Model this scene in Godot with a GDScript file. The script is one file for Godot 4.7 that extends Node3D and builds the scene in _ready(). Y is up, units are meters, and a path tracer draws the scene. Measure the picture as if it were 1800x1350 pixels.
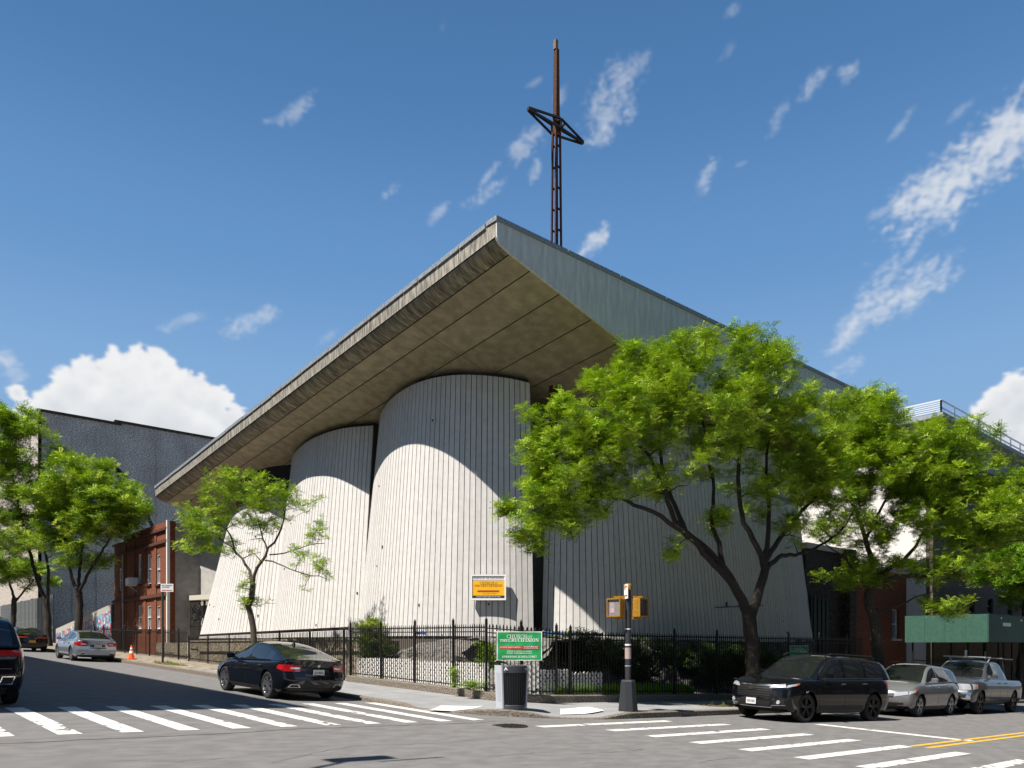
extends Node3D

# ---- measured camera: focal length and horizon in pixels of the 1800 x 1350 photograph
const F := 1370.0
const CX := 900.0
const HZ := 1136.0
const EYE := 1.6
const TURN := 48.4
# the two streets climb and fall: height of the roadway
const GX := -0.036
const GZ := -0.030
const WALK := 0.15
var fw: Vector3
var rt: Vector3
var M := {}
var T := {}
var used := {}
var rng := RandomNumberGenerator.new()
# roof corner and slope of the church
var RC: Vector3
const RSL := 0.1015

func ray(px: float, py: float) -> Vector3:
	return fw + rt * ((px - CX) / F) + Vector3.UP * ((HZ - py) / F)
func far(px: float, py: float, d: float) -> Vector3:
	return Vector3(0, EYE, 0) + ray(px, py) * d
func on_x(px: float, py: float, x: float) -> Vector3:
	return far(px, py, x / ray(px, py).x)
func on_z(px: float, py: float, z: float) -> Vector3:
	return far(px, py, z / ray(px, py).z)
func gy(x: float, z: float) -> float:
	return GX * x + GZ * z
func ground(px: float, py: float, up := 0.0) -> Vector3:
	var d := ray(px, py)
	return far(px, py, (up - EYE) / (d.y - GX * d.x - GZ * d.z))
func g3(x: float, z: float, up := 0.0) -> Vector3:
	return Vector3(x, gy(x, z) + up, z)

# ---- mesh builder
class MB:
	var st := SurfaceTool.new()
	var n := 0
	func _init() -> void:
		st.begin(Mesh.PRIMITIVE_TRIANGLES)
	func tri(a: Vector3, b: Vector3, c: Vector3) -> void:
		st.add_vertex(a); st.add_vertex(b); st.add_vertex(c); n += 1
	func flat() -> void:
		st.set_smooth_group(-1)
	func smooth() -> void:
		st.set_smooth_group(0)
	func quad(a: Vector3, b: Vector3, c: Vector3, d: Vector3) -> void:
		tri(a, b, c); tri(a, c, d)
	# eight corners: a ring of four below (b0..b3) and above (t0..t3)
	func hexa(b0: Vector3, b1: Vector3, b2: Vector3, b3: Vector3, t0: Vector3, t1: Vector3, t2: Vector3, t3: Vector3) -> void:
		flat()
		var q := [[t0, t1, t2, t3], [b3, b2, b1, b0], [b0, b1, t1, t0], [b1, b2, t2, t1], [b2, b3, t3, t2], [b3, b0, t0, t3]]
		var mid := (b0 + b1 + b2 + b3 + t0 + t1 + t2 + t3) / 8.0
		for f in q:
			var nn: Vector3 = (f[1] - f[0]).cross(f[2] - f[0])
			if nn.dot((f[0] + f[2]) * 0.5 - mid) > 0.0:
				quad(f[3], f[2], f[1], f[0])
			else:
				quad(f[0], f[1], f[2], f[3])
	func box(c: Vector3, s: Vector3, b := Basis.IDENTITY) -> void:
		var h := s * 0.5
		var p := []
		for y in [-1.0, 1.0]:
			for k in [[-1.0, -1.0], [1.0, -1.0], [1.0, 1.0], [-1.0, 1.0]]:
				p.append(c + b * Vector3(h.x * k[0], h.y * y, h.z * k[1]))
		hexa(p[0], p[1], p[2], p[3], p[4], p[5], p[6], p[7])
	func span(a: Vector3, b: Vector3) -> void:
		box((a + b) * 0.5, (b - a).abs())
	# box with chamfered vertical and top edges
	func block(c: Vector3, s: Vector3, ch: float, b := Basis.IDENTITY) -> void:
		var h := s * 0.5
		var rows := []
		for r in [[-h.y, 0.0], [-h.y, ch], [h.y - ch, ch], [h.y, 0.0]]:
			var ring := []
			var e: float = h.x if r[1] > 0.0 else h.x - ch
			var f: float = h.z if r[1] > 0.0 else h.z - ch
			for k in [[-e + ch, -f], [e - ch, -f], [e, -f + ch], [e, f - ch], [e - ch, f], [-e + ch, f], [-e, f - ch], [-e, -f + ch]]:
				ring.append(c + b * Vector3(k[0], r[0], k[1]))
			rows.append(ring)
		flat()
		for i in 3:
			for j in 8:
				quad(rows[i][j], rows[i + 1][j], rows[i + 1][(j + 1) % 8], rows[i][(j + 1) % 8])
		for j in range(1, 7):
			tri(rows[3][0], rows[3][j + 1], rows[3][j])
			tri(rows[0][0], rows[0][j], rows[0][j + 1])
	func bar(a: Vector3, b: Vector3, w: float, h := -1.0, up := Vector3.UP) -> void:
		if h < 0.0:
			h = w
		var d := (b - a).normalized()
		if absf(d.dot(up)) > 0.99:
			up = Vector3.RIGHT
		var s := d.cross(up).normalized() * w * 0.5
		var u := s.cross(d).normalized() * h * 0.5
		hexa(a - s - u, a + s - u, b + s - u, b - s - u, a - s + u, a + s + u, b + s + u, b - s + u)
	func tube(pts: Array, rad: Array, sides := 8, cap := true) -> void:
		smooth()
		var rings := []
		var side := Vector3.ZERO
		for i in pts.size():
			var d: Vector3 = (pts[mini(i + 1, pts.size() - 1)] - pts[maxi(i - 1, 0)]).normalized()
			if i == 0:
				side = d.cross(Vector3.UP if absf(d.y) < 0.9 else Vector3.RIGHT).normalized()
			else:
				side = (side - d * side.dot(d)).normalized()
			var up := side.cross(d)
			var ring := []
			for k in sides:
				var a := TAU * k / sides
				ring.append(pts[i] + (side * cos(a) + up * sin(a)) * rad[i])
			rings.append(ring)
		for i in pts.size() - 1:
			for k in sides:
				var l := (k + 1) % sides
				quad(rings[i][k], rings[i + 1][k], rings[i + 1][l], rings[i][l])
		if cap:
			flat()
			for k in range(1, sides - 1):
				tri(rings[0][0], rings[0][k], rings[0][k + 1])
				var e: Array = rings[-1]
				tri(e[0], e[k + 1], e[k])
	func cyl(a: Vector3, b: Vector3, r: float, r2 := -1.0, sides := 12) -> void:
		tube([a, b], [r, r2 if r2 >= 0.0 else r], sides)
	# rows of points; smooth surface
	func grid(rows: Array, closed := false, soft := true) -> void:
		if soft:
			smooth()
		else:
			flat()
		for i in rows.size() - 1:
			var m: int = rows[i].size()
			for j in (m if closed else m - 1):
				var l := (j + 1) % m
				quad(rows[i][j], rows[i][l], rows[i + 1][l], rows[i + 1][j])
	# outline in the plane of two axes, pushed along a third
	func prism(o: Vector3, ux: Vector3, uy: Vector3, depth: Vector3, pts: PackedVector2Array) -> void:
		flat()
		var ix := Geometry2D.triangulate_polygon(pts)
		var a := []
		for p in pts:
			a.append(o + ux * p.x + uy * p.y)
		for i in range(0, ix.size(), 3):
			tri(a[ix[i]], a[ix[i + 1]], a[ix[i + 2]])
			tri(a[ix[i]] + depth, a[ix[i + 2]] + depth, a[ix[i + 1]] + depth)
		for i in a.size():
			var j := (i + 1) % a.size()
			quad(a[i], a[j], a[j] + depth, a[i] + depth)
	func mesh() -> ArrayMesh:
		st.generate_normals()
		return st.commit()

# ---- objects
func numbered(called: String) -> String:
	if not used.has(called):
		used[called] = 0
		return called
	used[called] += 1
	return "%s_%03d" % [called, used[called]]
func tag(o: Node, label: String, category: String, group := "", kind := "") -> Node:
	if label: o.set_meta("label", label)
	if category: o.set_meta("category", category)
	if group: o.set_meta("group", group)
	if kind: o.set_meta("kind", kind)
	return o
func thing(called: String, at: Vector3, label: String, category: String, group := "", turn := 0.0) -> Node3D:
	var o := Node3D.new()
	o.name = numbered(called)
	o.position = at
	o.rotation.y = turn
	add_child(o)
	tag(o, label, category, group)
	return o
func put(called: String, mesh: Mesh, m: Material, parent: Node = null, at := Vector3.ZERO, b := Basis.IDENTITY) -> MeshInstance3D:
	var o := MeshInstance3D.new()
	o.mesh = mesh
	o.material_override = m
	o.transform = Transform3D(b, at)
	if parent == null:
		o.name = numbered(called)
		add_child(o)
	else:
		o.name = called
		parent.add_child(o, true)
	return o
func fit(called: String, mb: MB, m: Material, parent: Node = null) -> MeshInstance3D:
	# the mesh was built in world coordinates; bring it into its parent's
	var o := put(called, mb.mesh(), m, parent)
	if parent is Node3D and parent != self:
		var t := Transform3D.IDENTITY
		var q: Node = parent
		while q is Node3D and q != self:
			t = (q as Node3D).transform * t
			q = q.get_parent()
		o.transform = t.affine_inverse()
	return o
func struct(called: String, mb: MB, m: Material) -> MeshInstance3D:
	var o := put(called, mb.mesh(), m)
	o.set_meta("kind", "structure")
	return o

# ---- materials and textures
func lin(r: float, g: float, b: float) -> Color:
	return Color(r, g, b).linear_to_srgb()
func noise_tex(key: String, freq: float, lo: float, hi: float, octaves := 4, kind := FastNoiseLite.TYPE_SIMPLEX_SMOOTH, size := 512, contrast := 0.0, gain := 0.5) -> void:
	var n := FastNoiseLite.new()
	n.noise_type = kind
	n.seed = 11 + T.size() * 7
	n.frequency = freq
	n.fractal_octaves = octaves
	n.fractal_gain = gain
	var t := NoiseTexture2D.new()
	t.width = size
	t.height = size
	t.seamless = true
	t.noise = n
	var r := Gradient.new()
	r.set_color(0, Color(lo, lo, lo))
	r.set_color(1, Color(hi, hi, hi))
	r.set_offset(0, contrast)
	r.set_offset(1, 1.0 - contrast)
	t.color_ramp = r
	T[key] = t
func mt(key: String, c: Color, rough := 0.8, o := {}) -> StandardMaterial3D:
	var m := StandardMaterial3D.new()
	m.albedo_color = c
	m.roughness = rough
	m.metallic = o.get("metal", 0.0)
	m.metallic_specular = o.get("spec", 0.5)
	var s = o.get("scale", 1.0)
	var sv: Vector3 = s if s is Vector3 else Vector3(s, s, s)
	if o.has("tex") or o.has("bump"):
		m.uv1_triplanar = true
		m.uv1_world_triplanar = o.get("world", true)
		m.uv1_scale = sv
	if o.has("tex"):
		m.albedo_texture = T[o.tex]
	if o.has("bump"):
		m.heightmap_enabled = true
		m.heightmap_texture = T[o.bump]
		m.heightmap_scale = o.get("relief", 1.0)
	if o.has("over"):
		m.detail_enabled = true
		m.detail_albedo = T[o.over]
		m.detail_blend_mode = BaseMaterial3D.BLEND_MODE_MUL
		m.detail_uv_layer = BaseMaterial3D.DETAIL_UV_2
		m.uv2_triplanar = true
		m.uv2_world_triplanar = o.get("world", true)
		var q = o.get("oscale", 0.1)
		m.uv2_scale = q if q is Vector3 else Vector3(q, q, q)
	if o.has("coat"):
		m.clearcoat_enabled = true
		m.clearcoat = o.coat
		m.clearcoat_roughness = o.get("coat_rough", 0.03)
	if o.has("back"):
		m.backlight_enabled = true
		m.backlight = o.back
	if o.has("alpha"):
		m.transparency = BaseMaterial3D.TRANSPARENCY_ALPHA
		m.albedo_color.a = o.alpha
	if o.has("vc"):
		m.vertex_color_use_as_albedo = true
	if o.has("two"):
		m.cull_mode = BaseMaterial3D.CULL_DISABLED
	M[key] = m
	return m

func make_materials() -> void:
	noise_tex("grain", 0.09, 0.88, 1.0, 3)
	noise_tex("speck", 0.30, 0.70, 1.0, 3, FastNoiseLite.TYPE_SIMPLEX, 512)
	noise_tex("blotch", 0.012, 0.84, 1.0, 5)
	noise_tex("cloudy", 0.02, 0.80, 1.0, 5, FastNoiseLite.TYPE_SIMPLEX_SMOOTH, 512, 0.15)
	noise_tex("stain", 0.03, 0.55, 1.0, 4, FastNoiseLite.TYPE_SIMPLEX_SMOOTH, 512, 0.2, 0.6)
	noise_tex("faint", 0.02, 0.92, 1.0, 5)
	noise_tex("streak", 0.035, 0.60, 1.0, 4, FastNoiseLite.TYPE_SIMPLEX_SMOOTH, 512, 0.25, 0.6)
	noise_tex("mottle", 0.08, 0.62, 1.0, 4, FastNoiseLite.TYPE_SIMPLEX, 512, 0.25, 0.6)
	noise_tex("patchy", 0.03, 0.88, 1.0, 5, FastNoiseLite.TYPE_SIMPLEX_SMOOTH, 512, 0.2, 0.6)
	noise_tex("rough", 0.03, 0.0, 1.0, 6, FastNoiseLite.TYPE_SIMPLEX, 512, 0.1, 0.6)
	noise_tex("peel", 0.025, 0.25, 1.0, 5, FastNoiseLite.TYPE_SIMPLEX, 512, 0.38, 0.6)
	# roads and pavements
	mt("asphalt", lin(0.255, 0.252, 0.252), 0.9, {"tex": "speck", "scale": 1.1, "over": "patchy", "oscale": Vector3(0.09, 0.09, 0.14), "bump": "speck", "relief": 0.5, "spec": 0.3})
	mt("walk", lin(0.34, 0.35, 0.36), 0.9, {"tex": "grain", "scale": 1.3, "over": "blotch", "oscale": 0.13, "bump": "speck", "relief": 0.2, "spec": 0.3})
	mt("walk_tan", lin(0.46, 0.40, 0.32), 0.9, {"tex": "grain", "scale": 1.1, "over": "stain", "oscale": 0.12, "spec": 0.3})
	mt("kerb", lin(0.30, 0.26, 0.21), 0.9, {"tex": "stain", "scale": 0.9, "over": "grain", "oscale": 1.7, "bump": "rough", "relief": 0.8})
	mt("pad", lin(0.70, 0.69, 0.66), 0.8, {"tex": "grain", "scale": 2.0})
	mt("marking", lin(0.80, 0.79, 0.75), 0.75, {"tex": "grain", "scale": 2.4, "over": "blotch", "oscale": 0.6})
	mt("marking_yellow", lin(0.72, 0.42, 0.04), 0.75, {"tex": "grain", "scale": 2.4})
	mt("dark_line", lin(0.10, 0.10, 0.10), 0.8, {"tex": "speck", "scale": 1.5})
	mt("iron_lid", lin(0.06, 0.05, 0.045), 0.6, {"metal": 0.4, "tex": "speck", "scale": 3.0})
	mt("earth", lin(0.16, 0.12, 0.08), 1.0, {"tex": "stain", "scale": 1.2, "bump": "rough", "relief": 3.0})
	# church
	for i in 4:
		var k: float = [1.0, 0.96, 1.03, 0.93][i]
		mt("board%d" % i, lin(0.655 * k, 0.645 * k, 0.63 * k), 0.72, {"tex": "faint", "scale": Vector3(0.8, 0.14, 0.8), "over": "faint", "oscale": 0.3})
	mt("board_back", lin(0.10, 0.09, 0.08), 0.95)
	mt("soffit", lin(0.47, 0.385, 0.255), 0.9, {"tex": "cloudy", "scale": 0.2, "over": "grain", "oscale": 1.6, "bump": "rough", "relief": 1.0})
	mt("soffit_b", lin(0.51, 0.42, 0.28), 0.9, {"tex": "cloudy", "scale": 0.16, "over": "grain", "oscale": 1.3, "bump": "rough", "relief": 1.0})
	mt("lip", lin(0.52, 0.45, 0.32), 0.9, {"tex": "streak", "scale": Vector3(0.05, 0.05, 0.16), "over": "streak", "oscale": Vector3(0.12, 0.12, 0.6), "bump": "rough", "relief": 1.0})
	mt("eave", lin(0.42, 0.395, 0.335), 0.9, {"tex": "streak", "scale": Vector3(0.3, 0.06, 0.5), "over": "blotch", "oscale": Vector3(0.3, 0.1, 0.9)})
	mt("fascia", lin(0.70, 0.705, 0.69), 0.85, {"tex": "blotch", "scale": Vector3(0.7, 0.10, 0.7), "over": "faint", "oscale": Vector3(2.0, 0.3, 2.0)})
	mt("coping", lin(0.40, 0.44, 0.48), 0.6, {"tex": "stain", "scale": Vector3(2.2, 0.4, 2.2), "metal": 0.2})
	mt("inner_concrete", lin(0.45, 0.44, 0.42), 0.9, {"tex": "blotch", "scale": 0.3})
	mt("clerestory", lin(0.02, 0.022, 0.025), 0.25)
	mt("rust", lin(0.13, 0.045, 0.022), 0.85, {"tex": "stain", "scale": Vector3(2.0, 0.6, 2.0), "bump": "rough", "relief": 0.6, "metal": 0.25})
	mt("rust_pale", lin(0.32, 0.19, 0.10), 0.85, {"tex": "stain", "scale": Vector3(2.5, 0.5, 2.5)})
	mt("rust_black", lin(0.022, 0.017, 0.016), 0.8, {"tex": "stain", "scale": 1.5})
	mt("stone_coping", lin(0.55, 0.52, 0.46), 0.9, {"tex": "grain", "scale": 1.2})
	# yard
	mt("rock", lin(0.42, 0.405, 0.38), 0.95, {"tex": "streak", "scale": 0.35, "over": "stain", "oscale": 0.9, "bump": "rough", "relief": 6.0})
	mt("retain", lin(0.47, 0.41, 0.31), 0.9, {"tex": "stain", "scale": 0.35, "over": "grain", "oscale": 1.2})
	mt("fence_iron", lin(0.014, 0.012, 0.011), 0.55, {"metal": 0.3})
	mt("lattice", lin(0.72, 0.72, 0.70), 0.6, {"tex": "grain", "scale": 2.0})
	mt("tarp", lin(0.03, 0.11, 0.36), 0.45)
	# buildings
	mt("brick_red", lin(0.40, 0.115, 0.045), 0.9, {"tex": "stain", "scale": Vector3(0.9, 0.35, 0.9), "over": "speck", "oscale": 0.8, "bump": "speck", "relief": 1.0})
	mt("brick_red_dark", lin(0.13, 0.04, 0.022), 0.9, {"tex": "stain", "scale": 0.9})
	mt("brick_grey", lin(0.70, 0.665, 0.62), 0.95, {"tex": "mottle", "scale": Vector3(0.10, 0.22, 0.10), "over": "blotch", "oscale": 0.05, "bump": "speck", "relief": 1.0})
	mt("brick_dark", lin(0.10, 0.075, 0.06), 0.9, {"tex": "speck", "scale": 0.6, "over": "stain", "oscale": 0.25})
	mt("brick_brown", lin(0.19, 0.155, 0.12), 0.9, {"tex": "speck", "scale": 0.55, "over": "blotch", "oscale": 0.2})
	mt("mortar", lin(0.055, 0.045, 0.04), 0.95)
	mt("stucco_grey", lin(0.40, 0.38, 0.35), 0.9, {"tex": "blotch", "scale": 0.3, "over": "faint", "oscale": 0.8})
	mt("stucco_pale", lin(0.62, 0.55, 0.48), 0.9, {"tex": "stain", "scale": 0.3})
	mt("plaster_white", lin(0.80, 0.79, 0.77), 0.9, {"tex": "grain", "scale": 0.5})
	mt("cornice_grey", lin(0.30, 0.33, 0.36), 0.7, {"tex": "blotch", "scale": 0.4})
	mt("rail_steel", lin(0.55, 0.60, 0.66), 0.5, {"metal": 0.3})
	mt("window_dark", lin(0.012, 0.014, 0.018), 0.08)
	mt("window_sky_tint", lin(0.22, 0.25, 0.29), 0.08, {"spec": 0.8})  # pane colour lightened to stand for reflected sky
	mt("sash", lin(0.66, 0.65, 0.62), 0.6)
	mt("ply_green", lin(0.038, 0.13, 0.095), 0.7, {"tex": "grain", "scale": Vector3(0.5, 1.6, 0.5), "over": "blotch", "oscale": 0.5})
	mt("ply_dark", lin(0.012, 0.045, 0.035), 0.7, {"tex": "grain", "scale": 0.9})
	mt("timber_dark", lin(0.03, 0.026, 0.022), 0.8)
	mt("steel_dark", lin(0.035, 0.04, 0.045), 0.5, {"metal": 0.5, "tex": "stain", "scale": Vector3(1.5, 0.2, 1.5)})
	mt("galv", lin(0.42, 0.44, 0.46), 0.45, {"metal": 0.6})
	mt("corrugated", lin(0.20, 0.22, 0.22), 0.7, {"tex": "stain", "scale": Vector3(1.2, 0.2, 1.2)})
	# street furniture
	mt("pole_black", lin(0.028, 0.031, 0.037), 0.5, {"tex": "grain", "scale": 2.0})
	mt("signal_yellow", lin(0.50, 0.25, 0.018), 0.5, {"tex": "stain", "scale": 2.0})
	mt("signal_lens", lin(0.33, 0.32, 0.34), 0.35, {"tex": "stain", "scale": 3.0})
	mt("signal_lens_dark", lin(0.045, 0.05, 0.055), 0.3)
	mt("hand_orange", lin(0.42, 0.31, 0.30), 0.4)
	mt("walk_white", lin(0.14, 0.15, 0.16), 0.4)
	mt("bin_grey", lin(0.42, 0.45, 0.50), 0.5)
	mt("bin_black", lin(0.010, 0.011, 0.013), 0.5)
	mt("bin_rim", lin(0.045, 0.05, 0.06), 0.4)
	mt("white", lin(0.78, 0.78, 0.77), 0.6)
	mt("ink", lin(0.015, 0.015, 0.018), 0.7)
	mt("ink_brown", lin(0.10, 0.035, 0.008), 0.7)
	mt("ink_blue", lin(0.05, 0.06, 0.22), 0.7)
	mt("ink_red", lin(0.45, 0.03, 0.03), 0.6)
	mt("sign_yellow", lin(0.86, 0.44, 0.008), 0.5)
	mt("sign_red", lin(0.36, 0.055, 0.012), 0.6)
	mt("banner_green", lin(0.015, 0.30, 0.085), 0.45)
	mt("sticker", lin(0.60, 0.46, 0.43), 0.8, {"tex": "stain", "scale": 4.0})
	mt("cone", lin(0.85, 0.11, 0.012), 0.5)
	mt("sign_post", lin(0.035, 0.045, 0.035), 0.6)
	mt("ac", lin(0.52, 0.53, 0.52), 0.6)
	# vegetation
	mt("bark", lin(0.10, 0.08, 0.06), 0.95, {"tex": "streak", "scale": Vector3(2.0, 0.5, 2.0), "over": "stain", "oscale": Vector3(4.0, 0.9, 4.0), "bump": "rough", "relief": 2.5})
	mt("bark_grey", lin(0.20, 0.165, 0.125), 0.95, {"tex": "streak", "scale": Vector3(2.0, 0.5, 2.0), "over": "stain", "oscale": Vector3(4.0, 0.9, 4.0), "bump": "rough", "relief": 1.5})
	mt("leaf", Color(1, 1, 1), 0.5, {"vc": 1, "back": Color(0.66, 0.72, 0.28), "two": 1, "spec": 0.4})
	# vehicles
	mt("tyre", lin(0.012, 0.012, 0.013), 0.8)
	mt("rim_alloy", lin(0.42, 0.42, 0.44), 0.3, {"metal": 0.9})
	mt("rim_black", lin(0.015, 0.015, 0.016), 0.3, {"metal": 0.3})
	mt("rim_well", lin(0.008, 0.008, 0.008), 0.8)
	mt("trim_black", lin(0.012, 0.012, 0.013), 0.55)
	mt("chrome", lin(0.75, 0.75, 0.76), 0.12, {"metal": 1.0})
	mt("car_glass", lin(0.010, 0.012, 0.013), 0.03, {"spec": 0.8})
	mt("lamp_red", lin(0.36, 0.008, 0.010), 0.1, {"coat": 1.0})
	mt("lamp_clear", lin(0.62, 0.63, 0.66), 0.12, {"coat": 1.0, "metal": 0.5})
	mt("lamp_amber", lin(0.45, 0.06, 0.02), 0.1, {"coat": 1.0})
	mt("paint_black", lin(0.004, 0.0045, 0.006), 0.3, {"coat": 1.0, "spec": 0.15, "coat_rough": 0.01})
	mt("paint_navy", lin(0.004, 0.005, 0.008), 0.3, {"coat": 1.0, "spec": 0.15, "coat_rough": 0.01})
	mt("paint_silver", lin(0.27, 0.30, 0.36), 0.3, {"metal": 0.55, "coat": 1.0})
	mt("paint_grey", lin(0.15, 0.155, 0.16), 0.35, {"metal": 0.3, "coat": 1.0})
	mt("paint_slate", lin(0.05, 0.055, 0.06), 0.35, {"metal": 0.2, "coat": 1.0})
	mt("plate", lin(0.62, 0.62, 0.58), 0.5)
	mt("plate_gold", lin(0.55, 0.30, 0.03), 0.5)

# ---- camera, sky, sun
const SUN_UP := 57.0
const SUN_SKEW := 1.5
func to_sun() -> Vector3:
	var e := deg_to_rad(SUN_UP)
	var k := deg_to_rad(SUN_SKEW)
	return Vector3(-cos(e) * cos(k), sin(e), -cos(e) * sin(k))

func sky_base(el: float) -> Vector3:
	# clear air: colour by height of the view above the horizon
	var stops := [[0.0, Vector3(0.47, 0.62, 0.80)], [0.10, Vector3(0.36, 0.53, 0.755)], [0.30, Vector3(0.25, 0.455, 0.76)], [0.45, Vector3(0.150, 0.335, 0.65)], [0.62, Vector3(0.088, 0.228, 0.49)], [0.80, Vector3(0.058, 0.16, 0.355)], [1.57, Vector3(0.035, 0.115, 0.28)]]
	for i in stops.size() - 1:
		if el <= stops[i + 1][0]:
			var t: float = (el - stops[i][0]) / (stops[i + 1][0] - stops[i][0])
			return stops[i][1].lerp(stops[i + 1][1], smoothstep(0.0, 1.0, t) * 0.4 + t * 0.6)
	return stops[-1][1]

func make_sky() -> PanoramaSkyMaterial:
	var w := 2048
	var h := 1536
	var img := Image.create(w, h, false, Image.FORMAT_RGBF)
	img.fill(Color(0.16, 0.155, 0.15))
	var n1 := FastNoiseLite.new()
	n1.seed = 5
	n1.noise_type = FastNoiseLite.TYPE_SIMPLEX_SMOOTH
	n1.fractal_octaves = 6
	n1.fractal_gain = 0.6
	n1.frequency = 1.0
	var n2 := FastNoiseLite.new()
	n2.seed = 9
	n2.noise_type = FastNoiseLite.TYPE_SIMPLEX_SMOOTH
	n2.fractal_octaves = 4
	n2.frequency = 1.0
	# wisps: direction (from pixels), long and short half-axis in pixels, lean in degrees, thickness
	var list := [
		[1700, 300, 175, 68, 33, 1.0], [1790, 225, 85, 60, 38, 0.95], [1615, 355, 70, 46, 25, 0.95], [1545, 375, 34, 12, 20, 0.42],
		[1520, 540, 110, 30, 52, 0.62], [1590, 515, 100, 40, 22, 0.8], [1490, 590, 45, 22, 30, 0.5], [1610, 432, 44, 9, 50, 0.5],
		[1430, 148, 42, 17, 40, 0.62], [1492, 127, 24, 20, 60, 0.6], [1368, 205, 42, 14, 55, 0.35], [1580, 225, 36, 9, 45, 0.35],
		[1240, 312, 46, 15, 62, 0.5], [1302, 288, 12, 5, 10, 0.3], [1075, 175, 78, 48, 58, 0.55], [1060, 236, 34, 18, 20, 0.55], [1120, 125, 46, 10, 55, 0.3],
		[925, 255, 46, 24, 38, 0.5], [940, 300, 24, 11, 70, 0.5], [845, 345, 48, 12, 30, 0.45], [865, 300, 36, 7, 50, 0.4], [770, 375, 34, 10, 40, 0.4], [690, 335, 22, 9, 45, 0.42], [940, 145, 20, 6, 25, 0.25], [985, 170, 22, 12, 60, 0.3],
		[1046, 425, 42, 19, 38, 0.85], [1500, 640, 30, 18, 30, 0.55], [1460, 660, 20, 10, 30, 0.5],
		[525, 190, 44, 15, 40, 0.42], [480, 212, 20, 7, 20, 0.35], [320, 565, 50, 12, 28, 0.35], [425, 575, 46, 22, 25, 0.5], [470, 552, 28, 16, 20, 0.5], [575, 592, 26, 9, 40, 0.25],
		[780, 45, 12, 5, 50, 0.25], [1290, 15, 22, 10, 30, 0.35], [1280, 90, 24, 10, 40, 0.2], [1690, 195, 30, 10, 35, 0.25],
		[10, 630, 26, 22, 0, 0.7], [30, 660, 24, 18, 0, 0.5]]
	# cumulus: bulging lobes, radius in pixels
	var heap := [[200, 655, 40], [240, 650, 42], [225, 690, 80], [160, 665, 38], [130, 690, 48], [100, 715, 44], [275, 640, 26], [290, 660, 36], [320, 690, 46], [345, 705, 36], [375, 715, 40], [400, 740, 34], [418, 765, 24], [75, 735, 40], [45, 750, 36], [30, 690, 16], [190, 740, 90], [290, 750, 90], [110, 780, 90], [350, 790, 80], [60, 800, 70], [230, 820, 120],
		[1790, 685, 40], [1765, 705, 34], [1740, 730, 38], [1712, 752, 26], [1800, 720, 60], [1840, 690, 70], [1770, 780, 60], [1830, 790, 90], [1720, 790, 30], [1900, 740, 100]]
	var soft := []
	for c in list:
		var r := ray(c[0], c[1])
		var k := 1.0 / (F * pow(r.length(), 1.5))
		var d := r.normalized()
		var e := Vector3.UP.cross(d).normalized() * -1.0
		soft.append([d, e, e.cross(d), c[2] * k, c[3] * k, deg_to_rad(c[4]), c[5]])
	# the same kinds of cloud go on round the sky, outside the picture
	var rg := RandomNumberGenerator.new()
	rg.seed = 77
	for i in 150:
		var az := rg.randf() * TAU
		var el := asin(rg.randf_range(0.15, 0.95))
		if az > 0.05 and az < 1.45:
			continue
		var d := Vector3(sin(az) * cos(el), sin(el), -cos(az) * cos(el))
		var e := Vector3.UP.cross(d).normalized() * -1.0
		soft.append([d, e, e.cross(d), rg.randf_range(0.02, 0.11), rg.randf_range(0.008, 0.03), rg.randf_range(0.2, 1.0), rg.randf_range(0.3, 0.9)])
	var lobes := []
	for c in heap:
		var r := ray(c[0], c[1])
		lobes.append([r.normalized(), c[2] / (F * pow(r.length(), 1.5))])
	for i in 26:
		var az := 1.6 + rg.randf() * 4.4
		for j in 6:
			var a2 := az + rg.randf_range(-0.12, 0.12)
			var el := rg.randf_range(0.08, 0.30)
			lobes.append([Vector3(sin(a2) * cos(el), sin(el), -cos(a2) * cos(el)), rg.randf_range(0.03, 0.07)])
	var c0 := int(w * 0.012)
	var c1 := int(w * 0.225)
	var r0 := int(h * 0.25)
	var blocks := []
	for r in range(0, h / 2 + 8, 8):
		for c in range(0, w, 8):
			if not (c >= c0 - 8 and c < c1 and r >= r0 - 8):
				blocks.append([c, r, 8])
	for r in range(int(r0 / 8) * 8, h / 2 + 8):
		for c in range(int(c0 / 8) * 8, int(c1 / 8 + 1) * 8):
			blocks.append([c, r, 1])
	# which clouds reach which coarse cell of the sky
	var cell := {}
	for b in blocks:
		var c: float = b[0] + b[2] * 0.5
		var r: float = b[1] + b[2] * 0.5
		var th := TAU * c / w
		var el := PI / 2 - PI * r / h
		var d := Vector3(sin(th) * cos(el), sin(el), -cos(th) * cos(el))
		var key := Vector2i(int(b[0]) / 32, int(b[1]) / 32)
		if not cell.has(key):
			var kc := Vector2((key.x + 0.5) * 32, (key.y + 0.5) * 32)
			var kt := TAU * kc.x / w
			var ke := PI / 2 - PI * kc.y / h
			var kd := Vector3(sin(kt) * cos(ke), sin(ke), -cos(kt) * cos(ke))
			var near := [[], []]
			for s in soft:
				if kd.angle_to(s[0]) < s[3] * 1.5 + 0.10:
					near[0].append(s)
			for l in lobes:
				if kd.angle_to(l[0]) < l[1] * 1.3 + 0.10:
					near[1].append(l)
			cell[key] = near
		var col := sky_base(maxf(el, 0.0))
		var thick := 0.0
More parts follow.
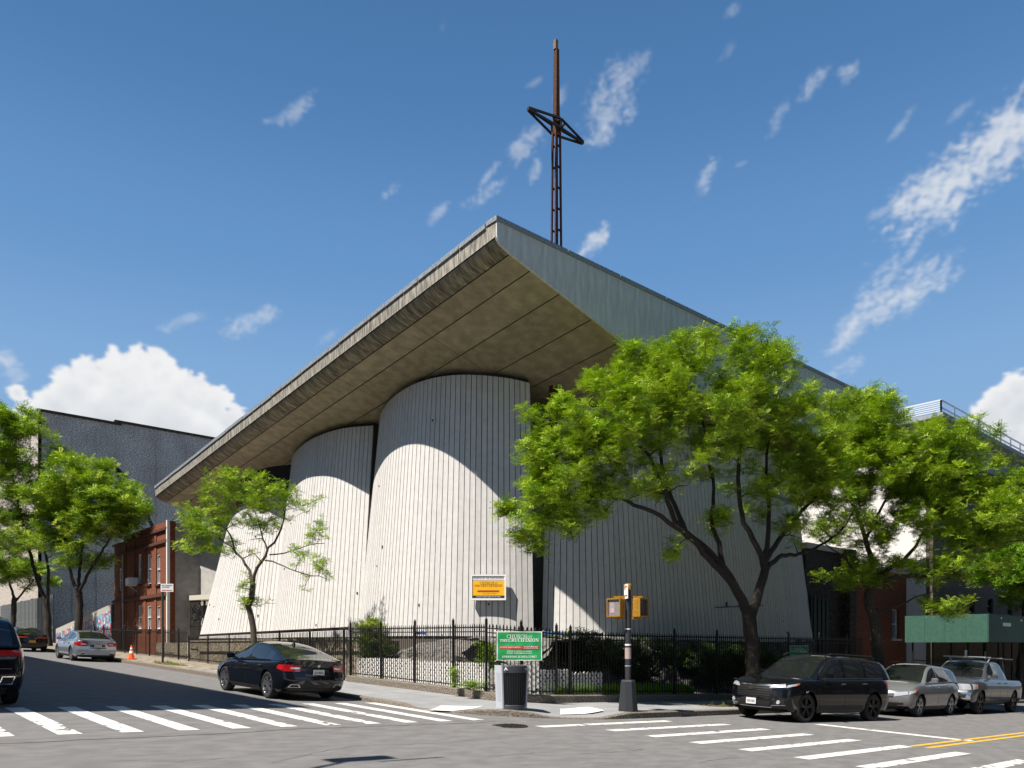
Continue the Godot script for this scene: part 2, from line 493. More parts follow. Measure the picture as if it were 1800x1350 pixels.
		for s in cell[key][0]:
			var f: float = d.dot(s[0])
			if f < 0.5:
				continue
			var a: float = d.dot(s[1]) / f
			var bb: float = d.dot(s[2]) / f
			var u: float = a * cos(s[5]) + bb * sin(s[5])
			var v: float = -a * sin(s[5]) + bb * cos(s[5])
			var e: float = 1.0 - (u * u) / (s[3] * s[3]) - (v * v) / (s[4] * s[4])
			if e > -1.6:
				var wv := v + 0.012 * n2.get_noise_2d(u * 60.0, s[0].x * 90.0)
				var n := n1.get_noise_3d(u * 30.0 + s[0].x * 40.0, wv * 85.0, s[0].y * 50.0)
				var m := n2.get_noise_3d(u * 110.0, wv * 330.0, s[0].x * 30.0)
				var q: float = smoothstep(0.0, 1.15, e * 0.62 + n * 0.95 + m * 0.45 + 0.03)
				q = q * (1.35 - 0.35 * q)
				thick = 1.0 - (1.0 - thick) * (1.0 - q * s[6])
		if thick > 0.0:
			col = col.lerp(Vector3(0.80, 0.84, 0.90), thick * 0.92)
		var dens := 0.0
		var shade := 0.0
		if cell[key][1].size() > 0:
			var n := n1.get_noise_3d(d.x * 26.0, d.y * 26.0, d.z * 26.0)
			var n3 := n2.get_noise_3d(d.x * 70.0, d.y * 70.0, d.z * 70.0)
			var bil := 0.30 - 1.3 * absf(n2.get_noise_3d(d.x * 36.0 + 9.0, d.y * 36.0, d.z * 36.0)) - 0.6 * absf(n3)
			for l in cell[key][1]:
				var g: float = (1.0 - d.angle_to(l[0]) / l[1]) * 1.0 + 0.06 + (n * 0.38 + bil * 0.48) * minf(1.0, 0.04 / l[1])
				var q := smoothstep(0.0, 0.13, g)
				if q > dens:
					dens = q
				shade = maxf(shade, smoothstep(0.1, 0.9, g) * smoothstep(0.335, 0.22, el + n * 0.07))
			if dens > 0.0:
				var lit := Vector3(0.97, 0.975, 0.985).lerp(Vector3(0.66, 0.715, 0.78), clampf(shade * 0.8 + n * 0.35 - bil * 0.35, 0.0, 1.0))
				col = col.lerp(lit, dens)
		if b[2] == 1:
			img.set_pixel(b[0], b[1], Color(col.x, col.y, col.z))
		else:
			img.fill_rect(Rect2i(b[0], b[1], b[2], b[2]), Color(col.x, col.y, col.z))
	var p := PanoramaSkyMaterial.new()
	p.panorama = ImageTexture.create_from_image(img)
	return p

func camera_sky_sun() -> void:
	var cam := Camera3D.new()
	cam.name = "camera"
	cam.projection = Camera3D.PROJECTION_FRUSTUM
	cam.near = 0.1
	cam.far = 900.0
	cam.size = 2.0 * 675.0 / F * cam.near
	cam.frustum_offset = Vector2(0, (HZ - 675.0) / F * cam.near)
	cam.transform = Transform3D(Basis(rt, Vector3.UP, -fw), Vector3(0, EYE, 0))
	cam.current = true
	add_child(cam)
	var we := WorldEnvironment.new()
	we.name = "environment"
	var env := Environment.new()
	env.background_mode = Environment.BG_SKY
	var sky := Sky.new()
	sky.sky_material = make_sky()
	env.sky = sky
	env.background_energy_multiplier = 0.52
	env.tonemap_mode = Environment.TONE_MAPPER_LINEAR
	env.tonemap_exposure = 1.75
	env.sdfgi_enabled = true
	env.ssao_enabled = true
	env.ssil_enabled = true
	we.environment = env
	add_child(we)
	var sun := DirectionalLight3D.new()
	sun.name = "sun"
	sun.light_energy = 1.6
	sun.light_color = Color(1.0, 0.965, 0.92)
	sun.light_angular_distance = 0.5
	sun.shadow_enabled = true
	sun.basis = Basis.looking_at(-to_sun(), Vector3.UP)
	add_child(sun)

# ---- streets
const KX := 10.75   # kerb of the street going left
const KZ := -12.25  # kerb of the street going right
const CR := 4.0     # radius of the corner
func corner_path(off: float, n := 14) -> Array:
	# the kerb line from far left round the corner to far right, moved inwards by off
	var a := []
	for k in range(0, 30):
		a.append(Vector2(KX + off, -230.0 + k * (230.0 + KZ - CR) / 30.0))
	var c := Vector2(KX + CR, KZ - CR)
	for i in n + 1:
		var t := PI + (PI / 2.0) * i / n
		a.append(c + Vector2(cos(t), -sin(t)) * (CR - off))
	for k in range(1, 24):
		a.append(Vector2(KX + CR + k * 6.0, KZ - off))
	return a
func dip(p: Vector2) -> float:
	# the kerb is lowered at two ramps on the corner
	var d := 0.0
	d = maxf(d, 1.0 - smoothstep(0.5, 1.5, p.distance_to(Vector2(KX + 0.35, KZ - 3.0))))
	d = maxf(d, 1.0 - smoothstep(0.5, 1.5, p.distance_to(Vector2(KX + 2.6, KZ - 0.55))))
	return d
func walk_h(x: float, z: float) -> float:
	var p := Vector2(x, z)
	var best := 1e9
	var at := p
	var path := corner_path(0.0)
	for i in path.size() - 1:
		var q := Geometry2D.get_closest_point_to_segment(p, path[i], path[i + 1])
		if p.distance_to(q) < best:
			best = p.distance_to(q)
			at = q
	return WALK * (1.0 - 0.85 * dip(at) * look([[0.0, 1.0], [0.55, 0.8], [1.4, 0.4], [2.8, 0.0]], best))
func streets() -> void:
	wear.seed = 12
	wear.frequency = 0.35
	wear.fractal_octaves = 3
	var mb := MB.new()
	mb.quad(g3(-160, -320), g3(260, -320), g3(260, 120), g3(-160, 120))
	struct("road", mb, M.asphalt)
	var p0 := corner_path(0.0)
	var p1 := corner_path(0.16)
	var kb := MB.new()
	var rows := []
	for i in p0.size():
		var a: Vector2 = p0[i]
		var b: Vector2 = p1[i]
		var hgt := WALK * (1.0 - 0.85 * dip(a))
		rows.append([g3(a.x, a.y, -0.05), g3(a.x, a.y, hgt - 0.02), g3(a.x + (b.x - a.x) * 0.15, a.y + (b.y - a.y) * 0.15, hgt), g3(b.x, b.y, hgt + 0.002), g3(b.x, b.y, -0.05)])
	kb.grid(rows, false, false)
	struct("kerb", kb, M.kerb)
	# pavement: fan of strips from the kerb inwards
	var near := MB.new()
	var tan := MB.new()
	var last := []
	for i in p1.size():
		var a: Vector2 = p1[i]
		var b := Vector2(maxf(a.x, 17.5), minf(a.y, -19.0))
		var row := []
		for k in 6:
			var q := a.lerp(b, [0.0, 0.07, 0.2, 0.4, 0.7, 1.0][k])
			row.append(g3(q.x, q.y, WALK * (1.0 - 0.85 * dip(p0[i]) * [1.0, 0.8, 0.4, 0.0, 0.0, 0.0][k])))
		if i > 0:
			(tan if a.y < -26.0 else near).grid([last, row])
		last = row
	struct("pavement", near, M.walk)
	struct("pavement_far", tan, M.walk_tan)
	# pale concrete pads of the two ramps
	for c in [[[775, 1243], [850, 1247], [832, 1251], [752, 1249.5]], [[985, 1251.5], [1036, 1251.5], [1062, 1257], [985, 1258]]]:
		var q := []
		for p in c:
			q.append(ground(p[0], p[1], 0.03))
		var rws := []
		for i in 5:
			var r := []
			for j in 7:
				var s: Vector3 = q[0].lerp(q[1], j / 6.0).lerp(q[3].lerp(q[2], j / 6.0), i / 4.0)
				r.append(g3(s.x, s.z, walk_h(s.x, s.z) + 0.012))
			rws.append(r)
		var pm := MB.new()
		pm.grid(rws)
		struct("ramp_pad", pm, M.pad)
	# crossings: stripes
	var k := 0
	for i in 13:
		var x := 0.88 + 0.868 * i
		if x > 11.0: break
		paint(x, x + 0.33, -17.45, -13.0, 0.0, "white crossing stripe on the street beside the black sedan", "crossing stripes by the black sedan")
	for i in 12:
		var z := -11.55 + 1.03 * i
		paint(12.0 if i > 0 else 11.0, 16.2 if i > 0 else 15.3, z - 0.14, z + 0.14, 0.0, "white crossing stripe on the street before the black sport utility", "crossing stripes by the pole")
	paint(18.85, 19.25, -9.7, -6.15, 0.0, "white stop line on the asphalt beside the black sport utility", "", "stop_line")
	for z in [-6.33, -6.05]:
		var o := paint(16.3, 70.0, z - 0.06, z + 0.06, 0.0, "thin yellow centre line running along the asphalt", "double yellow centre line", "centre_line")
		o.material_override = M.marking_yellow
	# thin dark strip beside the crossing, hairline cracks and a patched trench
	var strip_pts := []
	for q in [[0, 1306], [60, 1305], [140, 1300], [230, 1297], [330, 1292], [430, 1287], [520, 1281], [620, 1278], [730, 1274], [820, 1271], [870, 1268]]:
		strip_pts.append(ground(q[0], q[1], 0.004))
	strip("dark_strip", strip_pts, 0.07)
	for c in [[[[860, 1330], [960, 1322], [1040, 1324], [1130, 1317]], 0.018], [[[1230, 1340], [1290, 1331], [1330, 1333]], 0.015], [[[480, 1340], [620, 1312], [760, 1306], [880, 1296]], 0.014], [[[180, 1335], [300, 1338], [420, 1331]], 0.016], [[[1000, 1345], [1090, 1338], [1150, 1342]], 0.014]]:
		var line := []
		for q in c[0]:
			line.append(ground(q[0], q[1], 0.004))
		strip("crack", line, c[1])
	# manhole
	var c := ground(893, 1276)
	var t := thing("manhole_cover", c, "round iron manhole cover in the asphalt before the litter bin", "manhole")
	var lid := MB.new()
	lid.cyl(c + Vector3(0, -0.03, 0), c + Vector3(0, 0.006, 0), 0.40, 0.40, 28)
	fit("frame", lid, M.iron_lid, t)
	var rb := MB.new()
	for i in 9:
		for j in 9:
			var o := Vector2(i - 4, j - 4) * 0.085
			if o.length() < 0.34:
				rb.box(c + Vector3(o.x, 0.012, o.y), Vector3(0.05, 0.014, 0.05))
	fit("studs", rb, M.iron_lid, t).set_meta("kind", "stuff")

var wear := FastNoiseLite.new()
func strip(called: String, pts: Array, w: float) -> void:
	var c := Curve3D.new()
	for i in pts.size():
		var t: Vector3 = (pts[mini(i + 1, pts.size() - 1)] - pts[maxi(i - 1, 0)]) / 6.0
		c.add_point(pts[i], -t, t)
	var n := int(c.get_baked_length() / 0.12)
	var rows := []
	for i in n + 1:
		var p := c.sample_baked(c.get_baked_length() * i / n)
		p += Vector3(wear.get_noise_2d(i * 6.0, 3.0), 0, wear.get_noise_2d(i * 6.0, 90.0)) * 0.06
		var ww := w * (0.75 + 0.6 * wear.get_noise_2d(i * 11.0, 33.0))
		rows.append([g3(p.x - 0.2 * ww, p.z - ww * 0.5, 0.003), g3(p.x + 0.2 * ww, p.z + ww * 0.5, 0.003)])
	var mb := MB.new()
	mb.grid(rows)
	struct(called, mb, M.dark_line)
func paint(x0: float, x1: float, z0: float, z1: float, slant: float, label: String, group := "", called := "crossing_stripe") -> MeshInstance3D:
	var mb := MB.new()
	if x1 - x0 > 8.0:
		var n := int((x1 - x0) / 2.0)
		var rows := []
		for i in n + 1:
			var x := lerpf(x0, x1, float(i) / n)
			rows.append([g3(x, z0, 0.005), g3(x, z1, 0.005)])
		mb.grid(rows)
	else:
		# worn paint: small chips are missing where tyres pass
		var nx := maxi(3, int((x1 - x0) / 0.045))
		var nz := maxi(3, int((z1 - z0) / 0.045))
		mb.smooth()
		for i in nx:
			for k in nz:
				var a := lerpf(x0, x1, float(i) / nx)
				var c := lerpf(z0, z1, float(k) / nz)
				var edge := mini(mini(i, nx - 1 - i), mini(k, nz - 1 - k))
				var v := wear.get_noise_2d(a * 9.0, c * 9.0) + 0.55 * wear.get_noise_2d(a * 0.8 + 40.0, c * 0.8)
				if v > (0.62 if edge > 0 else 0.42):
					continue
				var b := lerpf(x0, x1, float(i + 1) / nx)
				var d := lerpf(z0, z1, float(k + 1) / nz)
				mb.quad(g3(a, c, 0.005), g3(b, c, 0.005), g3(b, d, 0.005), g3(a, d, 0.005))
	var o := put(called, mb.mesh(), M.marking)
	tag(o, label, "road marking", group)
	o.set_meta("kind", "structure")
	return o

# ---- church
const PROFILE := [[0.03, -0.13], [0.035, -0.50], [0.05, -0.56], [0.09, -0.63], [0.20, -0.715], [0.36, -0.78], [0.59, -0.855], [1.41, -1.066], [2.64, -1.38], [4.08, -1.75], [5.47, -2.105], [6.90, -2.47], [8.20, -2.80], [26.0, -2.80]]
func soff(dx: float) -> float:
	if dx <= PROFILE[0][0]:
		return PROFILE[0][1]
	for i in PROFILE.size() - 1:
		if dx <= PROFILE[i + 1][0]:
			return lerpf(PROFILE[i][1], PROFILE[i + 1][1], (dx - PROFILE[i][0]) / (PROFILE[i + 1][0] - PROFILE[i][0]))
	return PROFILE[-1][1]
func soffit_y(x: float, z: float) -> float:
	return RC.y + soff(x - RC.x) - RSL * (RC.z - z)
func hit_soffit(px: float, py: float) -> Vector2:
	var lo := 10.0
	var hi := 80.0
	for i in 50:
		var m := (lo + hi) * 0.5
		var p := far(px, py, m)
		if p.y < soffit_y(p.x, p.z):
			lo = m
		else:
			hi = m
	var q := far(px, py, lo)
	return Vector2(q.x, q.z)
func smooth_path(pts: Array, step: float) -> Array:
	var c := Curve2D.new()
	for i in pts.size():
		var t: Vector2 = (pts[mini(i + 1, pts.size() - 1)] - pts[maxi(i - 1, 0)]) / 6.0
		c.add_point(pts[i], -t, t)
	c.bake_interval = 0.05
	var n := int(round(c.get_baked_length() / step))
	var out := []
	for i in n + 1:
		out.append(c.sample_baked(c.get_baked_length() * i / n))
	# settle the small unevenness of the measured points
	for r in 6:
		var q := out.duplicate()
		for i in range(1, out.size() - 1):
			q[i] = (out[i - 1] + out[i] * 2.0 + out[i + 1]) / 4.0
		out = q
	return out
var church: Node3D
var drum_at := []
func base_y(x: float) -> float:
	return 1.95 - 0.016 * (x - 17.5)
func drum(called: String, label: String, pts: Array, b0: float, b1: float, cut := 0.30) -> void:
	var path := smooth_path(pts, 0.197)
	var n := path.size()
	var nor := []
	for i in n:
		var t: Vector2 = (path[mini(i + 1, n - 1)] - path[maxi(i - 1, 0)]).normalized()
		nor.append(Vector2(-t.y, t.x))
	var foot := []
	for i in n:
		foot.append(path[i] + nor[i] * lerpf(b0, b1, float(i) / (n - 1)))
	var back := MB.new()
	var r0 := []
	var r1 := []
	var r2 := []
	var r3 := []
	for i in n:
		var a: Vector2 = path[i] - nor[i] * 0.035
		var b: Vector2 = foot[i] - nor[i] * 0.035
		var y := soffit_y(path[i].x, path[i].y)
		r0.append(Vector3(b.x, base_y(b.x) - 0.5, b.y))
		r1.append(Vector3(a.x, y - cut, a.y))
		var c: Vector2 = path[i] - nor[i] * 0.30
		r2.append(Vector3(c.x, y - cut, c.y))
		r3.append(Vector3(c.x, y + 0.1, c.y))
	back.grid([r0, r1], false, false)
	back.grid([r1, r2], false, false)
	var w := fit(called, back, M.board_back, church)
	if label: w.set_meta("label", label)
	var cl := MB.new()
	cl.grid([r2, r3])
	fit("clerestory_window", cl, M.clerestory, church)
	for i in n - 1:
		var gap := 0.013
		var t: Vector2 = (path[i + 1] - path[i]).normalized()
		var tf: Vector2 = (foot[i + 1] - foot[i]).normalized()
		var a0: Vector2 = path[i] + t * gap
		var a1: Vector2 = path[i + 1] - t * gap
		var f0: Vector2 = foot[i] + tf * gap
		var f1: Vector2 = foot[i + 1] - tf * gap
		var nn: Vector2 = (nor[i] + nor[i + 1]) * 0.5 * 0.036
		var y0 := soffit_y(path[i].x, path[i].y) - cut + 0.02
		var y1 := soffit_y(path[i + 1].x, path[i + 1].y) - cut + 0.02
		var mb := MB.new()
		var g0 := Vector3(f0.x, base_y(f0.x), f0.y)
		var g1 := Vector3(f1.x, base_y(f1.x), f1.y)
		var h0 := Vector3(a0.x, y0, a0.y)
		var h1 := Vector3(a1.x, y1, a1.y)
		var o := Vector3(nn.x, 0, nn.y)
		mb.hexa(g0 - o, g1 - o, g1, g0, h0 - o, h1 - o, h1, h0)
		fit("wall_board", mb, M["board%d" % [0, 1, 0, 2, 0, 3, 1, 0, 2, 0][rng.randi() % 10]], w)
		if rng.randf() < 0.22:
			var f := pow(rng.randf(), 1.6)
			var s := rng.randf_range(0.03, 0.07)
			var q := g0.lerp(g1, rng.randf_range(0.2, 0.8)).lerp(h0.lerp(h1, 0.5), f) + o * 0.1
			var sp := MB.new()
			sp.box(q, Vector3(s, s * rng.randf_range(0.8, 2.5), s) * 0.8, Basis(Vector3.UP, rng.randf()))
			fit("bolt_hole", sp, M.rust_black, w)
		drum_at.append([called, g0.lerp(g1, 0.5), h0.lerp(h1, 0.5), Vector3(nor[i].x, 0, nor[i].y)])
	# return edge at both ends
	for e in [0, n - 1]:
		var rb := MB.new()
		var q: Vector2 = path[e] - nor[e] * 1.2
		var f: Vector2 = foot[e]
		var d: Vector2 = (path[1] - path[0]).normalized() if e == 0 else (path[n - 2] - path[n - 1]).normalized()
		var y := soffit_y(path[e].x, path[e].y)
		var inn: Vector2 = path[e] - nor[e] * 0.06
		var fin: Vector2 = f - nor[e] * 0.06
		rb.hexa(Vector3(fin.x, 1.2, fin.y), Vector3(q.x, 1.2, q.y), Vector3(q.x + d.x * 0.1, 1.2, q.y + d.y * 0.1), Vector3(fin.x + d.x * 0.1, 1.2, fin.y + d.y * 0.1), Vector3(inn.x, y - cut - 0.01, inn.y), Vector3(q.x, y - cut, q.y), Vector3(q.x + d.x * 0.1, y - cut, q.y + d.y * 0.1), Vector3(inn.x + d.x * 0.1, y - cut - 0.01, inn.y + d.y * 0.1))
		fit("return_wall", rb, M.board_back, church)

func build_church() -> void:
	var K := 22.0 / 24.0
	church = thing("church", Vector3(RC.x + 4.0, 1.3, RC.z - 6.0), "concrete church with curved white boarded walls under a huge tilted overhanging roof", "church")
	var zend := -46.68
	var len := RC.z - zend
	# roof core: section drawn along the slope
	var sec := []
	sec.append(Vector2(0.06, -0.06))
	for p in PROFILE:
		sec.append(Vector2(p[0] + 0.06, p[1] + 0.05))
	sec.append(Vector2(26.0, -0.06))
	var core := MB.new()
	var poly := PackedVector2Array(sec)
	core.prism(RC + Vector3(0, 0.0, -0.06), Vector3.RIGHT, Vector3.UP, Vector3(0, -RSL * (len - 0.1), -(len - 0.1)), poly)
	var roof := fit("roof", core, M.mortar, church)
	# soffit panels
	var segs := 6
	var idx := [0, 2, 6, 7, 8, 9, 10, 11, 12, 13]
	for k in idx.size() - 1:
		for s in segs:
			var z0: float = len * s / segs + (0.008 if s > 0 else 0.0)
			var z1: float = len * (s + 1) / segs - (0.008 if s < segs - 1 else 0.0)
			var rows := []
			var rowt := []
			for z in [z0, z1]:
				var a := []
				var b := []
				for j in range(idx[k], idx[k + 1] + 1):
					var q: Array = PROFILE[j]
					var dx: float = q[0]
					var dy: float = q[1]
					if j == idx[k] and k > 0:
						dx += 0.018
						dy -= 0.0045
					if j == idx[k + 1]:
						dx -= 0.018
						dy += 0.0045
					a.append(RC + Vector3(dx, dy - RSL * z, -z))
					b.append(RC + Vector3(dx + 0.05, dy + 0.045 - RSL * z, -z))
				rows.append(a)
				rowt.append(b)
			var mb := MB.new()
			mb.grid([rows[1], rows[0]], false, k > 1 or k == 1)
			mb.flat()
			for e in [0, rows[0].size() - 1]:
				mb.quad(rows[0][e], rows[1][e], rowt[1][e], rowt[0][e])
			for e in 2:
				for j in rows[0].size() - 1:
					mb.quad(rows[e][j], rows[e][j + 1], rowt[e][j + 1], rowt[e][j])
			fit("soffit_panel" if k > 0 else "eave_panel", mb, M.eave if k == 0 else M.lip if k == 1 else M[["soffit", "soffit_b"][(k + s) % 2]], roof)
	# fascia panels along the right street
	var cuts := [0.03, 4.15, 6.95, 9.75, 12.55, 15.35, 18.15, 20.95, 23.75, 26.0]
	for i in cuts.size() - 1:
		var x0: float = cuts[i] + 0.006
		var x1: float = cuts[i + 1] - 0.006
		var pts := PackedVector2Array([Vector2(x0, -0.12), Vector2(x1, -0.12)])
		var low := [Vector2(x1, soff(x1) - 0.03)]
		for j in range(PROFILE.size() - 1, -1, -1):
			if PROFILE[j][0] < x1 - 0.02 and PROFILE[j][0] > x0 + 0.005:
				low.append(Vector2(PROFILE[j][0], PROFILE[j][1] - 0.03))
		low.append(Vector2(x0, soff(x0) - 0.03))
		if i == 0:
			low[-1] = Vector2(x0, -0.46)
		pts.append_array(PackedVector2Array(low))
		var mb := MB.new()
		mb.prism(RC + Vector3(0, 0, 0.04), Vector3.RIGHT, Vector3.UP, Vector3(0, 0, -0.09), pts)
		fit("fascia_panel", mb, M.fascia, roof)
	# metal coping in lengths
	var x := -0.02
	while x < 26.0:
		var x1 := minf(x + (2.9 if x < 0.1 else 2.45), 26.0)
		var mb := MB.new()
		mb.box(RC + Vector3((x + x1) * 0.5, -0.062, -0.16), Vector3(x1 - x - 0.03, 0.135, 0.47))
		fit("coping", mb, M.coping, roof)
		x = x1
	var z := 0.42
	while z < len:
		var l := rng.randf_range(0.7, 1.3)
		var z1 := minf(z + l, len)
		var mb := MB.new()
		var up := rng.randf_range(-0.012, 0.012)
		mb.bar(RC + Vector3(0.19, -0.062 + up - RSL * z, -z - 0.01), RC + Vector3(0.19, -0.062 + up - RSL * z1, -z1 + 0.01), 0.42, 0.135)
		fit("coping", mb, M.coping, roof)
		z = z1
	# dark mass behind the curved walls
	var plan := [[20.6, -46.0], [20.4, -38.0], [20.6, -30.0], [22.6, -24.0], [24.2, -23.4], [38.0, -23.5], [42.5, -30.0], [42.5, -49.5], [22.0, -49.5]]
	var cm := MB.new()
	cm.flat()
	var b := []
	var t := []
	for p in plan:
		var q := Vector2(p[0], p[1]) * K
		b.append(Vector3(q.x, 0.0, q.y))
		t.append(Vector3(q.x, soffit_y(q.x, q.y) + 0.02, q.y))
	for i in b.size():
		var j := (i + 1) % b.size()
		cm.quad(b[i], b[j], t[j], t[i])
	fit("inner_wall", cm, M.inner_concrete, church)
	# the curved walls, measured where they meet the soffit
	var a1 := []
	for p in [[120, 440], [160, 380], [200, 320], [300, 240], [400, 185], [500, 150], [600, 128], [700, 115], [850, 112], [1000, 122], [1150, 140], [1290, 170]]:
		a1.append(hit_soffit(640 + p[0] / 4.5, 620 + p[1] / 4.5))
	a1.append(hit_soffit(932, 660))
	var a2 := []
	for p in [[165, 495], [200, 440], [250, 385], [330, 325], [400, 290], [500, 250], [600, 220], [700, 205], [850, 192], [915, 188]]:
		a2.append(hit_soffit(480 + p[0] / 5.19, 700 + p[1] / 5.19))
	var a3 := []
	for p in a2:
		a3.append(p + Vector2(-0.25, -6.75))
	a2.insert(0, a2[0] + Vector2(0.55, -0.75))
	a3.insert(0, a3[0] + Vector2(0.5, -0.8))
	a1.insert(0, a1[0] + Vector2(0.5, -0.7))
	var a4 := []
	for p in [[22.35, -23.0], [22.9, -22.2], [23.8, -21.5], [25.2, -20.85], [27.2, -20.3], [30.0, -19.95], [33.0, -19.85], [36.0, -20.1], [37.6, -20.5], [38.8, -21.2]]:
		a4.append(Vector2(p[0], p[1]) * K)
	drum("curved_wall", "tall curved white boarded wall nearest the street corner", a1, 0.9, 0.5)
	drum("curved_wall", "curved white boarded wall in the middle of the left side", a2, 0.95, 1.0)
	drum("curved_wall", "curved white boarded wall beside the iron gate", a3, 1.6, 1.1, 1.7)
	drum("curved_wall", "long curved white boarded wall on the shaded side", a4, 0.9, 1.0)
	# pipe bracket and rain stain on the shaded wall
	var fx := []
	for px in [1252.0, 1335.0, 976.0, 1330.0]:
		var err := 1e9
		var got := Vector3.ZERO
		var py: float = [1066.0, 1062.0, 1000.0, 1048.0][fx.size()]
		for q in drum_at:
			var g: Vector3 = q[1]
			var h: Vector3 = q[2]
			if g.z < -21.5: continue
			for k in 40:
				var pt := g.lerp(h, k / 40.0)
				var r := pt - Vector3(0, EYE, 0)
				var e := absf(CX + F * r.dot(rt) / r.dot(fw) - px) + absf(HZ - F * r.y / r.dot(fw) - py)
				if e < err:
					err = e
					got = pt + q[3] * 0.16
		fx.append(got)
	var pipe := MB.new()
	pipe.cyl(fx[0], fx[1], 0.022, 0.022, 6)
	pipe.bar(fx[0].lerp(fx[1], 0.22), fx[0].lerp(fx[1], 0.22) + Vector3(0, 0.2, 0), 0.05)
	fit("wall_pipe", pipe, M.steel_dark, church)
	# steel column in the dark slot
	var s := hit_soffit(976, 664) + Vector2(0.35, -0.45)
	var col := MB.new()
	for d in [Vector2(-0.1, 0), Vector2(0.1, 0.02)]:
		col.box(Vector3(s.x + d.x, 9.0, s.y + d.y), Vector3(0.09, (soffit_y(s.x, s.y) - 9.0) * 2.0, 0.16))
	col.box(Vector3(s.x, 9.0, s.y), Vector3(0.14, (soffit_y(s.x, s.y) - 9.0) * 2.0, 0.06))
	fit("steel_column", col, M.rust, church)

func build_cross() -> void:
	var base := on_z(978, 430, -19.3)
	var x := base.x
	var z := -19.3
	var d := (base - Vector3(0, EYE, 0)).dot(fw)
	var top := EYE + (HZ - 72.0) / F * d
	var mid := EYE + (HZ - 222.0) / F * d
	var low := RC.y - RSL * (RC.z - z) - 0.1
	var t := thing("roof_cross", Vector3(x, low, z), "tall rusty steel lattice cross standing on the roof", "cross")
	var w := 0.17
	# four legs with rungs
	for k in [[-1, -1], [1, -1], [1, 1], [-1, 1]]:
		var mb := MB.new()
		var lo := Vector3(x + k[0] * 0.15, low, z + k[1] * 0.11)
		var hi := Vector3(x + k[0] * 0.10, mid - 0.2, z + k[1] * 0.08)
		mb.bar(lo, hi, 0.06, 0.06)
		fit("leg", mb, M.rust, t)
	for i in 8:
		var y := lerpf(low + 0.5, mid - 0.7, i / 7.0)
		var f := lerpf(0.15, 0.10, i / 7.0)
		for k in [-0.72, 0.72]:
			var mb := MB.new()
			mb.box(Vector3(x, y, z + f * k), Vector3(f * 2.0, 0.06, 0.04))
			fit("rung", mb, M.rust, t)
	var up := MB.new()
	up.hexa(Vector3(x - 0.095, mid - 0.3, z - 0.085), Vector3(x + 0.095, mid - 0.3, z - 0.085), Vector3(x + 0.095, mid - 0.3, z + 0.085), Vector3(x - 0.095, mid - 0.3, z + 0.085), Vector3(x - 0.06, top - 0.3, z - 0.08), Vector3(x + 0.06, top - 0.3, z - 0.08), Vector3(x + 0.06, top - 0.3, z + 0.08), Vector3(x - 0.06, top - 0.3, z + 0.08))
	fit("mast", up, M.rust, t)
	var tip := MB.new()
	tip.box(Vector3(x - 0.03, top - 0.15, z), Vector3(0.12, 0.32, 0.12))
	fit("mast_tip", tip, M.rust_pale, t)
	# the arms: four bars run from the mast to each tip
	var a := 1.30
	for s in [-1.0, 1.0]:
		for k in [[-1, -1], [1, -1], [1, 1], [-1, 1]]:
			var mb := MB.new()
			mb.bar(Vector3(x + s * 0.02, mid + k[0] * 0.16, z + k[1] * 0.22), Vector3(x + s * a, mid + k[0] * 0.03, z + k[1] * 0.03), 0.055, 0.065)
			fit("arm_bar", mb, M.rust_black, t)
		var e := MB.new()
		e.box(Vector3(x + s * a, mid, z), Vector3(0.1, 0.11, 0.11))
		fit("arm_tip", e, M.rust_black, t)
	for k in [-1.0, 1.0]:
		var mb := MB.new()
		mb.bar(Vector3(x, mid + k * 0.16, z - 0.22), Vector3(x, mid + k * 0.16, z + 0.22), 0.06)
		mb.bar(Vector3(x, mid - 0.16, z + k * 0.22), Vector3(x, mid + 0.16, z + k * 0.22), 0.06)
		fit("hub_frame", mb, M.rust_black, t)
	for k in [-1.0, 1.0]:
		var mb := MB.new()
		mb.bar(Vector3(x + k * 0.3, mid + 0.2, z + 0.14), Vector3(x - k * 0.05, mid - 0.35, z + 0.085), 0.07)
		fit("brace", mb, M.rust, t)

# ---- lettering
func letters(called: String, parent: Node, s: String, w: float, h: float, at: Vector3, b: Basis, m: Material, serif := true, weight := 700, bent := false) -> MeshInstance3D:
	var tm := TextMesh.new()
	var f := SystemFont.new()
	f.font_names = PackedStringArray(["Droid Serif" if serif else "Droid Sans"])
	f.font_weight = weight
	tm.font = f
	tm.text = s
	tm.font_size = 32
	tm.pixel_size = 0.01
	tm.depth = 0.0
	tm.curve_step = 2.0
	var box := tm.get_aabb()
	var arr := tm.get_mesh_arrays()
	var v: PackedVector3Array = arr[Mesh.ARRAY_VERTEX]
	var sx := w / maxf(box.size.x, 0.001)
	var sy := h / maxf(box.size.y, 0.001)
	var c := box.get_center()
	for i in v.size():
		var p := Vector3((v[i].x - c.x) * sx, (v[i].y - c.y) * sy, 0.0)
		if bent:
			p.z += bend(at.x + p.x, at.y + p.y)
		v[i] = p
	arr[Mesh.ARRAY_VERTEX] = v
	var am := ArrayMesh.new()
	am.add_surface_from_arrays(Mesh.PRIMITIVE_TRIANGLES, arr)
	return put(called, am, m, parent, at, b)

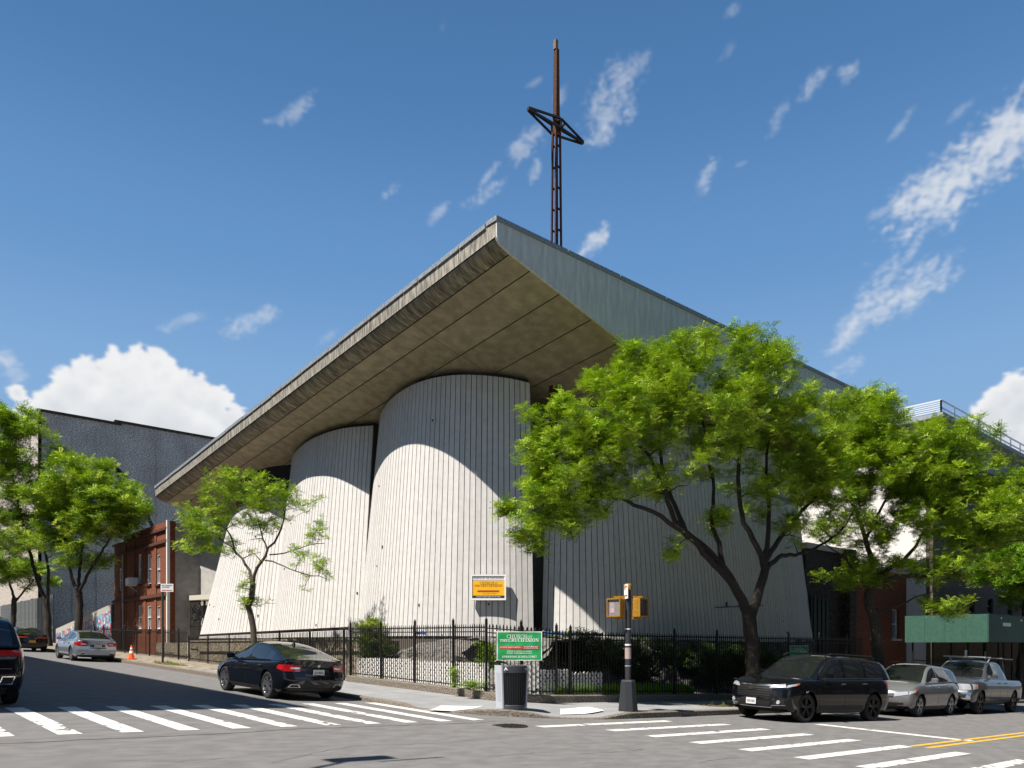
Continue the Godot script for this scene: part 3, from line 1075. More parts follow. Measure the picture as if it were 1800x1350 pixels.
# ---- yard behind the fence
func fence_path() -> Array:
	return [Vector2(13.85, -24.1), Vector2(13.82, -20.5), Vector2(13.78, -18.0), Vector2(13.62, -16.4), Vector2(13.82, -15.6), Vector2(14.5, -15.22), Vector2(15.6, -15.12), Vector2(18.0, -15.1), Vector2(24.0, -15.08), Vector2(33.5, -15.05)]
func walk_along(pts: Array, step: float) -> Array:
	var out := []
	var rest := 0.0
	for i in pts.size() - 1:
		var a: Vector2 = pts[i]
		var b: Vector2 = pts[i + 1]
		var l := a.distance_to(b)
		var s := rest
		while s < l:
			out.append([a.lerp(b, s / l), (b - a).normalized()])
			s += step
		rest = s - l
	return out
func picket_mesh(h: float, spear := true) -> ArrayMesh:
	var mb := MB.new()
	mb.box(Vector3(0, h * 0.5 - 0.05, 0), Vector3(0.020, h - 0.1, 0.020))
	if spear:
		mb.flat()
		var k := [Vector3(-0.036, h - 0.075, 0), Vector3(0, h - 0.075, -0.014), Vector3(0.036, h - 0.075, 0), Vector3(0, h - 0.075, 0.014)]
		for i in 4:
			mb.tri(k[i], Vector3(0, h + 0.02, 0), k[(i + 1) % 4])
			mb.tri(k[(i + 1) % 4], Vector3(0, h - 0.12, 0), k[i])
	return mb.mesh()
func iron_fence(called: String, label: String, pts: Array, tops: Array, lift: float, rails: Array, step: float, post_gap: float, post_up: float, spear := true, group := "") -> void:
	# tops: level of the picket tops at the two ends
	var p0: Vector2 = pts[0]
	var t := thing(called, g3(p0.x, p0.y, WALK), label, "fence", group)
	var total := 0.0
	for i in pts.size() - 1:
		total += pts[i].distance_to(pts[i + 1])
	var s := 0.0
	var cache := {}
	for q in walk_along(pts, step):
		var p: Vector2 = q[0]
		var y0 := gy(p.x, p.y) + WALK + lift
		var y1: float = lerpf(tops[0], tops[1], s / total)
		s += step
		var h := snappedf(y1 - y0, 0.02)
		if not cache.has(h):
			cache[h] = picket_mesh(h, spear)
		put("picket", cache[h], M.fence_iron, t, Vector3(p.x, y1 - h, p.y) - t.position, Basis(Vector3.UP, -q[1].angle()))
	for r in rails:
		for i in pts.size() - 1:
			var a: Vector2 = pts[i]
			var b: Vector2 = pts[i + 1]
			var ends := []
			for p in [a, b]:
				var f := 0.0
				var run := 0.0
				for j in pts.size() - 1:
					if p == pts[j]:
						f = run / total
					run += pts[j].distance_to(pts[j + 1])
				if p == pts[-1]:
					f = 1.0
				var y: float = lerpf(tops[0], tops[1], f) + r[0] if r[0] < 0.0 else gy(p.x, p.y) + WALK + r[0]
				ends.append(Vector3(p.x, y, p.y))
			var mb := MB.new()
			mb.bar(ends[0], ends[1], 0.03, r[1])
			fit("rail", mb, M.fence_iron, t)
	s = 0.0
	for q in walk_along(pts, post_gap):
		var p: Vector2 = q[0]
		var y1: float = lerpf(tops[0], tops[1], s / total) + post_up
		s += post_gap
		var mb := MB.new()
		var y0 := gy(p.x, p.y) + WALK
		mb.box(Vector3(p.x, (y0 + y1) * 0.5, p.y), Vector3(0.055, y1 - y0, 0.055))
		mb.cyl(Vector3(p.x, y1, p.y), Vector3(p.x, y1 + 0.07, p.y), 0.035, 0.004, 6)
		fit("post", mb, M.fence_iron, t)

func yard() -> void:
	var fp := fence_path()
	# low concrete kerb under the fence
	var kb := MB.new()
	var rows := []
	for i in fp.size():
		var a: Vector2 = fp[i]
		var d: Vector2 = (fp[mini(i + 1, fp.size() - 1)] - fp[maxi(i - 1, 0)]).normalized()
		var nn := Vector2(-d.y, d.x) * 0.16
		var o := a + nn
		var n := a - nn
		var up := WALK + 0.21
		rows.append([g3(o.x, o.y, 0.0), g3(o.x, o.y, up - 0.025), g3(a.x + nn.x * 0.85, a.y + nn.y * 0.85, up), g3(n.x, n.y, up), g3(n.x, n.y, 0.0)])
	kb.grid(rows, false, false)
	var k := fit("fence_kerb", kb, M.kerb)
	tag(k, "low worn concrete kerb under the spear-topped corner fence", "kerb wall")
	var lefts := [fp[0], fp[1], fp[2], fp[3]]
	var mids := [fp[3], fp[4], fp[5], fp[6]]
	var rights := [fp[6], fp[7], fp[8], fp[9]]
	iron_fence("spear_fence", "black spear-topped iron fence before the rock and white lattice", lefts, [2.30, 2.22], 0.24, [[-0.10, 0.035], [-0.22, 0.03], [0.30, 0.03]], 0.115, 2.0, 0.12)
	iron_fence("spear_fence", "black spear-topped iron fence bending round the corner behind the bin", mids, [2.22, 2.02], 0.24, [[-0.12, 0.035], [-0.24, 0.03], [0.30, 0.03]], 0.115, 1.1, 0.12)
	iron_fence("spear_fence", "black spear-topped iron fence in the shade behind the black sport utility", rights, [2.02, 1.96], 0.24, [[-0.10, 0.035], [-0.24, 0.03], [0.30, 0.03]], 0.12, 2.35, 0.12)
	# rail along the ramp and fence before the brick house
	iron_fence("ramp_railing", "dark steel railing with thick handrail along the ramp behind the black sedan", [Vector2(13.9, -40.2), Vector2(13.88, -24.3)], [2.14, 2.26], 0.02, [[-0.03, 0.11], [0.14, 0.05]], 0.135, 2.6, -0.02, false)
	iron_fence("house_fence", "black iron fence before the red brick house", [Vector2(13.95, -58.5), Vector2(13.9, -40.4)], [2.95, 2.42], 0.05, [[-0.16, 0.04], [0.14, 0.04]], 0.15, 2.4, 0.1)
	# concrete wall of the ramp
	var rw := MB.new()
	for i in 3:
		var z0 := -41.5 + i * 5.75
		rw.hexa(g3(14.45, z0, -0.2), g3(14.75, z0, -0.2), g3(14.75, z0 + 5.73, -0.2), g3(14.45, z0 + 5.73, -0.2), Vector3(14.45, 1.84, z0), Vector3(14.75, 1.84, z0), Vector3(14.75, 1.84, z0 + 5.73), Vector3(14.45, 1.84, z0 + 5.73))
	rw.box(Vector3(14.6, 1.87, -32.9), Vector3(0.4, 0.07, 17.3))
	tag(fit("ramp_wall", rw, M.retain), "tan concrete wall of the ramp behind the dark railing", "wall")
	# terrace behind it
	var tr := MB.new()
	tr.span(Vector3(14.75, 0.2, -48.0), Vector3(18.5, 1.80, -24.2))
	struct("terrace", tr, M.retain)
	# rock
	var fn := FastNoiseLite.new()
	fn.seed = 3
	fn.frequency = 0.55
	fn.fractal_octaves = 5
	var fc := FastNoiseLite.new()
	fc.seed = 8
	fc.noise_type = FastNoiseLite.TYPE_CELLULAR
	fc.frequency = 0.8
	fc.cellular_return_type = FastNoiseLite.RETURN_DISTANCE2_SUB
	var rk := MB.new()
	var walkp := walk_along(fp, 0.16)
	var grid := []
	for q in walkp:
		var p: Vector2 = q[0]
		var inw: Vector2 = Vector2(q[1].y, -q[1].x)
		var row := []
		for j in 20:
			var u := j / 19.0
			var reach := 0.55 + 3.6 * pow(u, 1.3)
			var o := p + inw * reach
			var hh: float = lerpf(0.0, 1.0, smoothstep(0.02, 0.55, u)) * (1.72 - gy(p.x, p.y))
			var nz := fn.get_noise_3d(o.x, hh * 1.4, o.y)
			var cz := fc.get_noise_3d(o.x, hh, o.y)
			var dis := (nz * 0.62 + cz * 0.5) * smoothstep(0.0, 0.15, u)
			row.append(Vector3(o.x - inw.x * dis, gy(p.x, p.y) + WALK + 0.1 + hh + dis * 0.35 * smoothstep(0.0, 0.4, u), o.y - inw.y * dis))
		grid.append(row)
	rk.grid(grid, false, false)
	struct("rock_outcrop", rk, M.rock)
	# white lattice panels leaning on the fence
	var lp := [[fp[0], fp[1], 0.3, 0.72], [fp[1], fp[2], 0.0, 0.76], [fp[2], fp[3], 0.0, 0.8], [fp[4], fp[5], 0.0, 0.84], [fp[5], fp[6], 0.0, 0.72], [fp[6], Vector2(17.0, -15.1), 0.0, 0.68]]
	var lat := -1
	for c in lp:
		lat += 1
		var a: Vector2 = c[0]
		var b: Vector2 = c[1]
		var dir := (b - a).normalized()
		var inw := Vector2(dir.y, -dir.x) * 0.09
		a += dir * c[2] + inw
		b += inw
		var l := a.distance_to(b)
		var hh: float = c[3]
		var y0 := gy((a.x + b.x) / 2, (a.y + b.y) / 2) + WALK + 0.16
		var t := thing("lattice_panel", Vector3(a.x, y0, a.y), ["white lattice panel before the sunlit rock between ramp and bin", "white lattice panel before the sunlit rock between ramp and bin", "white lattice panel before the sunlit rock between ramp and bin", "white lattice panel right behind the litter bin", "white lattice panel under the green banner", "white lattice panel standing in the shaded grass strip"][lat], "lattice", "white lattice panels along the fence")
		var ux := Vector3(dir.x, 0, dir.y)
		var nz := Vector3(dir.y, 0, -dir.x)
		var gap := 0.165
		for s in [-1, 1]:
			var x := -hh
			while x < l + hh:
				# a slat at 45 degrees clipped to the panel
				var xa := x
				var xb: float = x + hh * s
				var ya := 0.0
				var yb := hh
				if s > 0:
					if xa < 0: ya = -xa; xa = 0.0
					if xb > l: yb = hh - (xb - l); xb = l
				else:
					if xa > l: ya = xa - l; xa = l
					if xb < 0: yb = hh + xb; xb = 0.0
				if yb - ya > 0.05:
					var mb := MB.new()
					var o: Vector3 = nz * 0.006 * s
					mb.bar(t.position + ux * xa + Vector3(0, ya, 0) + o, t.position + ux * xb + Vector3(0, yb, 0) + o, 0.011, 0.062, nz.cross(ux * (xb - xa) + Vector3(0, yb - ya, 0)).normalized())
					fit("slat", mb, M.lattice, t)
				x += gap
	# blue tarpaulin scraps on the ledge
	for c in [[960, 1112, 26, 5], [990, 1113, 34, 6], [1035, 1115, 26, 7], [736, 1113, 10, 9]]:
		var p := far(c[0], c[1], 24.5)
		var mb := MB.new()
		var rr := []
		for i in 5:
			var r2 := []
			for j in 9:
				r2.append(p + rt * (c[2] * 24.5 / F) * (j / 8.0 - 0.5) * 2.0 + Vector3(0, rng.randf_range(-0.5, 0.5) * c[3] * 24.5 / F + 0.03 * sin(i * 2.0), 0) + fw * (i * 0.12))
			rr.append(r2)
		mb.grid(rr)
		tag(fit("blue_tarpaulin", mb, M.tarp), "crumpled blue plastic tarpaulin on the ledge under the shaded wall" if c[0] > 800 else "small blue plastic scrap on the sunlit rock beside the shrub", "tarpaulin", "blue tarpaulin scraps")

# ---- signs and street furniture
func bend(x: float, y: float) -> float:
	return 0.010 * sin(x * 9.0 + y * 7.0) + 0.008 * sin(x * 4.0 - y * 13.0 + 1.0) + 0.006 * sin(x * 21.0 + 2.0 * y)
func bin_outline(s: float, grow: float) -> Array:
	var a := []
	for i in 13:
		var th := PI * i / 12.0
		a.append(Vector3(cos(th) * 0.30 * s, 0, 0.06 + (0.06 + 0.17 * sin(th)) * s + grow))
	a.append(Vector3(-0.30 * s, 0, -0.27 * s))
	a.append(Vector3(0.30 * s, 0, -0.27 * s))
	return a
func bin_loft(levels: Array) -> ArrayMesh:
	var m2 := MB.new()
	var rows := []
	for l in levels:
		var r := []
		for p in bin_outline(l[1], l[2]):
			r.append(p + Vector3(0, l[0], 0))
		rows.append(r)
	m2.grid(rows, true, false)
	m2.flat()
	for e in [0, rows.size() - 1]:
		var r: Array = rows[e]
		for i in range(1, r.size() - 1):
			m2.tri(r[0], r[i], r[i + 1])
	return m2.mesh()
func post_ring(lv: Array, sides: int) -> ArrayMesh:
	var m2 := MB.new()
	for i in lv.size() - 1:
		m2.tube([Vector3(0, lv[i][0], 0), Vector3(0, lv[i + 1][0], 0)], [lv[i][1], lv[i + 1][1]], sides)
	return m2.mesh()
func polar(a: float, l: Array) -> Vector3:
	return Vector3(cos(a) * l[1], l[0], sin(a) * l[1])
func banner(at: Vector3, face: Basis, w: float, h: float, label: String) -> void:
	var t := thing("church_banner", at, label, "banner")
	t.basis = face
	for layer in [[1.0, 0.0, M.white, "sheet"], [0.965, 0.004, M.banner_green, "green_field"]]:
		var rows := []
		var hw: float = w * 0.5 * layer[0]
		var hh: float = h * 0.5 - w * 0.5 * (1.0 - layer[0])
		for i in 13:
			var r := []
			for j in 21:
				var x := -hw + 2.0 * hw * j / 20.0
				var y := -hh + 2.0 * hh * i / 12.0
				r.append(Vector3(x, y, bend(x, y) + layer[1]))
			rows.append(r)
		rows.reverse()
		var mb := MB.new()
		mb.grid(rows)
		put(layer[3], mb.mesh(), layer[2], t)
	var rb := []
	for i in 3:
		var r := []
		for j in 21:
			var x := (-0.44 + 0.88 * j / 20.0) * w
			var y := (0.005 - 0.115 * i / 2.0) * h
			r.append(Vector3(x, y, bend(x, y) + 0.008))
		rb.append(r)
	var rm := MB.new()
	rm.grid(rb)
	put("red_strip", rm.mesh(), M.sign_red, t)
	var z := 0.013
	letters("lettering", t, "CHURCH", 0.44 * w, 0.115 * h, Vector3(-0.055 * w, 0.335 * h, z), Basis.IDENTITY, M.white, true, 400, true)
	letters("lettering", t, "OF", 0.11 * w, 0.075 * h, Vector3(0.235 * w, 0.32 * h, z), Basis.IDENTITY, M.white, true, 400, true)
	letters("lettering", t, "THE", 0.18 * w, 0.085 * h, Vector3(-0.345 * w, 0.19 * h, z), Basis.IDENTITY, M.white, true, 700, true)
	letters("lettering", t, "CRUCIFIXION", 0.67 * w, 0.115 * h, Vector3(0.095 * w, 0.205 * h, z), Basis.IDENTITY, M.white, true, 700, true)
	letters("lettering", t, "SOUP KITCHEN |", 0.48 * w, 0.062 * h, Vector3(-0.185 * w, -0.05 * h, z), Basis.IDENTITY, M.white, true, 700, true)
	letters("lettering", t, "SATURDAY", 0.32 * w, 0.042 * h, Vector3(0.255 * w, -0.023 * h, z), Basis.IDENTITY, M.white, true, 700, true)
	letters("lettering", t, "12 NOON TO 2PM", 0.32 * w, 0.036 * h, Vector3(0.255 * w, -0.078 * h, z), Basis.IDENTITY, M.white, true, 700, true)
	letters("lettering", t, "FROM 12 NOON, OUTSIDE", 0.54 * w, 0.045 * h, Vector3(0.0, -0.185 * h, z), Basis.IDENTITY, M.white, true, 700, true)
	letters("lettering", t, "UNTIL FURTHER NOTICE", 0.56 * w, 0.045 * h, Vector3(0.0, -0.25 * h, z), Basis.IDENTITY, M.white, true, 700, true)
	letters("lettering", t, "EVERYONE IS WELCOME!", 0.76 * w, 0.07 * h, Vector3(0.0, -0.37 * h, z), Basis.IDENTITY, M.white, true, 700, true)
	for c in [[-1, 1], [1, 1], [1, -1], [-1, -1]]:
		var tie := MB.new()
		tie.cyl(Vector3(c[0] * w * 0.485, c[1] * h * 0.47, 0.0), Vector3(c[0] * (w * 0.5 + 0.05), c[1] * (h * 0.5 + 0.03), -0.06), 0.006, 0.006, 5)
		put("tie", tie.mesh(), M.white, t)

func face_basis(n: Vector3) -> Basis:
	n.y = 0.0
	n = n.normalized()
	return Basis(Vector3.UP.cross(n).normalized(), Vector3.UP, n)

func furniture() -> void:
	banner(far(913, 1135.5, 20.35), face_basis(-fw + rt * 0.1), 80.0 * 20.35 / F, 51.0 * 20.35 / F, "green banner with white lettering tied to the fence above the bin")
	var bp := on_z(1404, 1152, -15.0)
	banner(bp, face_basis(Vector3(-0.1, 0, 1)), 1.19, 0.75, "green banner on the shaded fence behind the black sport utility")
	# yellow notice box on the curved wall
	var best := []
	var err := 1e9
	for q in drum_at:
		var g: Vector3 = q[1]
		var h: Vector3 = q[2]
		var p := g.lerp(h, clampf((3.4 - g.y) / (h.y - g.y), 0, 1))
		var r := p - Vector3(0, EYE, 0)
		var px := CX + F * r.dot(rt) / r.dot(fw)
		if absf(px - 858.0) < err and r.dot(fw) < 29.0:
			err = absf(px - 858.0)
			best = [p, q[3], r.dot(fw)]
	var nn: Vector3 = best[1]
	var d: float = best[2] - 0.26
	var at := far(858.5, 1032.5, d)
	var w := 62.0 * d / F
	var h := 45.0 * d / F
	var t := thing("notice_box", at, "yellow and white church notice box mounted on the curved white wall", "sign")
	t.basis = face_basis(-fw * 0.8 + nn * 0.2)
	var mb := MB.new()
	mb.block(Vector3(0, 0, -0.07), Vector3(w, h, 0.14), 0.012)
	put("case", mb.mesh(), M.bin_grey, t)
	var bars := [[Vector3(0, h * 0.47, 0.012), Vector3(w, h * 0.06, 0.03)], [Vector3(0, -h * 0.465, 0.012), Vector3(w, h * 0.07, 0.03)], [Vector3(-w * 0.48, 0, 0.014), Vector3(w * 0.04, h, 0.03)], [Vector3(w * 0.48, 0, 0.014), Vector3(w * 0.04, h, 0.03)]]
	for c in bars:
		mb = MB.new()
		mb.box(c[0], c[1])
		put("frame", mb.mesh(), M.white, t)
	for c in [[0.36, 0.13, M.white, "header"], [-0.03, 0.58, M.sign_yellow, "yellow_field"], [-0.37, 0.09, M.ink, "footer"]]:
		mb = MB.new()
		mb.box(Vector3(0, h * c[0], 0.003), Vector3(w * 0.92, h * c[1], 0.004))
		put(c[3], mb.mesh(), c[2], t)
	mb = MB.new()
	mb.block(Vector3(0, -h * 0.15, 0.006), Vector3(w * 0.62, h * 0.07, 0.004), 0.0015)
	put("red_strip", mb.mesh(), M.sign_red, t)
	var I := Basis.IDENTITY
	letters("lettering", t, "CHURCH OF THE CRUCIFIXION", 0.88 * w, 0.06 * h, Vector3(0, 0.36 * h, 0.007), I, M.ink, false, 700)
	letters("lettering", t, "CHURCH", 0.40 * w, 0.095 * h, Vector3(-0.04 * w, 0.175 * h, 0.007), I, M.ink_brown, true, 400)
	letters("lettering", t, "OF", 0.09 * w, 0.06 * h, Vector3(0.22 * w, 0.165 * h, 0.007), I, M.ink_brown, true, 400)
	letters("lettering", t, "THE", 0.16 * w, 0.07 * h, Vector3(-0.32 * w, 0.065 * h, 0.007), I, M.ink_brown, true, 700)
	letters("lettering", t, "CRUCIFIXION", 0.62 * w, 0.095 * h, Vector3(0.09 * w, 0.07 * h, 0.007), I, M.ink_brown, true, 700)
	letters("lettering", t, "212 281 4900", 0.40 * w, 0.045 * h, Vector3(0.03 * w, -0.245 * h, 0.007), I, M.ink_brown, true, 400)
	letters("lettering", t, "459 WEST 149TH STREET, NY, NY 10031", 0.68 * w, 0.035 * h, Vector3(0, -0.37 * h, 0.007), I, M.white, false, 700)
	mb = MB.new()
	mb.box(Vector3(0, 0, -0.26), Vector3(w * 0.7, 0.05, 0.26))
	put("bracket", mb.mesh(), M.galv, t)
	# litter bin
	var c0 := ground(901, 1246, WALK)
	t = thing("litter_bin", c0, "grey and black street litter bin with mesh front at the corner", "litter bin")
	t.basis = face_basis(-fw + rt * 0.42)
	var H := 1.03
	put("basket", bin_loft([[0.10, 0.86, 0.0], [0.86, 0.97, 0.0]]), M.bin_black, t)
	put("rim", bin_loft([[0.86, 1.0, 0.012], [H - 0.02, 1.03, 0.012], [H, 1.0, 0.0]]), M.bin_rim, t)
	put("foot", bin_loft([[0.0, 0.88, 0.02], [0.09, 0.88, 0.02], [0.11, 0.86, 0.0]]), M.bin_rim, t)
	for s in [-1.0, 1.0]:
		mb = MB.new()
		mb.hexa(Vector3(s * 0.27, 0.02, -0.27), Vector3(s * 0.31, 0.02, -0.27), Vector3(s * 0.31, 0.02, 0.14), Vector3(s * 0.27, 0.02, 0.14), Vector3(s * 0.31, H, -0.29), Vector3(s * 0.345, H, -0.29), Vector3(s * 0.345, H, 0.15), Vector3(s * 0.31, H, 0.15))
		put("side_panel", mb.mesh(), M.bin_grey, t)
		for i in 15:
			var y := 0.22 + i * 0.045
			var xo: float = s * (0.312 + 0.034 * y / H)
			mb = MB.new()
			mb.box(Vector3(xo, y, -0.06), Vector3(0.012, 0.014, 0.24))
			put("louvre", mb.mesh(), M.bin_grey, t)
	for i in 15:
		var th := PI * (i + 0.5) / 15.0
		mb = MB.new()
		mb.bar(Vector3(cos(th) * 0.262, 0.12, 0.065 + 0.86 * (0.06 + 0.17 * sin(th)) + 0.008), Vector3(cos(th) * 0.295, 0.86, 0.065 + 0.97 * (0.06 + 0.17 * sin(th)) + 0.008), 0.012)
		put("mesh_bar", mb.mesh(), M.bin_black, t)
	letters("lettering", t, "NYC", 0.10, 0.05, Vector3(0.235, 0.945, 0.282), Basis(Vector3.UP, 0.62), M.white, false, 800)
	mb = MB.new()
	mb.prism(Vector3(-0.19, 0.91, 0.318), Vector3.RIGHT, Vector3.UP, Vector3(0, 0, 0.003), PackedVector2Array([Vector2(-0.03, 0.05), Vector2(0.0, 0.09), Vector2(0.03, 0.05), Vector2(0.015, 0.05), Vector2(0.05, 0.02), Vector2(0.035, 0.005), Vector2(0.0, 0.035), Vector2(-0.03, 0.0), Vector2(-0.045, 0.012), Vector2(-0.015, 0.05)]))
	put("litter_symbol", mb.mesh(), M.white, t, Vector3(0, 0, 0), Basis(Vector3.UP, -0.3))
	# pedestrian signal
	var pp := ground(1104, 1250, WALK)
	t = thing("signal_pole", pp, "black pedestrian signal pole with two yellow signal heads on the corner", "signal")
	var bm := MB.new()
	for i in 8:
		var a0 := TAU * (i + 0.5) / 8
		var a1 := TAU * (i + 1.5) / 8
		var lo := [0.0, 0.255]
		var hi := [0.74, 0.185]
		bm.flat()
		bm.quad(polar(a0, lo), polar(a1, lo), polar(a1, hi), polar(a0, hi))
		bm.quad(polar(a0, hi), polar(a1, hi), polar(a1, [0.78, 0.16]), polar(a0, [0.78, 0.16]))
		bm.tri(polar(a0, [0.78, 0.16]), polar(a1, [0.78, 0.16]), Vector3(0, 0.78, 0))
	put("base", bm.mesh(), M.pole_black, t)
	put("pole", post_ring([[0.75, 0.075], [3.07, 0.072]], 14), M.pole_black, t)
	put("cap", post_ring([[3.02, 0.092], [3.13, 0.092], [3.16, 0.08], [3.17, 0.06]], 14), M.signal_yellow, t)
	put("paper_sheet", post_ring([[1.30, 0.079], [1.58, 0.079]], 14), M.sticker, t)
	for c in [[1.63, 1.67], [2.03, 2.055], [1.12, 1.13]]:
		put("paper_scrap", post_ring([[c[0], 0.078], [c[1], 0.078]], 14), M.white, t)
	for y in [2.84, 2.31]:
		for s in [-1.0, 1.0]:
			mb = MB.new()
			mb.bar(Vector3(0, y, 0) + rt * 0.05 * s, Vector3(0, y, 0) + rt * 0.36 * s, 0.045, 0.045)
			put("bracket", mb.mesh(), M.signal_yellow, t)
	for s in [-1.0, 1.0]:
		var o: Vector3 = rt * 0.29 * s
		var nrm := Vector3(-1, 0, 0.12) if s < 0 else Vector3(0.12, 0, 1)
		var hb := face_basis(nrm)
		var hd := Node3D.new()
		hd.name = "signal_head"
		hd.transform = Transform3D(hb, o + Vector3(0, 2.575, 0))
		t.add_child(hd, true)
		hd.set_meta("label", "yellow signal head with grey hand lens" if s < 0 else "yellow signal head with dark walking figure lens")
		mb = MB.new()
		mb.block(Vector3(0, 0, -0.02), Vector3(0.38, 0.46, 0.17), 0.02)
		put("housing", mb.mesh(), M.signal_yellow, hd)
		for q in [[Vector3(0, 0.215, 0.10), Vector3(0.40, 0.03, 0.07)], [Vector3(0, -0.215, 0.10), Vector3(0.40, 0.03, 0.07)], [Vector3(-0.187, 0, 0.10), Vector3(0.026, 0.40, 0.07)], [Vector3(0.187, 0, 0.10), Vector3(0.026, 0.40, 0.07)]]:
			mb = MB.new()
			mb.box(q[0], q[1])
			put("frame", mb.mesh(), M.signal_yellow, hd)
		mb = MB.new()
		mb.box(Vector3(0, 0, 0.085), Vector3(0.345, 0.40, 0.012))
		put("lens", mb.mesh(), M.signal_lens if s < 0 else M.signal_lens_dark, hd)
		mb = MB.new()
		if s < 0:
			mb.box(Vector3(-0.06, -0.06, 0.093), Vector3(0.12, 0.14, 0.004))
			for i in 4:
				mb.box(Vector3(-0.105 + i * 0.03, 0.06, 0.093), Vector3(0.02, 0.14, 0.004))
		else:
			mb.cyl(Vector3(-0.06, 0.13, 0.092), Vector3(-0.06, 0.13, 0.096), 0.028)
			mb.bar(Vector3(-0.06, 0.1, 0.094), Vector3(-0.06, -0.02, 0.094), 0.06, 0.004)
			mb.bar(Vector3(-0.05, -0.02, 0.094), Vector3(-0.02, -0.15, 0.094), 0.03, 0.004)
			mb.bar(Vector3(-0.07, -0.02, 0.094), Vector3(-0.11, -0.15, 0.094), 0.03, 0.004)
			mb.bar(Vector3(-0.06, 0.07, 0.094), Vector3(-0.12, 0.0, 0.094), 0.02, 0.004)
		put("symbol", mb.mesh(), M.hand_orange if s < 0 else M.walk_white, hd)
		for y in [0.245, -0.245]:
			mb = MB.new()
			mb.cyl(Vector3(0, y - 0.02, -0.02), Vector3(0, y + 0.02, -0.02), 0.035, -1.0, 8)
			put("knob", mb.mesh(), M.signal_yellow, hd)
	var pl := MB.new()
	pl.box(Vector3.ZERO, Vector3(0.012, 0.36, 0.24))
	var plate := put("small_sign", pl.mesh(), M.white, t, Vector3(-0.10, 2.97, 0.02), Basis(Vector3.UP, -0.5))
	for y in [-0.10, 0.12]:
		pl = MB.new()
		pl.box(Vector3(-0.009, y, 0), Vector3(0.006, 0.025, 0.18))
		put("red_line", pl.mesh(), M.ink_red, plate)
	# parking sign on its post
	var sp := on_x(286, 1169, 11.55)
	sp.y = gy(sp.x, sp.z) + WALK
	t = thing("parking_sign", sp, "white parking sign with red arrow on a dark green post", "street sign")
	mb = MB.new()
	mb.bar(Vector3(0, -0.02, 0), Vector3(0, 3.55, 0), 0.10, 0.07)
	put("post", mb.mesh(), M.sign_post, t)
	var sb := face_basis(-fw + rt * 0.15)
	var pn := MB.new()
	pn.box(Vector3(0, 0, 0), Vector3(0.54, 0.36, 0.012))
	var sg := put("panel", pn.mesh(), M.white, t, Vector3(0, 3.40, 0) + sb * Vector3(0.20, 0, 0.06), sb)
	letters("lettering", sg, "NO STANDING", 0.44, 0.055, Vector3(0.0, 0.10, 0.009), Basis.IDENTITY, M.ink_blue, false, 700)
	letters("lettering", sg, "ANYTIME", 0.30, 0.055, Vector3(-0.05, 0.02, 0.009), Basis.IDENTITY, M.ink_blue, false, 700)
	pn = MB.new()
	pn.prism(Vector3(0, -0.115, 0.008), Vector3.RIGHT, Vector3.UP, Vector3(0, 0, 0.003), PackedVector2Array([Vector2(-0.22, 0), Vector2(-0.17, 0.03), Vector2(-0.17, 0.012), Vector2(0.17, 0.012), Vector2(0.17, 0.03), Vector2(0.22, 0), Vector2(0.17, -0.03), Vector2(0.17, -0.012), Vector2(-0.17, -0.012), Vector2(-0.17, -0.03)]))
	put("arrow", pn.mesh(), M.ink_red, sg)
	# traffic cone
	var cp := on_x(231, 1163, 11.35)
	cp.y = gy(cp.x, cp.z) + WALK
	t = thing("traffic_cone", cp, "orange traffic cone with white bands on the pavement behind the silver sedan", "cone")
	mb = MB.new()
	mb.block(Vector3(0, 0.025, 0), Vector3(0.40, 0.05, 0.40), 0.01)
	put("foot", mb.mesh(), M.cone, t)
	var lv := [0.05, 0.30, 0.42, 0.50, 0.58, 0.70]
	for i in 5:
		mb = MB.new()
		mb.tube([Vector3(0, lv[i], 0), Vector3(0, lv[i + 1], 0)], [lerpf(0.15, 0.025, lv[i] / 0.7), lerpf(0.15, 0.025, lv[i + 1] / 0.7)], 14)
		put("band" if i % 2 == 1 else "body", mb.mesh(), M.white if i % 2 == 1 else M.cone, t)

# ---- vehicles: a lofted body in the vehicle's own axes, x ahead, y up, z to its right
var S := {}
func look(tab: Array, x: float) -> float:
	if x <= tab[0][0]:
		return tab[0][1]
	for i in tab.size() - 1:
		if x <= tab[i + 1][0]:
			var t: float = (x - tab[i][0]) / (tab[i + 1][0] - tab[i][0])
			return lerpf(tab[i][1], tab[i + 1][1], t)
	return tab[-1][1]
func look_smooth(tab: Array, x: float) -> float:
	if x <= tab[0][0]:
		return tab[0][1]
	var n := tab.size()
	for i in n - 1:
		if x <= tab[i + 1][0]:
			var t: float = (x - tab[i][0]) / (tab[i + 1][0] - tab[i][0])
			var p0: Array = tab[maxi(i - 1, 0)]
			var p3: Array = tab[mini(i + 2, n - 1)]
			var h: float = tab[i + 1][0] - tab[i][0]
			var m0: float = (tab[i + 1][1] - p0[1]) / maxf(tab[i + 1][0] - p0[0], 0.001) * h
			var m1: float = (p3[1] - tab[i][1]) / maxf(p3[0] - tab[i][0], 0.001) * h
			var t2 := t * t
			var t3 := t2 * t
			return (2 * t3 - 3 * t2 + 1) * tab[i][1] + (t3 - 2 * t2 + t) * m0 + (-2 * t3 + 3 * t2) * tab[i + 1][1] + (t3 - t2) * m1
	return tab[-1][1]
const SECT := [[0.0, 0.90], [0.10, 0.965], [0.25, 0.985], [0.45, 1.0], [0.62, 1.0], [0.80, 0.985], [0.93, 0.955], [1.0, 0.90]]
func shoulder(x: float) -> float:
	return look_smooth(S.belt, x)
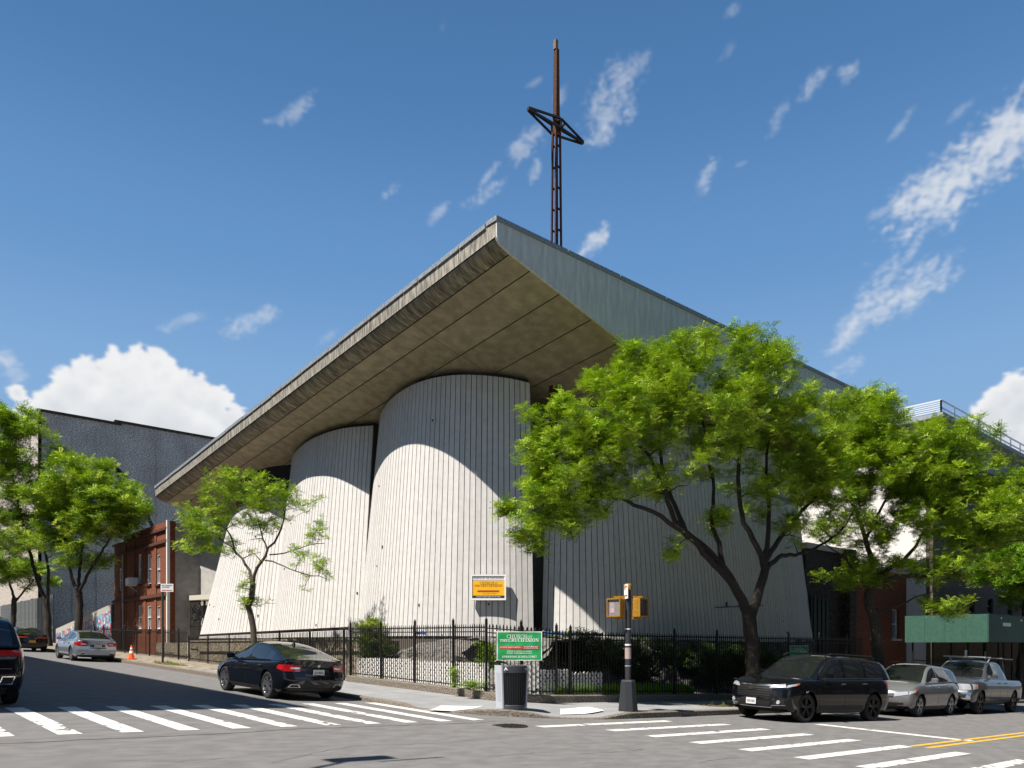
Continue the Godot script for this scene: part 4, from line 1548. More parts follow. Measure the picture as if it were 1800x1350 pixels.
func body_pt(t: float, y: float, s: float) -> Vector3:
	var half: float = look_smooth(S.front if t >= 0.0 else S.rear, y)
	var ysh := shoulder(t * S.L * 0.5)
	var v := clampf((y - S.clear) / maxf(ysh - S.clear, 0.1), 0.0, 1.0)
	var x: float = t * half - signf(t) * S.bulge * pow(absf(t), 7.0) * s * s
	return Vector3(x, y, s * S.W * 0.5 * look_smooth(S.plan, t) * look_smooth(SECT, v))
func side_pt(x: float, y: float, side: float, out := 0.0) -> Vector3:
	var p := body_pt(x / (S.L * 0.5), y, side)
	p.z += side * out
	return p
func end_pt(e: float, s: float, y: float, out := 0.0) -> Vector3:
	var p := body_pt(e, y, s)
	p.x += e * out
	p.z += signf(s) * out * absf(s) * 0.5
	return p
# a patch lying on the end of the body: corners (s, y), left to right then top
func end_patch(called: String, par: Node, m: Material, e: float, q: Array, out := 0.012, n := 6) -> MeshInstance3D:
	var rows := []
	for i in 4:
		var r := []
		for j in n + 1:
			var u := float(j) / n
			var v := i / 3.0
			var a: Vector2 = q[0].lerp(q[1], u)
			var b: Vector2 = q[3].lerp(q[2], u)
			var c := a.lerp(b, v)
			r.append(end_pt(e, c.x, c.y, out))
		rows.append(r)
	return patch(called, par, m, rows, Vector3(-e * 0.05, 0, 0))
func side_patch(called: String, par: Node, m: Material, side: float, q: Array, out := 0.012, n := 6) -> MeshInstance3D:
	var rows := []
	for i in 4:
		var r := []
		for j in n + 1:
			var u := float(j) / n
			var v := i / 3.0
			var a: Vector2 = q[0].lerp(q[1], u)
			var b: Vector2 = q[3].lerp(q[2], u)
			var c := a.lerp(b, v)
			r.append(side_pt(c.x, c.y, side, out))
		rows.append(r)
	return patch(called, par, m, rows, Vector3(0, 0, -side * 0.05))
func patch(called: String, par: Node, m: Material, rows: Array, inn: Vector3) -> MeshInstance3D:
	var mb := MB.new()
	mb.grid(rows)
	mb.flat()
	var n: int = rows[0].size()
	var l := rows.size() - 1
	for j in n - 1:
		mb.quad(rows[0][j], rows[0][j + 1], rows[0][j + 1] + inn, rows[0][j] + inn)
		mb.quad(rows[l][j], rows[l][j + 1], rows[l][j + 1] + inn, rows[l][j] + inn)
	for i in l:
		mb.quad(rows[i][0], rows[i + 1][0], rows[i + 1][0] + inn, rows[i][0] + inn)
		mb.quad(rows[i][n - 1], rows[i + 1][n - 1], rows[i + 1][n - 1] + inn, rows[i][n - 1] + inn)
	return put(called, mb.mesh(), m, par)
func V(a: Array) -> Array:
	var o := []
	for i in range(0, a.size(), 2):
		o.append(Vector2(a[i], a[i + 1]))
	return o

var wheel_cache := {}
func wheel(par: Node, at: Vector3, side: float, style: String, turn := 0.0) -> void:
	var r: float = S.r
	var w := 0.23
	var o := Node3D.new()
	o.name = "wheel"
	o.transform = Transform3D(Basis(Vector3.UP, turn + (0.0 if side > 0 else PI)), at)
	par.add_child(o, true)
	var key := style + str(r)
	if not wheel_cache.has(key):
		var ty := MB.new()
		var rows := []
		var prof := [[-0.5, 0.70], [-0.5, 0.93], [-0.42, 0.985], [-0.25, 1.0], [0.25, 1.0], [0.42, 0.985], [0.5, 0.93], [0.5, 0.74], [0.42, 0.72]]
		for p in prof:
			var ring := []
			for i in 30:
				var a := TAU * i / 30
				ring.append(Vector3(cos(a) * r * p[1], sin(a) * r * p[1], w * p[0]))
			rows.append(ring)
		ty.grid(rows, true)
		var disc := MB.new()
		disc.tube([Vector3(0, 0, -0.08), Vector3(0, 0, 0.02)], [r * 0.72, r * 0.72], 24)
		var rim := MB.new()
		var rr := []
		for p in [[0.30, 0.66], [0.46, 0.685], [0.47, 0.715], [0.44, 0.74]]:
			var ring := []
			for i in 30:
				var a := TAU * i / 30
				ring.append(Vector3(cos(a) * r * p[1], sin(a) * r * p[1], w * p[0]))
			rr.append(ring)
		rim.grid(rr, true)
		rim.cyl(Vector3(0, 0, 0.0), Vector3(0, 0, w * 0.42), r * 0.16, r * 0.12, 12)
		var k := 5
		for i in k:
			for sp in ([-0.16, 0.16] if style != "swirl" else [-0.10, 0.22]):
				var a0: float = TAU * i / k + 0.3 + sp * 0.4
				var a1: float = TAU * i / k + 0.3 + sp * (1.0 if style != "swirl" else 1.6)
				rim.bar(Vector3(cos(a0) * r * 0.1, sin(a0) * r * 0.1, w * 0.36), Vector3(cos(a1) * r * 0.70, sin(a1) * r * 0.70, w * 0.43), r * (0.10 if style != "swirl" else 0.12), 0.03, Vector3(0, 0, 1))
		wheel_cache[key] = [ty.mesh(), disc.mesh(), rim.mesh()]
	var c: Array = wheel_cache[key]
	put("tyre", c[0], M.tyre, o)
	put("brake_disc", c[1], M.rim_well, o)
	put("rim", c[2], M.rim_black if style == "black" else M.rim_alloy, o)

func make_car(spec: Dictionary, called: String, label: String, category: String, at: Vector2, head: Vector3, paint: Material, style: String, steer := 0.0) -> Node3D:
	S = spec
	var t := thing(called, g3(at.x, at.y, 0.005), label, category)
	var up := Vector3(-GX, 1, -GZ).normalized()
	var f := (head - up * head.dot(up)).normalized()
	t.basis = Basis(f, up, f.cross(up))
	var L: float = S.L
	var Ra: float = S.r + 0.05
	# stations
	var xs := []
	for i in 41:
		xs.append(-L * 0.5 + L * i / 40.0)
	for a in [S.fa, S.ra]:
		for k in [-1.002, -1.0, -0.985, -0.95, -0.87, -0.74, -0.55, -0.28, 0.0, 0.28, 0.55, 0.74, 0.87, 0.95, 0.985, 1.0, 1.002]:
			xs.append(a + k * Ra)
	xs.sort()
	var stations := []
	for x in xs:
		if stations.is_empty() or x - stations[-1] > 0.0005:
			stations.append(x)
	var body := MB.new()
	var left := []
	var right := []
	var deck := []
	var VS := [0.0, 0.06, 0.14, 0.28, 0.45, 0.62, 0.76, 0.87, 0.95, 1.0]
	for x in stations:
		var ysh := shoulder(x)
		var yb: float = S.clear
		for a in [S.fa, S.ra]:
			var dx: float = x - a
			if absf(dx) < Ra:
				yb = maxf(yb, S.r + sqrt(Ra * Ra - dx * dx) * 1.0)
		# the ends of the sills lift a little
		yb += 0.09 * pow(absf(x) / (L * 0.5), 12.0)
		var t0: float = x / (L * 0.5)
		var lr := []
		var rr := []
		for v in VS:
			var y := lerpf(yb, ysh, v)
			rr.append(body_pt(t0, y, 1.0))
			lr.append(body_pt(t0, y, -1.0))
		right.append(rr)
		left.append(lr)
		var dr := []
		for s in [1.0, 0.93, 0.8, 0.6, 0.3, 0.0, -0.3, -0.6, -0.8, -0.93, -1.0]:
			var p := body_pt(t0, ysh, s)
			p.y += S.crown * (1.0 - pow(absf(s), 2.5)) * (1.0 - pow(absf(t0), 10.0))
			dr.append(p)
		deck.append(dr)
	body.grid(right)
	left.reverse()
	body.grid(left)
	body.grid(deck)
	for e in [-1.0, 1.0]:
		var rows := []
		for v in VS:
			var y := lerpf(S.clear + 0.09, shoulder(e * L * 0.5), v)
			var r := []
			for i in 15:
				r.append(body_pt(e, y, lerpf(-1.0, 1.0, i / 14.0)))
			rows.append(r)
		if e < 0: rows.reverse()
		body.grid(rows)
	put("body", body.mesh(), paint, t)
	var ub := MB.new()
	ub.box(Vector3(0, (S.clear + 0.62) * 0.5, 0), Vector3(L * 0.88, 0.62 - S.clear, S.W * 0.66))
	put("underbody", ub.mesh(), M.rim_well, t)
	# cabin
	var cabin := MB.new()
	var gx := []
	var ra0: float = S.roof[0][0]
	var rb0: float = S.roof[-1][0]
	for i in 49:
		gx.append(lerpf(ra0, rb0, i / 48.0))
	for wdw in S.glass:
		gx.append(wdw[0]); gx.append(wdw[1])
	for k in [S.ws[0], S.ws[1], S.bl[0], S.bl[1]]:
		gx.append(k)
	gx.sort()
	var cols := []
	for x in gx:
		var yr := look_smooth(S.roof, x)
		var yb := shoulder(x) - 0.005
		var zb: float = S.W * 0.5 * look_smooth(S.plan, x / (L * 0.5)) * 0.915
		var k := clampf((yr - yb) / (S.H - yb), 0.0, 1.0)
		var zr := lerpf(zb * 0.93, S.W * 0.5 * S.roofw, smoothstep(0.0, 1.0, k))
		var ye := maxf(yb + 0.003, yr - lerpf(0.015, 0.055, k))
		var b := []
		var hgt := ye - yb
		var f0 := clampf(0.035 / maxf(hgt, 0.01), 0.02, 0.3)
		var f1 := clampf(1.0 - 0.05 / maxf(hgt, 0.01), 0.5, 0.98)
		for q in [0.0, f0, lerpf(f0, f1, 0.5), f1, 1.0]:
			b.append(Vector3(x, lerpf(yb, ye, q), lerpf(zb, zr, q) + 0.035 * sin(q * PI) * k))
		var cr: float = yr - ye
		for q in [0.955, 0.90, 0.62, 0.3, 0.0]:
			b.append(Vector3(x, ye + cr * (1.0 - pow(q, 3.0)), zr * q))
		cols.append(b)
	var panes := {}
	for i in gx.size() - 1:
		var xm: float = (gx[i] + gx[i + 1]) * 0.5
		if gx[i + 1] - gx[i] < 0.0005: continue
		var tall: float = cols[i][3].y - cols[i][1].y
		var tall2: float = cols[i + 1][3].y - cols[i + 1][1].y
		for side in [1.0, -1.0]:
			var mir := Vector3(1, 1, side)
			for j in cols[i].size() - 1:
				var tgt := cabin
				if j == 1 or j == 2:
					for w in S.glass.size():
						if xm > S.glass[w][0] and xm < S.glass[w][1] and minf(tall, tall2) > 0.03:
							var key := "s%d%d" % [w, int(side)]
							if not panes.has(key): panes[key] = ["side_window", MB.new()]
							tgt = panes[key][1]
				if j >= 6:
					if xm > S.ws[0] and xm < S.ws[1]:
						if not panes.has("ws"): panes["ws"] = ["windscreen", MB.new()]
						tgt = panes["ws"][1]
					elif xm > S.bl[0] and xm < S.bl[1]:
						if not panes.has("bl"): panes["bl"] = ["rear_window", MB.new()]
						tgt = panes["bl"][1]
				tgt.smooth()
				var a: Vector3 = cols[i][j] * mir
				var b: Vector3 = cols[i + 1][j] * mir
				var c: Vector3 = cols[i + 1][j + 1] * mir
				var d: Vector3 = cols[i][j + 1] * mir
				if side > 0: tgt.quad(a, b, c, d)
				else: tgt.quad(d, c, b, a)
	put("cabin", cabin.mesh(), paint, t)
	for k in panes:
		put(panes[k][0], panes[k][1].mesh(), M.car_glass, t)
	# wheels
	for a in [[S.fa, steer], [S.ra, 0.0]]:
		for side in [-1.0, 1.0]:
			wheel(t, Vector3(a[0], S.r, side * (S.W * 0.5 - 0.145)), side, style, a[1])
	# mirrors and handles
	for side in [-1.0, 1.0]:
		var mx: float = S.ws[1] - 0.42
		var my := shoulder(mx) + 0.09
		var mz: float = S.W * 0.5 * 0.93
		var mm := MB.new()
		mm.block(Vector3(mx, my + 0.02, side * (mz + 0.13)), Vector3(0.12, 0.15, 0.21), 0.03)
		mm.bar(Vector3(mx + 0.02, my - 0.06, side * (mz - 0.06)), Vector3(mx + 0.02, my - 0.02, side * (mz + 0.08)), 0.06, 0.04)
		put("mirror", mm.mesh(), paint, t)
		for hx in S.handles:
			var hm := MB.new()
			var hp := side_pt(hx, shoulder(hx) - 0.13, side, 0.018)
			hm.block(hp, Vector3(0.20, 0.028, 0.035), 0.008)
			put("door_handle", hm.mesh(), S.handle_mat, t)
		# door seams: thin dark lines
		for sx in S.seams:
			side_patch("door_seam", t, M.rim_well, side, V([sx, S.clear + 0.16, sx + 0.012, S.clear + 0.16, sx + 0.012, shoulder(sx) - 0.02, sx, shoulder(sx) - 0.02]), 0.002, 1)
		side_patch("sill", t, M.trim_black, side, V([S.ra + Ra + 0.01, S.clear - 0.01, S.fa - Ra - 0.01, S.clear - 0.01, S.fa - Ra - 0.02, S.clear + 0.10, S.ra + Ra + 0.02, S.clear + 0.10]), 0.008)
	return t

func plate_on(t: Node, e: float, y: float, s: String, m: Material, ink: Material) -> void:
	var p := end_pt(e, 0.0, y, 0.022)
	var mb := MB.new()
	mb.box(Vector3.ZERO, Vector3(0.012, 0.155, 0.31))
	var pl := put("number_plate", mb.mesh(), m, t, p)
	if s:
		letters("lettering", pl, s, 0.25, 0.075, Vector3(e * 0.008, -0.005, 0), Basis(Vector3.UP, PI / 2 * e), ink, false, 700)

func sedan_spec() -> Dictionary:
	return {"L": 4.88, "W": 1.86, "H": 1.45, "fa": 1.47, "ra": -1.36, "r": 0.345, "clear": 0.20, "bulge": 0.24, "crown": 0.075, "roofw": 0.62,
		"belt": [[-2.44, 0.985], [-2.2, 1.005], [-1.6, 0.985], [-0.6, 0.955], [0.6, 0.925], [1.15, 0.915], [1.7, 0.86], [2.15, 0.76], [2.44, 0.66]],
		"front": [[0.15, 2.28], [0.30, 2.40], [0.48, 2.44], [0.62, 2.42], [0.75, 2.34], [0.9, 2.24]],
		"rear": [[0.15, 2.26], [0.30, 2.37], [0.50, 2.44], [0.62, 2.43], [0.70, 2.38], [0.90, 2.37], [1.0, 2.40], [1.05, 2.40]],
		"plan": [[-1.0, 0.90], [-0.85, 0.97], [-0.6, 1.0], [0.0, 1.0], [0.6, 1.0], [0.85, 0.96], [1.0, 0.88]],
		"roof": [[-2.12, 1.045], [-1.7, 1.155], [-1.25, 1.30], [-0.75, 1.41], [-0.2, 1.452], [0.2, 1.435], [0.55, 1.33], [0.95, 1.13], [1.3, 0.955]],
		"glass": [[-0.02, 1.02], [-0.98, -0.12], [-1.42, -1.05]], "ws": [0.28, 1.22], "bl": [-1.98, -0.88],
		"handles": [0.02, -0.98], "handle_mat": M.trim_black, "seams": [1.02, -0.07, -1.02]}

func sedan_details(t: Node, plate: String) -> void:
	for s in [-1.0, 1.0]:
		# tail lamps wrap round the corner
		end_patch("tail_lamp", t, M.lamp_red, -1.0, V([s * 0.56, 0.735, s * 0.995, 0.735, s * 0.995, 0.90, s * 0.50, 0.905]))
		side_patch("tail_lamp", t, M.lamp_red, s, V([-2.40, 0.745, -2.02, 0.80, -2.10, 0.895, -2.42, 0.90]))
		end_patch("reversing_lamp", t, M.lamp_clear, -1.0, V([s * 0.58, 0.80, s * 0.80, 0.79, s * 0.84, 0.835, s * 0.56, 0.85]), 0.022)
		end_patch("exhaust_trim", t, M.chrome, -1.0, V([s * 0.54, 0.335, s * 0.90, 0.335, s * 0.82, 0.415, s * 0.60, 0.415]), 0.014)
		end_patch("exhaust_pipe", t, M.rim_well, -1.0, V([s * 0.59, 0.345, s * 0.85, 0.345, s * 0.80, 0.395, s * 0.62, 0.395]), 0.022)
		end_patch("headlamp", t, M.lamp_clear, 1.0, V([s * 0.45, 0.60, s * 0.98, 0.62, s * 0.98, 0.70, s * 0.45, 0.66]))
	end_patch("boot_spoiler", t, t.get_node("body").material_override, -1.0, V([-0.86, 0.975, 0.86, 0.975, 0.84, 1.01, -0.84, 1.01]), 0.045, 10)
	end_patch("plate_recess", t, M.trim_black, -1.0, V([-0.42, 0.63, 0.42, 0.63, 0.36, 0.80, -0.36, 0.80]), 0.004)
	end_patch("diffuser", t, M.trim_black, -1.0, V([-0.92, 0.255, 0.92, 0.255, 0.86, 0.32, -0.86, 0.32]), 0.01, 10)
	end_patch("grille", t, M.trim_black, 1.0, V([-0.6, 0.40, 0.6, 0.40, 0.5, 0.60, -0.5, 0.60]))
	plate_on(t, -1.0, 0.715, plate, M.plate, M.ink)
	var em := MB.new()
	em.box(Vector3.ZERO, Vector3(0.01, 0.055, 0.07))
	put("badge", em.mesh(), M.chrome, t, end_pt(-1.0, 0.0, 0.885, 0.016))
	var fin := MB.new()
	fin.hexa(Vector3(-0.98, 1.36, -0.03), Vector3(-0.80, 1.39, -0.03), Vector3(-0.80, 1.39, 0.03), Vector3(-0.98, 1.36, 0.03), Vector3(-1.0, 1.45, -0.008), Vector3(-0.93, 1.45, -0.008), Vector3(-0.93, 1.45, 0.008), Vector3(-1.0, 1.45, 0.008))
	put("aerial_fin", fin.mesh(), M.trim_black, t)

func suv_spec() -> Dictionary:
	return {"L": 5.19, "W": 2.0, "H": 1.78, "fa": 1.61, "ra": -1.46, "r": 0.385, "clear": 0.25, "bulge": 0.26, "crown": 0.06, "roofw": 0.70,
		"belt": [[-2.6, 1.15], [-2.0, 1.19], [-1.0, 1.17], [0.5, 1.14], [1.3, 1.13], [1.9, 1.12], [2.35, 1.06], [2.6, 0.985]],
		"front": [[0.2, 2.42], [0.35, 2.54], [0.55, 2.595], [0.75, 2.59], [0.9, 2.56], [1.0, 2.50], [1.15, 2.34]],
		"rear": [[0.2, 2.42], [0.40, 2.56], [0.60, 2.595], [0.8, 2.57], [1.15, 2.52]],
		"plan": [[-1.0, 0.90], [-0.85, 0.98], [-0.6, 1.0], [0.0, 1.0], [0.65, 1.0], [0.85, 0.97], [1.0, 0.86]],
		"roof": [[-2.52, 1.14], [-2.40, 1.42], [-2.22, 1.64], [-1.9, 1.73], [-1.0, 1.79], [-0.1, 1.79], [0.28, 1.755], [0.62, 1.61], [1.02, 1.33], [1.30, 1.12]],
		"glass": [[-0.05, 1.02], [-1.05, -0.15], [-1.95, -1.15]], "ws": [0.34, 1.25], "bl": [-2.50, -2.22],
		"handles": [0.06, -0.98], "handle_mat": M.chrome, "seams": [1.12, -0.05, -1.1]}

func bow_tie(t: Node, e: float, y: float) -> void:
	var mb := MB.new()
	mb.prism(Vector3.ZERO, Vector3(0, 0, 1), Vector3.UP, Vector3(0.012 * e, 0, 0), PackedVector2Array([Vector2(-0.12, -0.03), Vector2(-0.045, -0.03), Vector2(-0.045, -0.05), Vector2(0.055, -0.05), Vector2(0.055, -0.03), Vector2(0.12, -0.03), Vector2(0.105, 0.03), Vector2(0.045, 0.03), Vector2(0.045, 0.05), Vector2(-0.055, 0.05), Vector2(-0.055, 0.03), Vector2(-0.105, 0.03)]))
	var b := put("badge", mb.mesh(), M.chrome, t, end_pt(e, 0.0, y, 0.03))
	mb = MB.new()
	mb.prism(Vector3(0.013 * e, 0, 0), Vector3(0, 0, 1), Vector3.UP, Vector3(0.003 * e, 0, 0), PackedVector2Array([Vector2(-0.095, -0.018), Vector2(-0.033, -0.018), Vector2(-0.033, -0.037), Vector2(0.042, -0.037), Vector2(0.042, -0.018), Vector2(0.098, -0.018), Vector2(0.088, 0.018), Vector2(0.033, 0.018), Vector2(0.033, 0.037), Vector2(-0.042, 0.037), Vector2(-0.042, 0.018), Vector2(-0.088, 0.018)]))
	put("badge_field", mb.mesh(), M.ink, b)

func window_line(t: Node, side: float, x0: float, x1: float) -> void:
	var mb := MB.new()
	var n := 8
	for i in n:
		var a := lerpf(x0, x1, float(i) / n)
		var b := lerpf(x0, x1, float(i + 1) / n)
		var za: float = S.W * 0.5 * look_smooth(S.plan, a / (S.L * 0.5)) * 0.915
		mb.bar(Vector3(a, shoulder(a) + 0.012, side * (za + 0.004)), Vector3(b, shoulder(b) + 0.012, side * (za + 0.004)), 0.016, 0.022)
	put("window_trim", mb.mesh(), M.chrome, t)

func window_arch(t: Node, side: float, x0: float, x1: float) -> void:
	# bright strip that follows the roof edge above the side windows
	var mb := MB.new()
	var last := Vector3.ZERO
	for i in 21:
		var x := lerpf(x0, x1, i / 20.0)
		var yr := look_smooth(S.roof, x)
		var yb := shoulder(x) - 0.005
		var zb: float = S.W * 0.5 * look_smooth(S.plan, x / (S.L * 0.5)) * 0.915
		var k := clampf((yr - yb) / (S.H - yb), 0.0, 1.0)
		var zr := lerpf(zb * 0.93, S.W * 0.5 * S.roofw, smoothstep(0.0, 1.0, k))
		var ye := maxf(yb + 0.003, yr - lerpf(0.015, 0.055, k))
		var q := clampf(1.0 - 0.04 / maxf(ye - yb, 0.01), 0.5, 0.98)
		var p := Vector3(x, lerpf(yb, ye, q), side * (lerpf(zb, zr, q) + 0.035 * sin(q * PI) * k + 0.004))
		if i > 0:
			mb.bar(last, p, 0.012, 0.022)
		last = p
	put("window_trim", mb.mesh(), M.chrome, t)

func vehicles() -> void:
	var away := Vector3(0, 0, -1)
	var toward := Vector3(-1, 0, 0)
	var sd := sedan_spec()
	var t: Node3D = make_car(sd, "black_sedan", "black four-door sedan with silver five-spoke wheels parked by the crossing", "car", Vector2(9.44, -20.46), away, M.paint_navy, "swirl")
	sedan_details(t, "JJA 8063")
	for s in [-1.0, 1.0]: window_line(t, s, -1.42, 1.0)
	t = make_car(sd, "silver_sedan", "silver blue sedan parked beyond the orange traffic cone", "car", Vector2(9.72, -42.6), away, M.paint_silver, "swirl")
	sedan_details(t, "KDC 1174")
	t = make_car(sd, "dark_sedan", "near-black sedan with yellow plate parked beyond the silver sedan", "car", Vector2(9.35, -55.6), away, M.paint_black, "black")
	for s in [-1.0, 1.0]:
		end_patch("tail_lamp", t, M.lamp_amber, -1.0, V([s * 0.30, 0.82, s * 0.98, 0.82, s * 0.98, 0.90, s * 0.30, 0.90]))
	plate_on(t, -1.0, 0.62, "", M.plate_gold, M.ink)
	var sv := suv_spec()
	# black sport utility, front towards the corner
	t = make_car(sv, "black_sport_utility", "black sport utility with barred grille parked under the large tree", "car", Vector2(20.80, -10.79), Vector3(-1, 0, -0.13), M.paint_black, "black", 0.0)
	for s in [-1.0, 1.0]:
		end_patch("headlamp", t, M.lamp_clear, 1.0, V([s * 0.58, 0.86, s * 0.995, 0.90, s * 0.995, 0.985, s * 0.50, 0.93]))
		side_patch("headlamp", t, M.lamp_clear, s, V([2.57, 0.885, 2.16, 0.96, 2.10, 1.01, 2.50, 0.96]))
		side_patch("side_marker", t, M.lamp_amber, s, V([2.22, 0.935, 2.08, 0.97, 2.06, 1.02, 2.18, 0.985]), 0.018)
		end_patch("fog_lamp_bezel", t, M.trim_black, 1.0, V([s * 0.66, 0.42, s * 0.96, 0.46, s * 0.97, 0.60, s * 0.70, 0.54]), 0.01)
		var fl := MB.new()
		var fp := end_pt(1.0, s * 0.82, 0.51, 0.0)
		fl.cyl(fp, fp + Vector3(0.03, 0, 0), 0.055, 0.05, 12)
		put("fog_lamp", fl.mesh(), M.lamp_clear, t)
		end_patch("bumper_trim", t, M.chrome, 1.0, V([s * 0.62, 0.405, s * 0.98, 0.43, s * 0.98, 0.445, s * 0.62, 0.42]), 0.02)
		side_patch("tail_lamp", t, M.lamp_red, s, V([-2.56, 0.96, -2.30, 0.98, -2.34, 1.12, -2.56, 1.13]))
		window_line(t, s, -1.95, 1.0)
		window_arch(t, s, -1.97, 0.98)
		side_patch("cladding", t, M.trim_black, s, V([-0.95, 0.36, 1.1, 0.36, 1.1, 0.44, -0.95, 0.44]), 0.01)
		var rr := MB.new()
		rr.tube([Vector3(-1.9, 1.72, s * 0.66), Vector3(-1.7, 1.81, s * 0.66), Vector3(0.2, 1.82, s * 0.66), Vector3(0.45, 1.75, s * 0.66)], [0.018, 0.018, 0.018, 0.018], 6)
		put("roof_rail", rr.mesh(), M.trim_black, t)
	end_patch("grille", t, M.rim_well, 1.0, V([-0.60, 0.62, 0.60, 0.62, 0.66, 0.93, -0.66, 0.93]), 0.006, 10)
	for i in 5:
		var y := 0.655 + i * 0.06
		end_patch("grille_bar", t, M.trim_black, 1.0, V([-0.58, y, 0.58, y, 0.60, y + 0.032, -0.60, y + 0.032]), 0.02, 10)
	end_patch("grille_trim", t, M.chrome, 1.0, V([-0.66, 0.925, 0.66, 0.925, 0.67, 0.945, -0.67, 0.945]), 0.014, 10)
	end_patch("lower_grille", t, M.rim_well, 1.0, V([-0.55, 0.38, 0.55, 0.38, 0.60, 0.52, -0.60, 0.52]), 0.006, 10)
	end_patch("skid_trim", t, M.chrome, 1.0, V([-0.62, 0.352, 0.62, 0.352, 0.64, 0.366, -0.64, 0.366]), 0.018, 10)
	bow_tie(t, 1.0, 0.845)
	plate_on(t, 1.0, 0.50, "GKW 4665", M.plate, M.ink_blue)
	# silver crossover
	var cr := {"L": 4.57, "W": 1.82, "H": 1.68, "fa": 1.36, "ra": -1.26, "r": 0.345, "clear": 0.24, "bulge": 0.26, "crown": 0.08, "roofw": 0.68,
		"belt": [[-2.29, 1.05], [-1.6, 1.10], [-0.5, 1.08], [0.7, 1.05], [1.2, 1.045], [1.7, 1.01], [2.05, 0.92], [2.29, 0.80]],
		"front": [[0.2, 2.12], [0.35, 2.24], [0.5, 2.285], [0.65, 2.27], [0.8, 2.20], [0.95, 2.08]], "rear": [[0.2, 2.15], [0.5, 2.285], [0.8, 2.25], [1.1, 2.2]],
		"plan": [[-1.0, 0.90], [-0.85, 0.97], [-0.6, 1.0], [0.0, 1.0], [0.6, 1.0], [0.85, 0.95], [1.0, 0.85]],
		"roof": [[-2.2, 1.08], [-2.08, 1.34], [-1.85, 1.53], [-1.3, 1.63], [-0.4, 1.68], [-0.05, 1.67], [0.26, 1.56], [0.64, 1.30], [0.98, 1.04]],
		"glass": [[-0.06, 0.78], [-0.98, -0.14], [-1.75, -1.06]], "ws": [0.02, 0.94], "bl": [-2.18, -1.9],
		"handles": [0.02, -0.95], "handle_mat": M.chrome, "seams": [0.98, -0.06, -1.0]}
	t = make_car(cr, "silver_crossover", "silver crossover parked between the black sport utility and the pickup", "car", Vector2(27.28, -10.72), toward, M.paint_grey, "alloy")
	for s in [-1.0, 1.0]:
		end_patch("headlamp", t, M.lamp_clear, 1.0, V([s * 0.52, 0.62, s * 0.99, 0.70, s * 0.99, 0.80, s * 0.60, 0.755]))
		side_patch("headlamp", t, M.lamp_clear, s, V([2.24, 0.70, 1.84, 0.78, 1.80, 0.86, 2.20, 0.80]))
		side_patch("side_marker", t, M.lamp_amber, s, V([1.90, 0.765, 1.78, 0.79, 1.76, 0.87, 1.88, 0.85]), 0.018)
		end_patch("fog_lamp", t, M.trim_black, 1.0, V([s * 0.58, 0.36, s * 0.85, 0.38, s * 0.84, 0.44, s * 0.60, 0.43]))
		window_line(t, s, -1.75, 0.95)
	end_patch("grille", t, M.trim_black, 1.0, V([-0.50, 0.60, 0.50, 0.60, 0.52, 0.74, -0.52, 0.74]), 0.012, 10)
	for i in 2:
		end_patch("grille_bar", t, M.chrome, 1.0, V([-0.50, 0.63 + i * 0.05, 0.50, 0.63 + i * 0.05, 0.50, 0.65 + i * 0.05, -0.50, 0.65 + i * 0.05]), 0.026, 10)
	end_patch("lower_grille", t, M.trim_black, 1.0, V([-0.62, 0.30, 0.62, 0.30, 0.66, 0.44, -0.66, 0.44]), 0.012, 10)
	var sr := MB.new()
	sr.tube([Vector3(-1.5, 1.60, 0.56), Vector3(-1.3, 1.70, 0.56), Vector3(0.0, 1.72, 0.56), Vector3(0.2, 1.65, 0.56)], [0.016, 0.016, 0.016, 0.016], 6)
	put("roof_rail", sr.mesh(), M.trim_black, t)
	# pickup
	var pk := {"L": 5.81, "W": 2.03, "H": 1.93, "fa": 1.93, "ra": -1.77, "r": 0.41, "clear": 0.38, "bulge": 0.16, "crown": 0.07, "roofw": 0.70,
		"belt": [[-2.9, 1.22], [-1.2, 1.22], [-1.0, 1.24], [0.6, 1.24], [1.2, 1.25], [2.2, 1.22], [2.6, 1.15], [2.9, 1.05]],
		"front": [[0.3, 2.7], [0.5, 2.89], [0.75, 2.90], [0.8, 2.82], [1.1, 2.80], [1.2, 2.72], [1.3, 2.6]], "rear": [[0.3, 2.8], [0.6, 2.9], [1.3, 2.86]],
		"plan": [[-1.0, 0.96], [-0.6, 1.0], [0.0, 1.0], [0.7, 1.0], [0.9, 0.97], [1.0, 0.90]],
		"roof": [[-1.05, 1.235], [-0.95, 1.60], [-0.78, 1.83], [-0.4, 1.92], [0.2, 1.93], [0.5, 1.88], [0.85, 1.66], [1.35, 1.25]],
		"glass": [[0.0, 0.95], [-0.72, -0.10]], "ws": [0.52, 1.28], "bl": [-1.04, -0.80],
		"handles": [0.05, -0.66], "handle_mat": M.trim_black, "seams": [0.98, -0.05, -0.85, -1.05]}
	t = make_car(pk, "grey_pickup", "grey pickup truck with chrome bumper and roof rack parked by the scaffold", "truck", Vector2(32.75, -10.65), toward, M.paint_slate, "black")
	end_patch("bumper", t, M.chrome, 1.0, V([-0.99, 0.52, 0.99, 0.52, 0.99, 0.76, -0.99, 0.76]), 0.05, 10)
	end_patch("bumper_slot", t, M.rim_well, 1.0, V([-0.45, 0.60, 0.45, 0.60, 0.45, 0.68, -0.45, 0.68]), 0.06, 10)
	end_patch("grille_surround", t, M.chrome, 1.0, V([-0.56, 0.82, 0.56, 0.82, 0.52, 1.10, -0.52, 1.10]), 0.03, 10)
	end_patch("grille", t, M.rim_well, 1.0, V([-0.46, 0.85, 0.46, 0.85, 0.43, 1.06, -0.43, 1.06]), 0.04, 10)
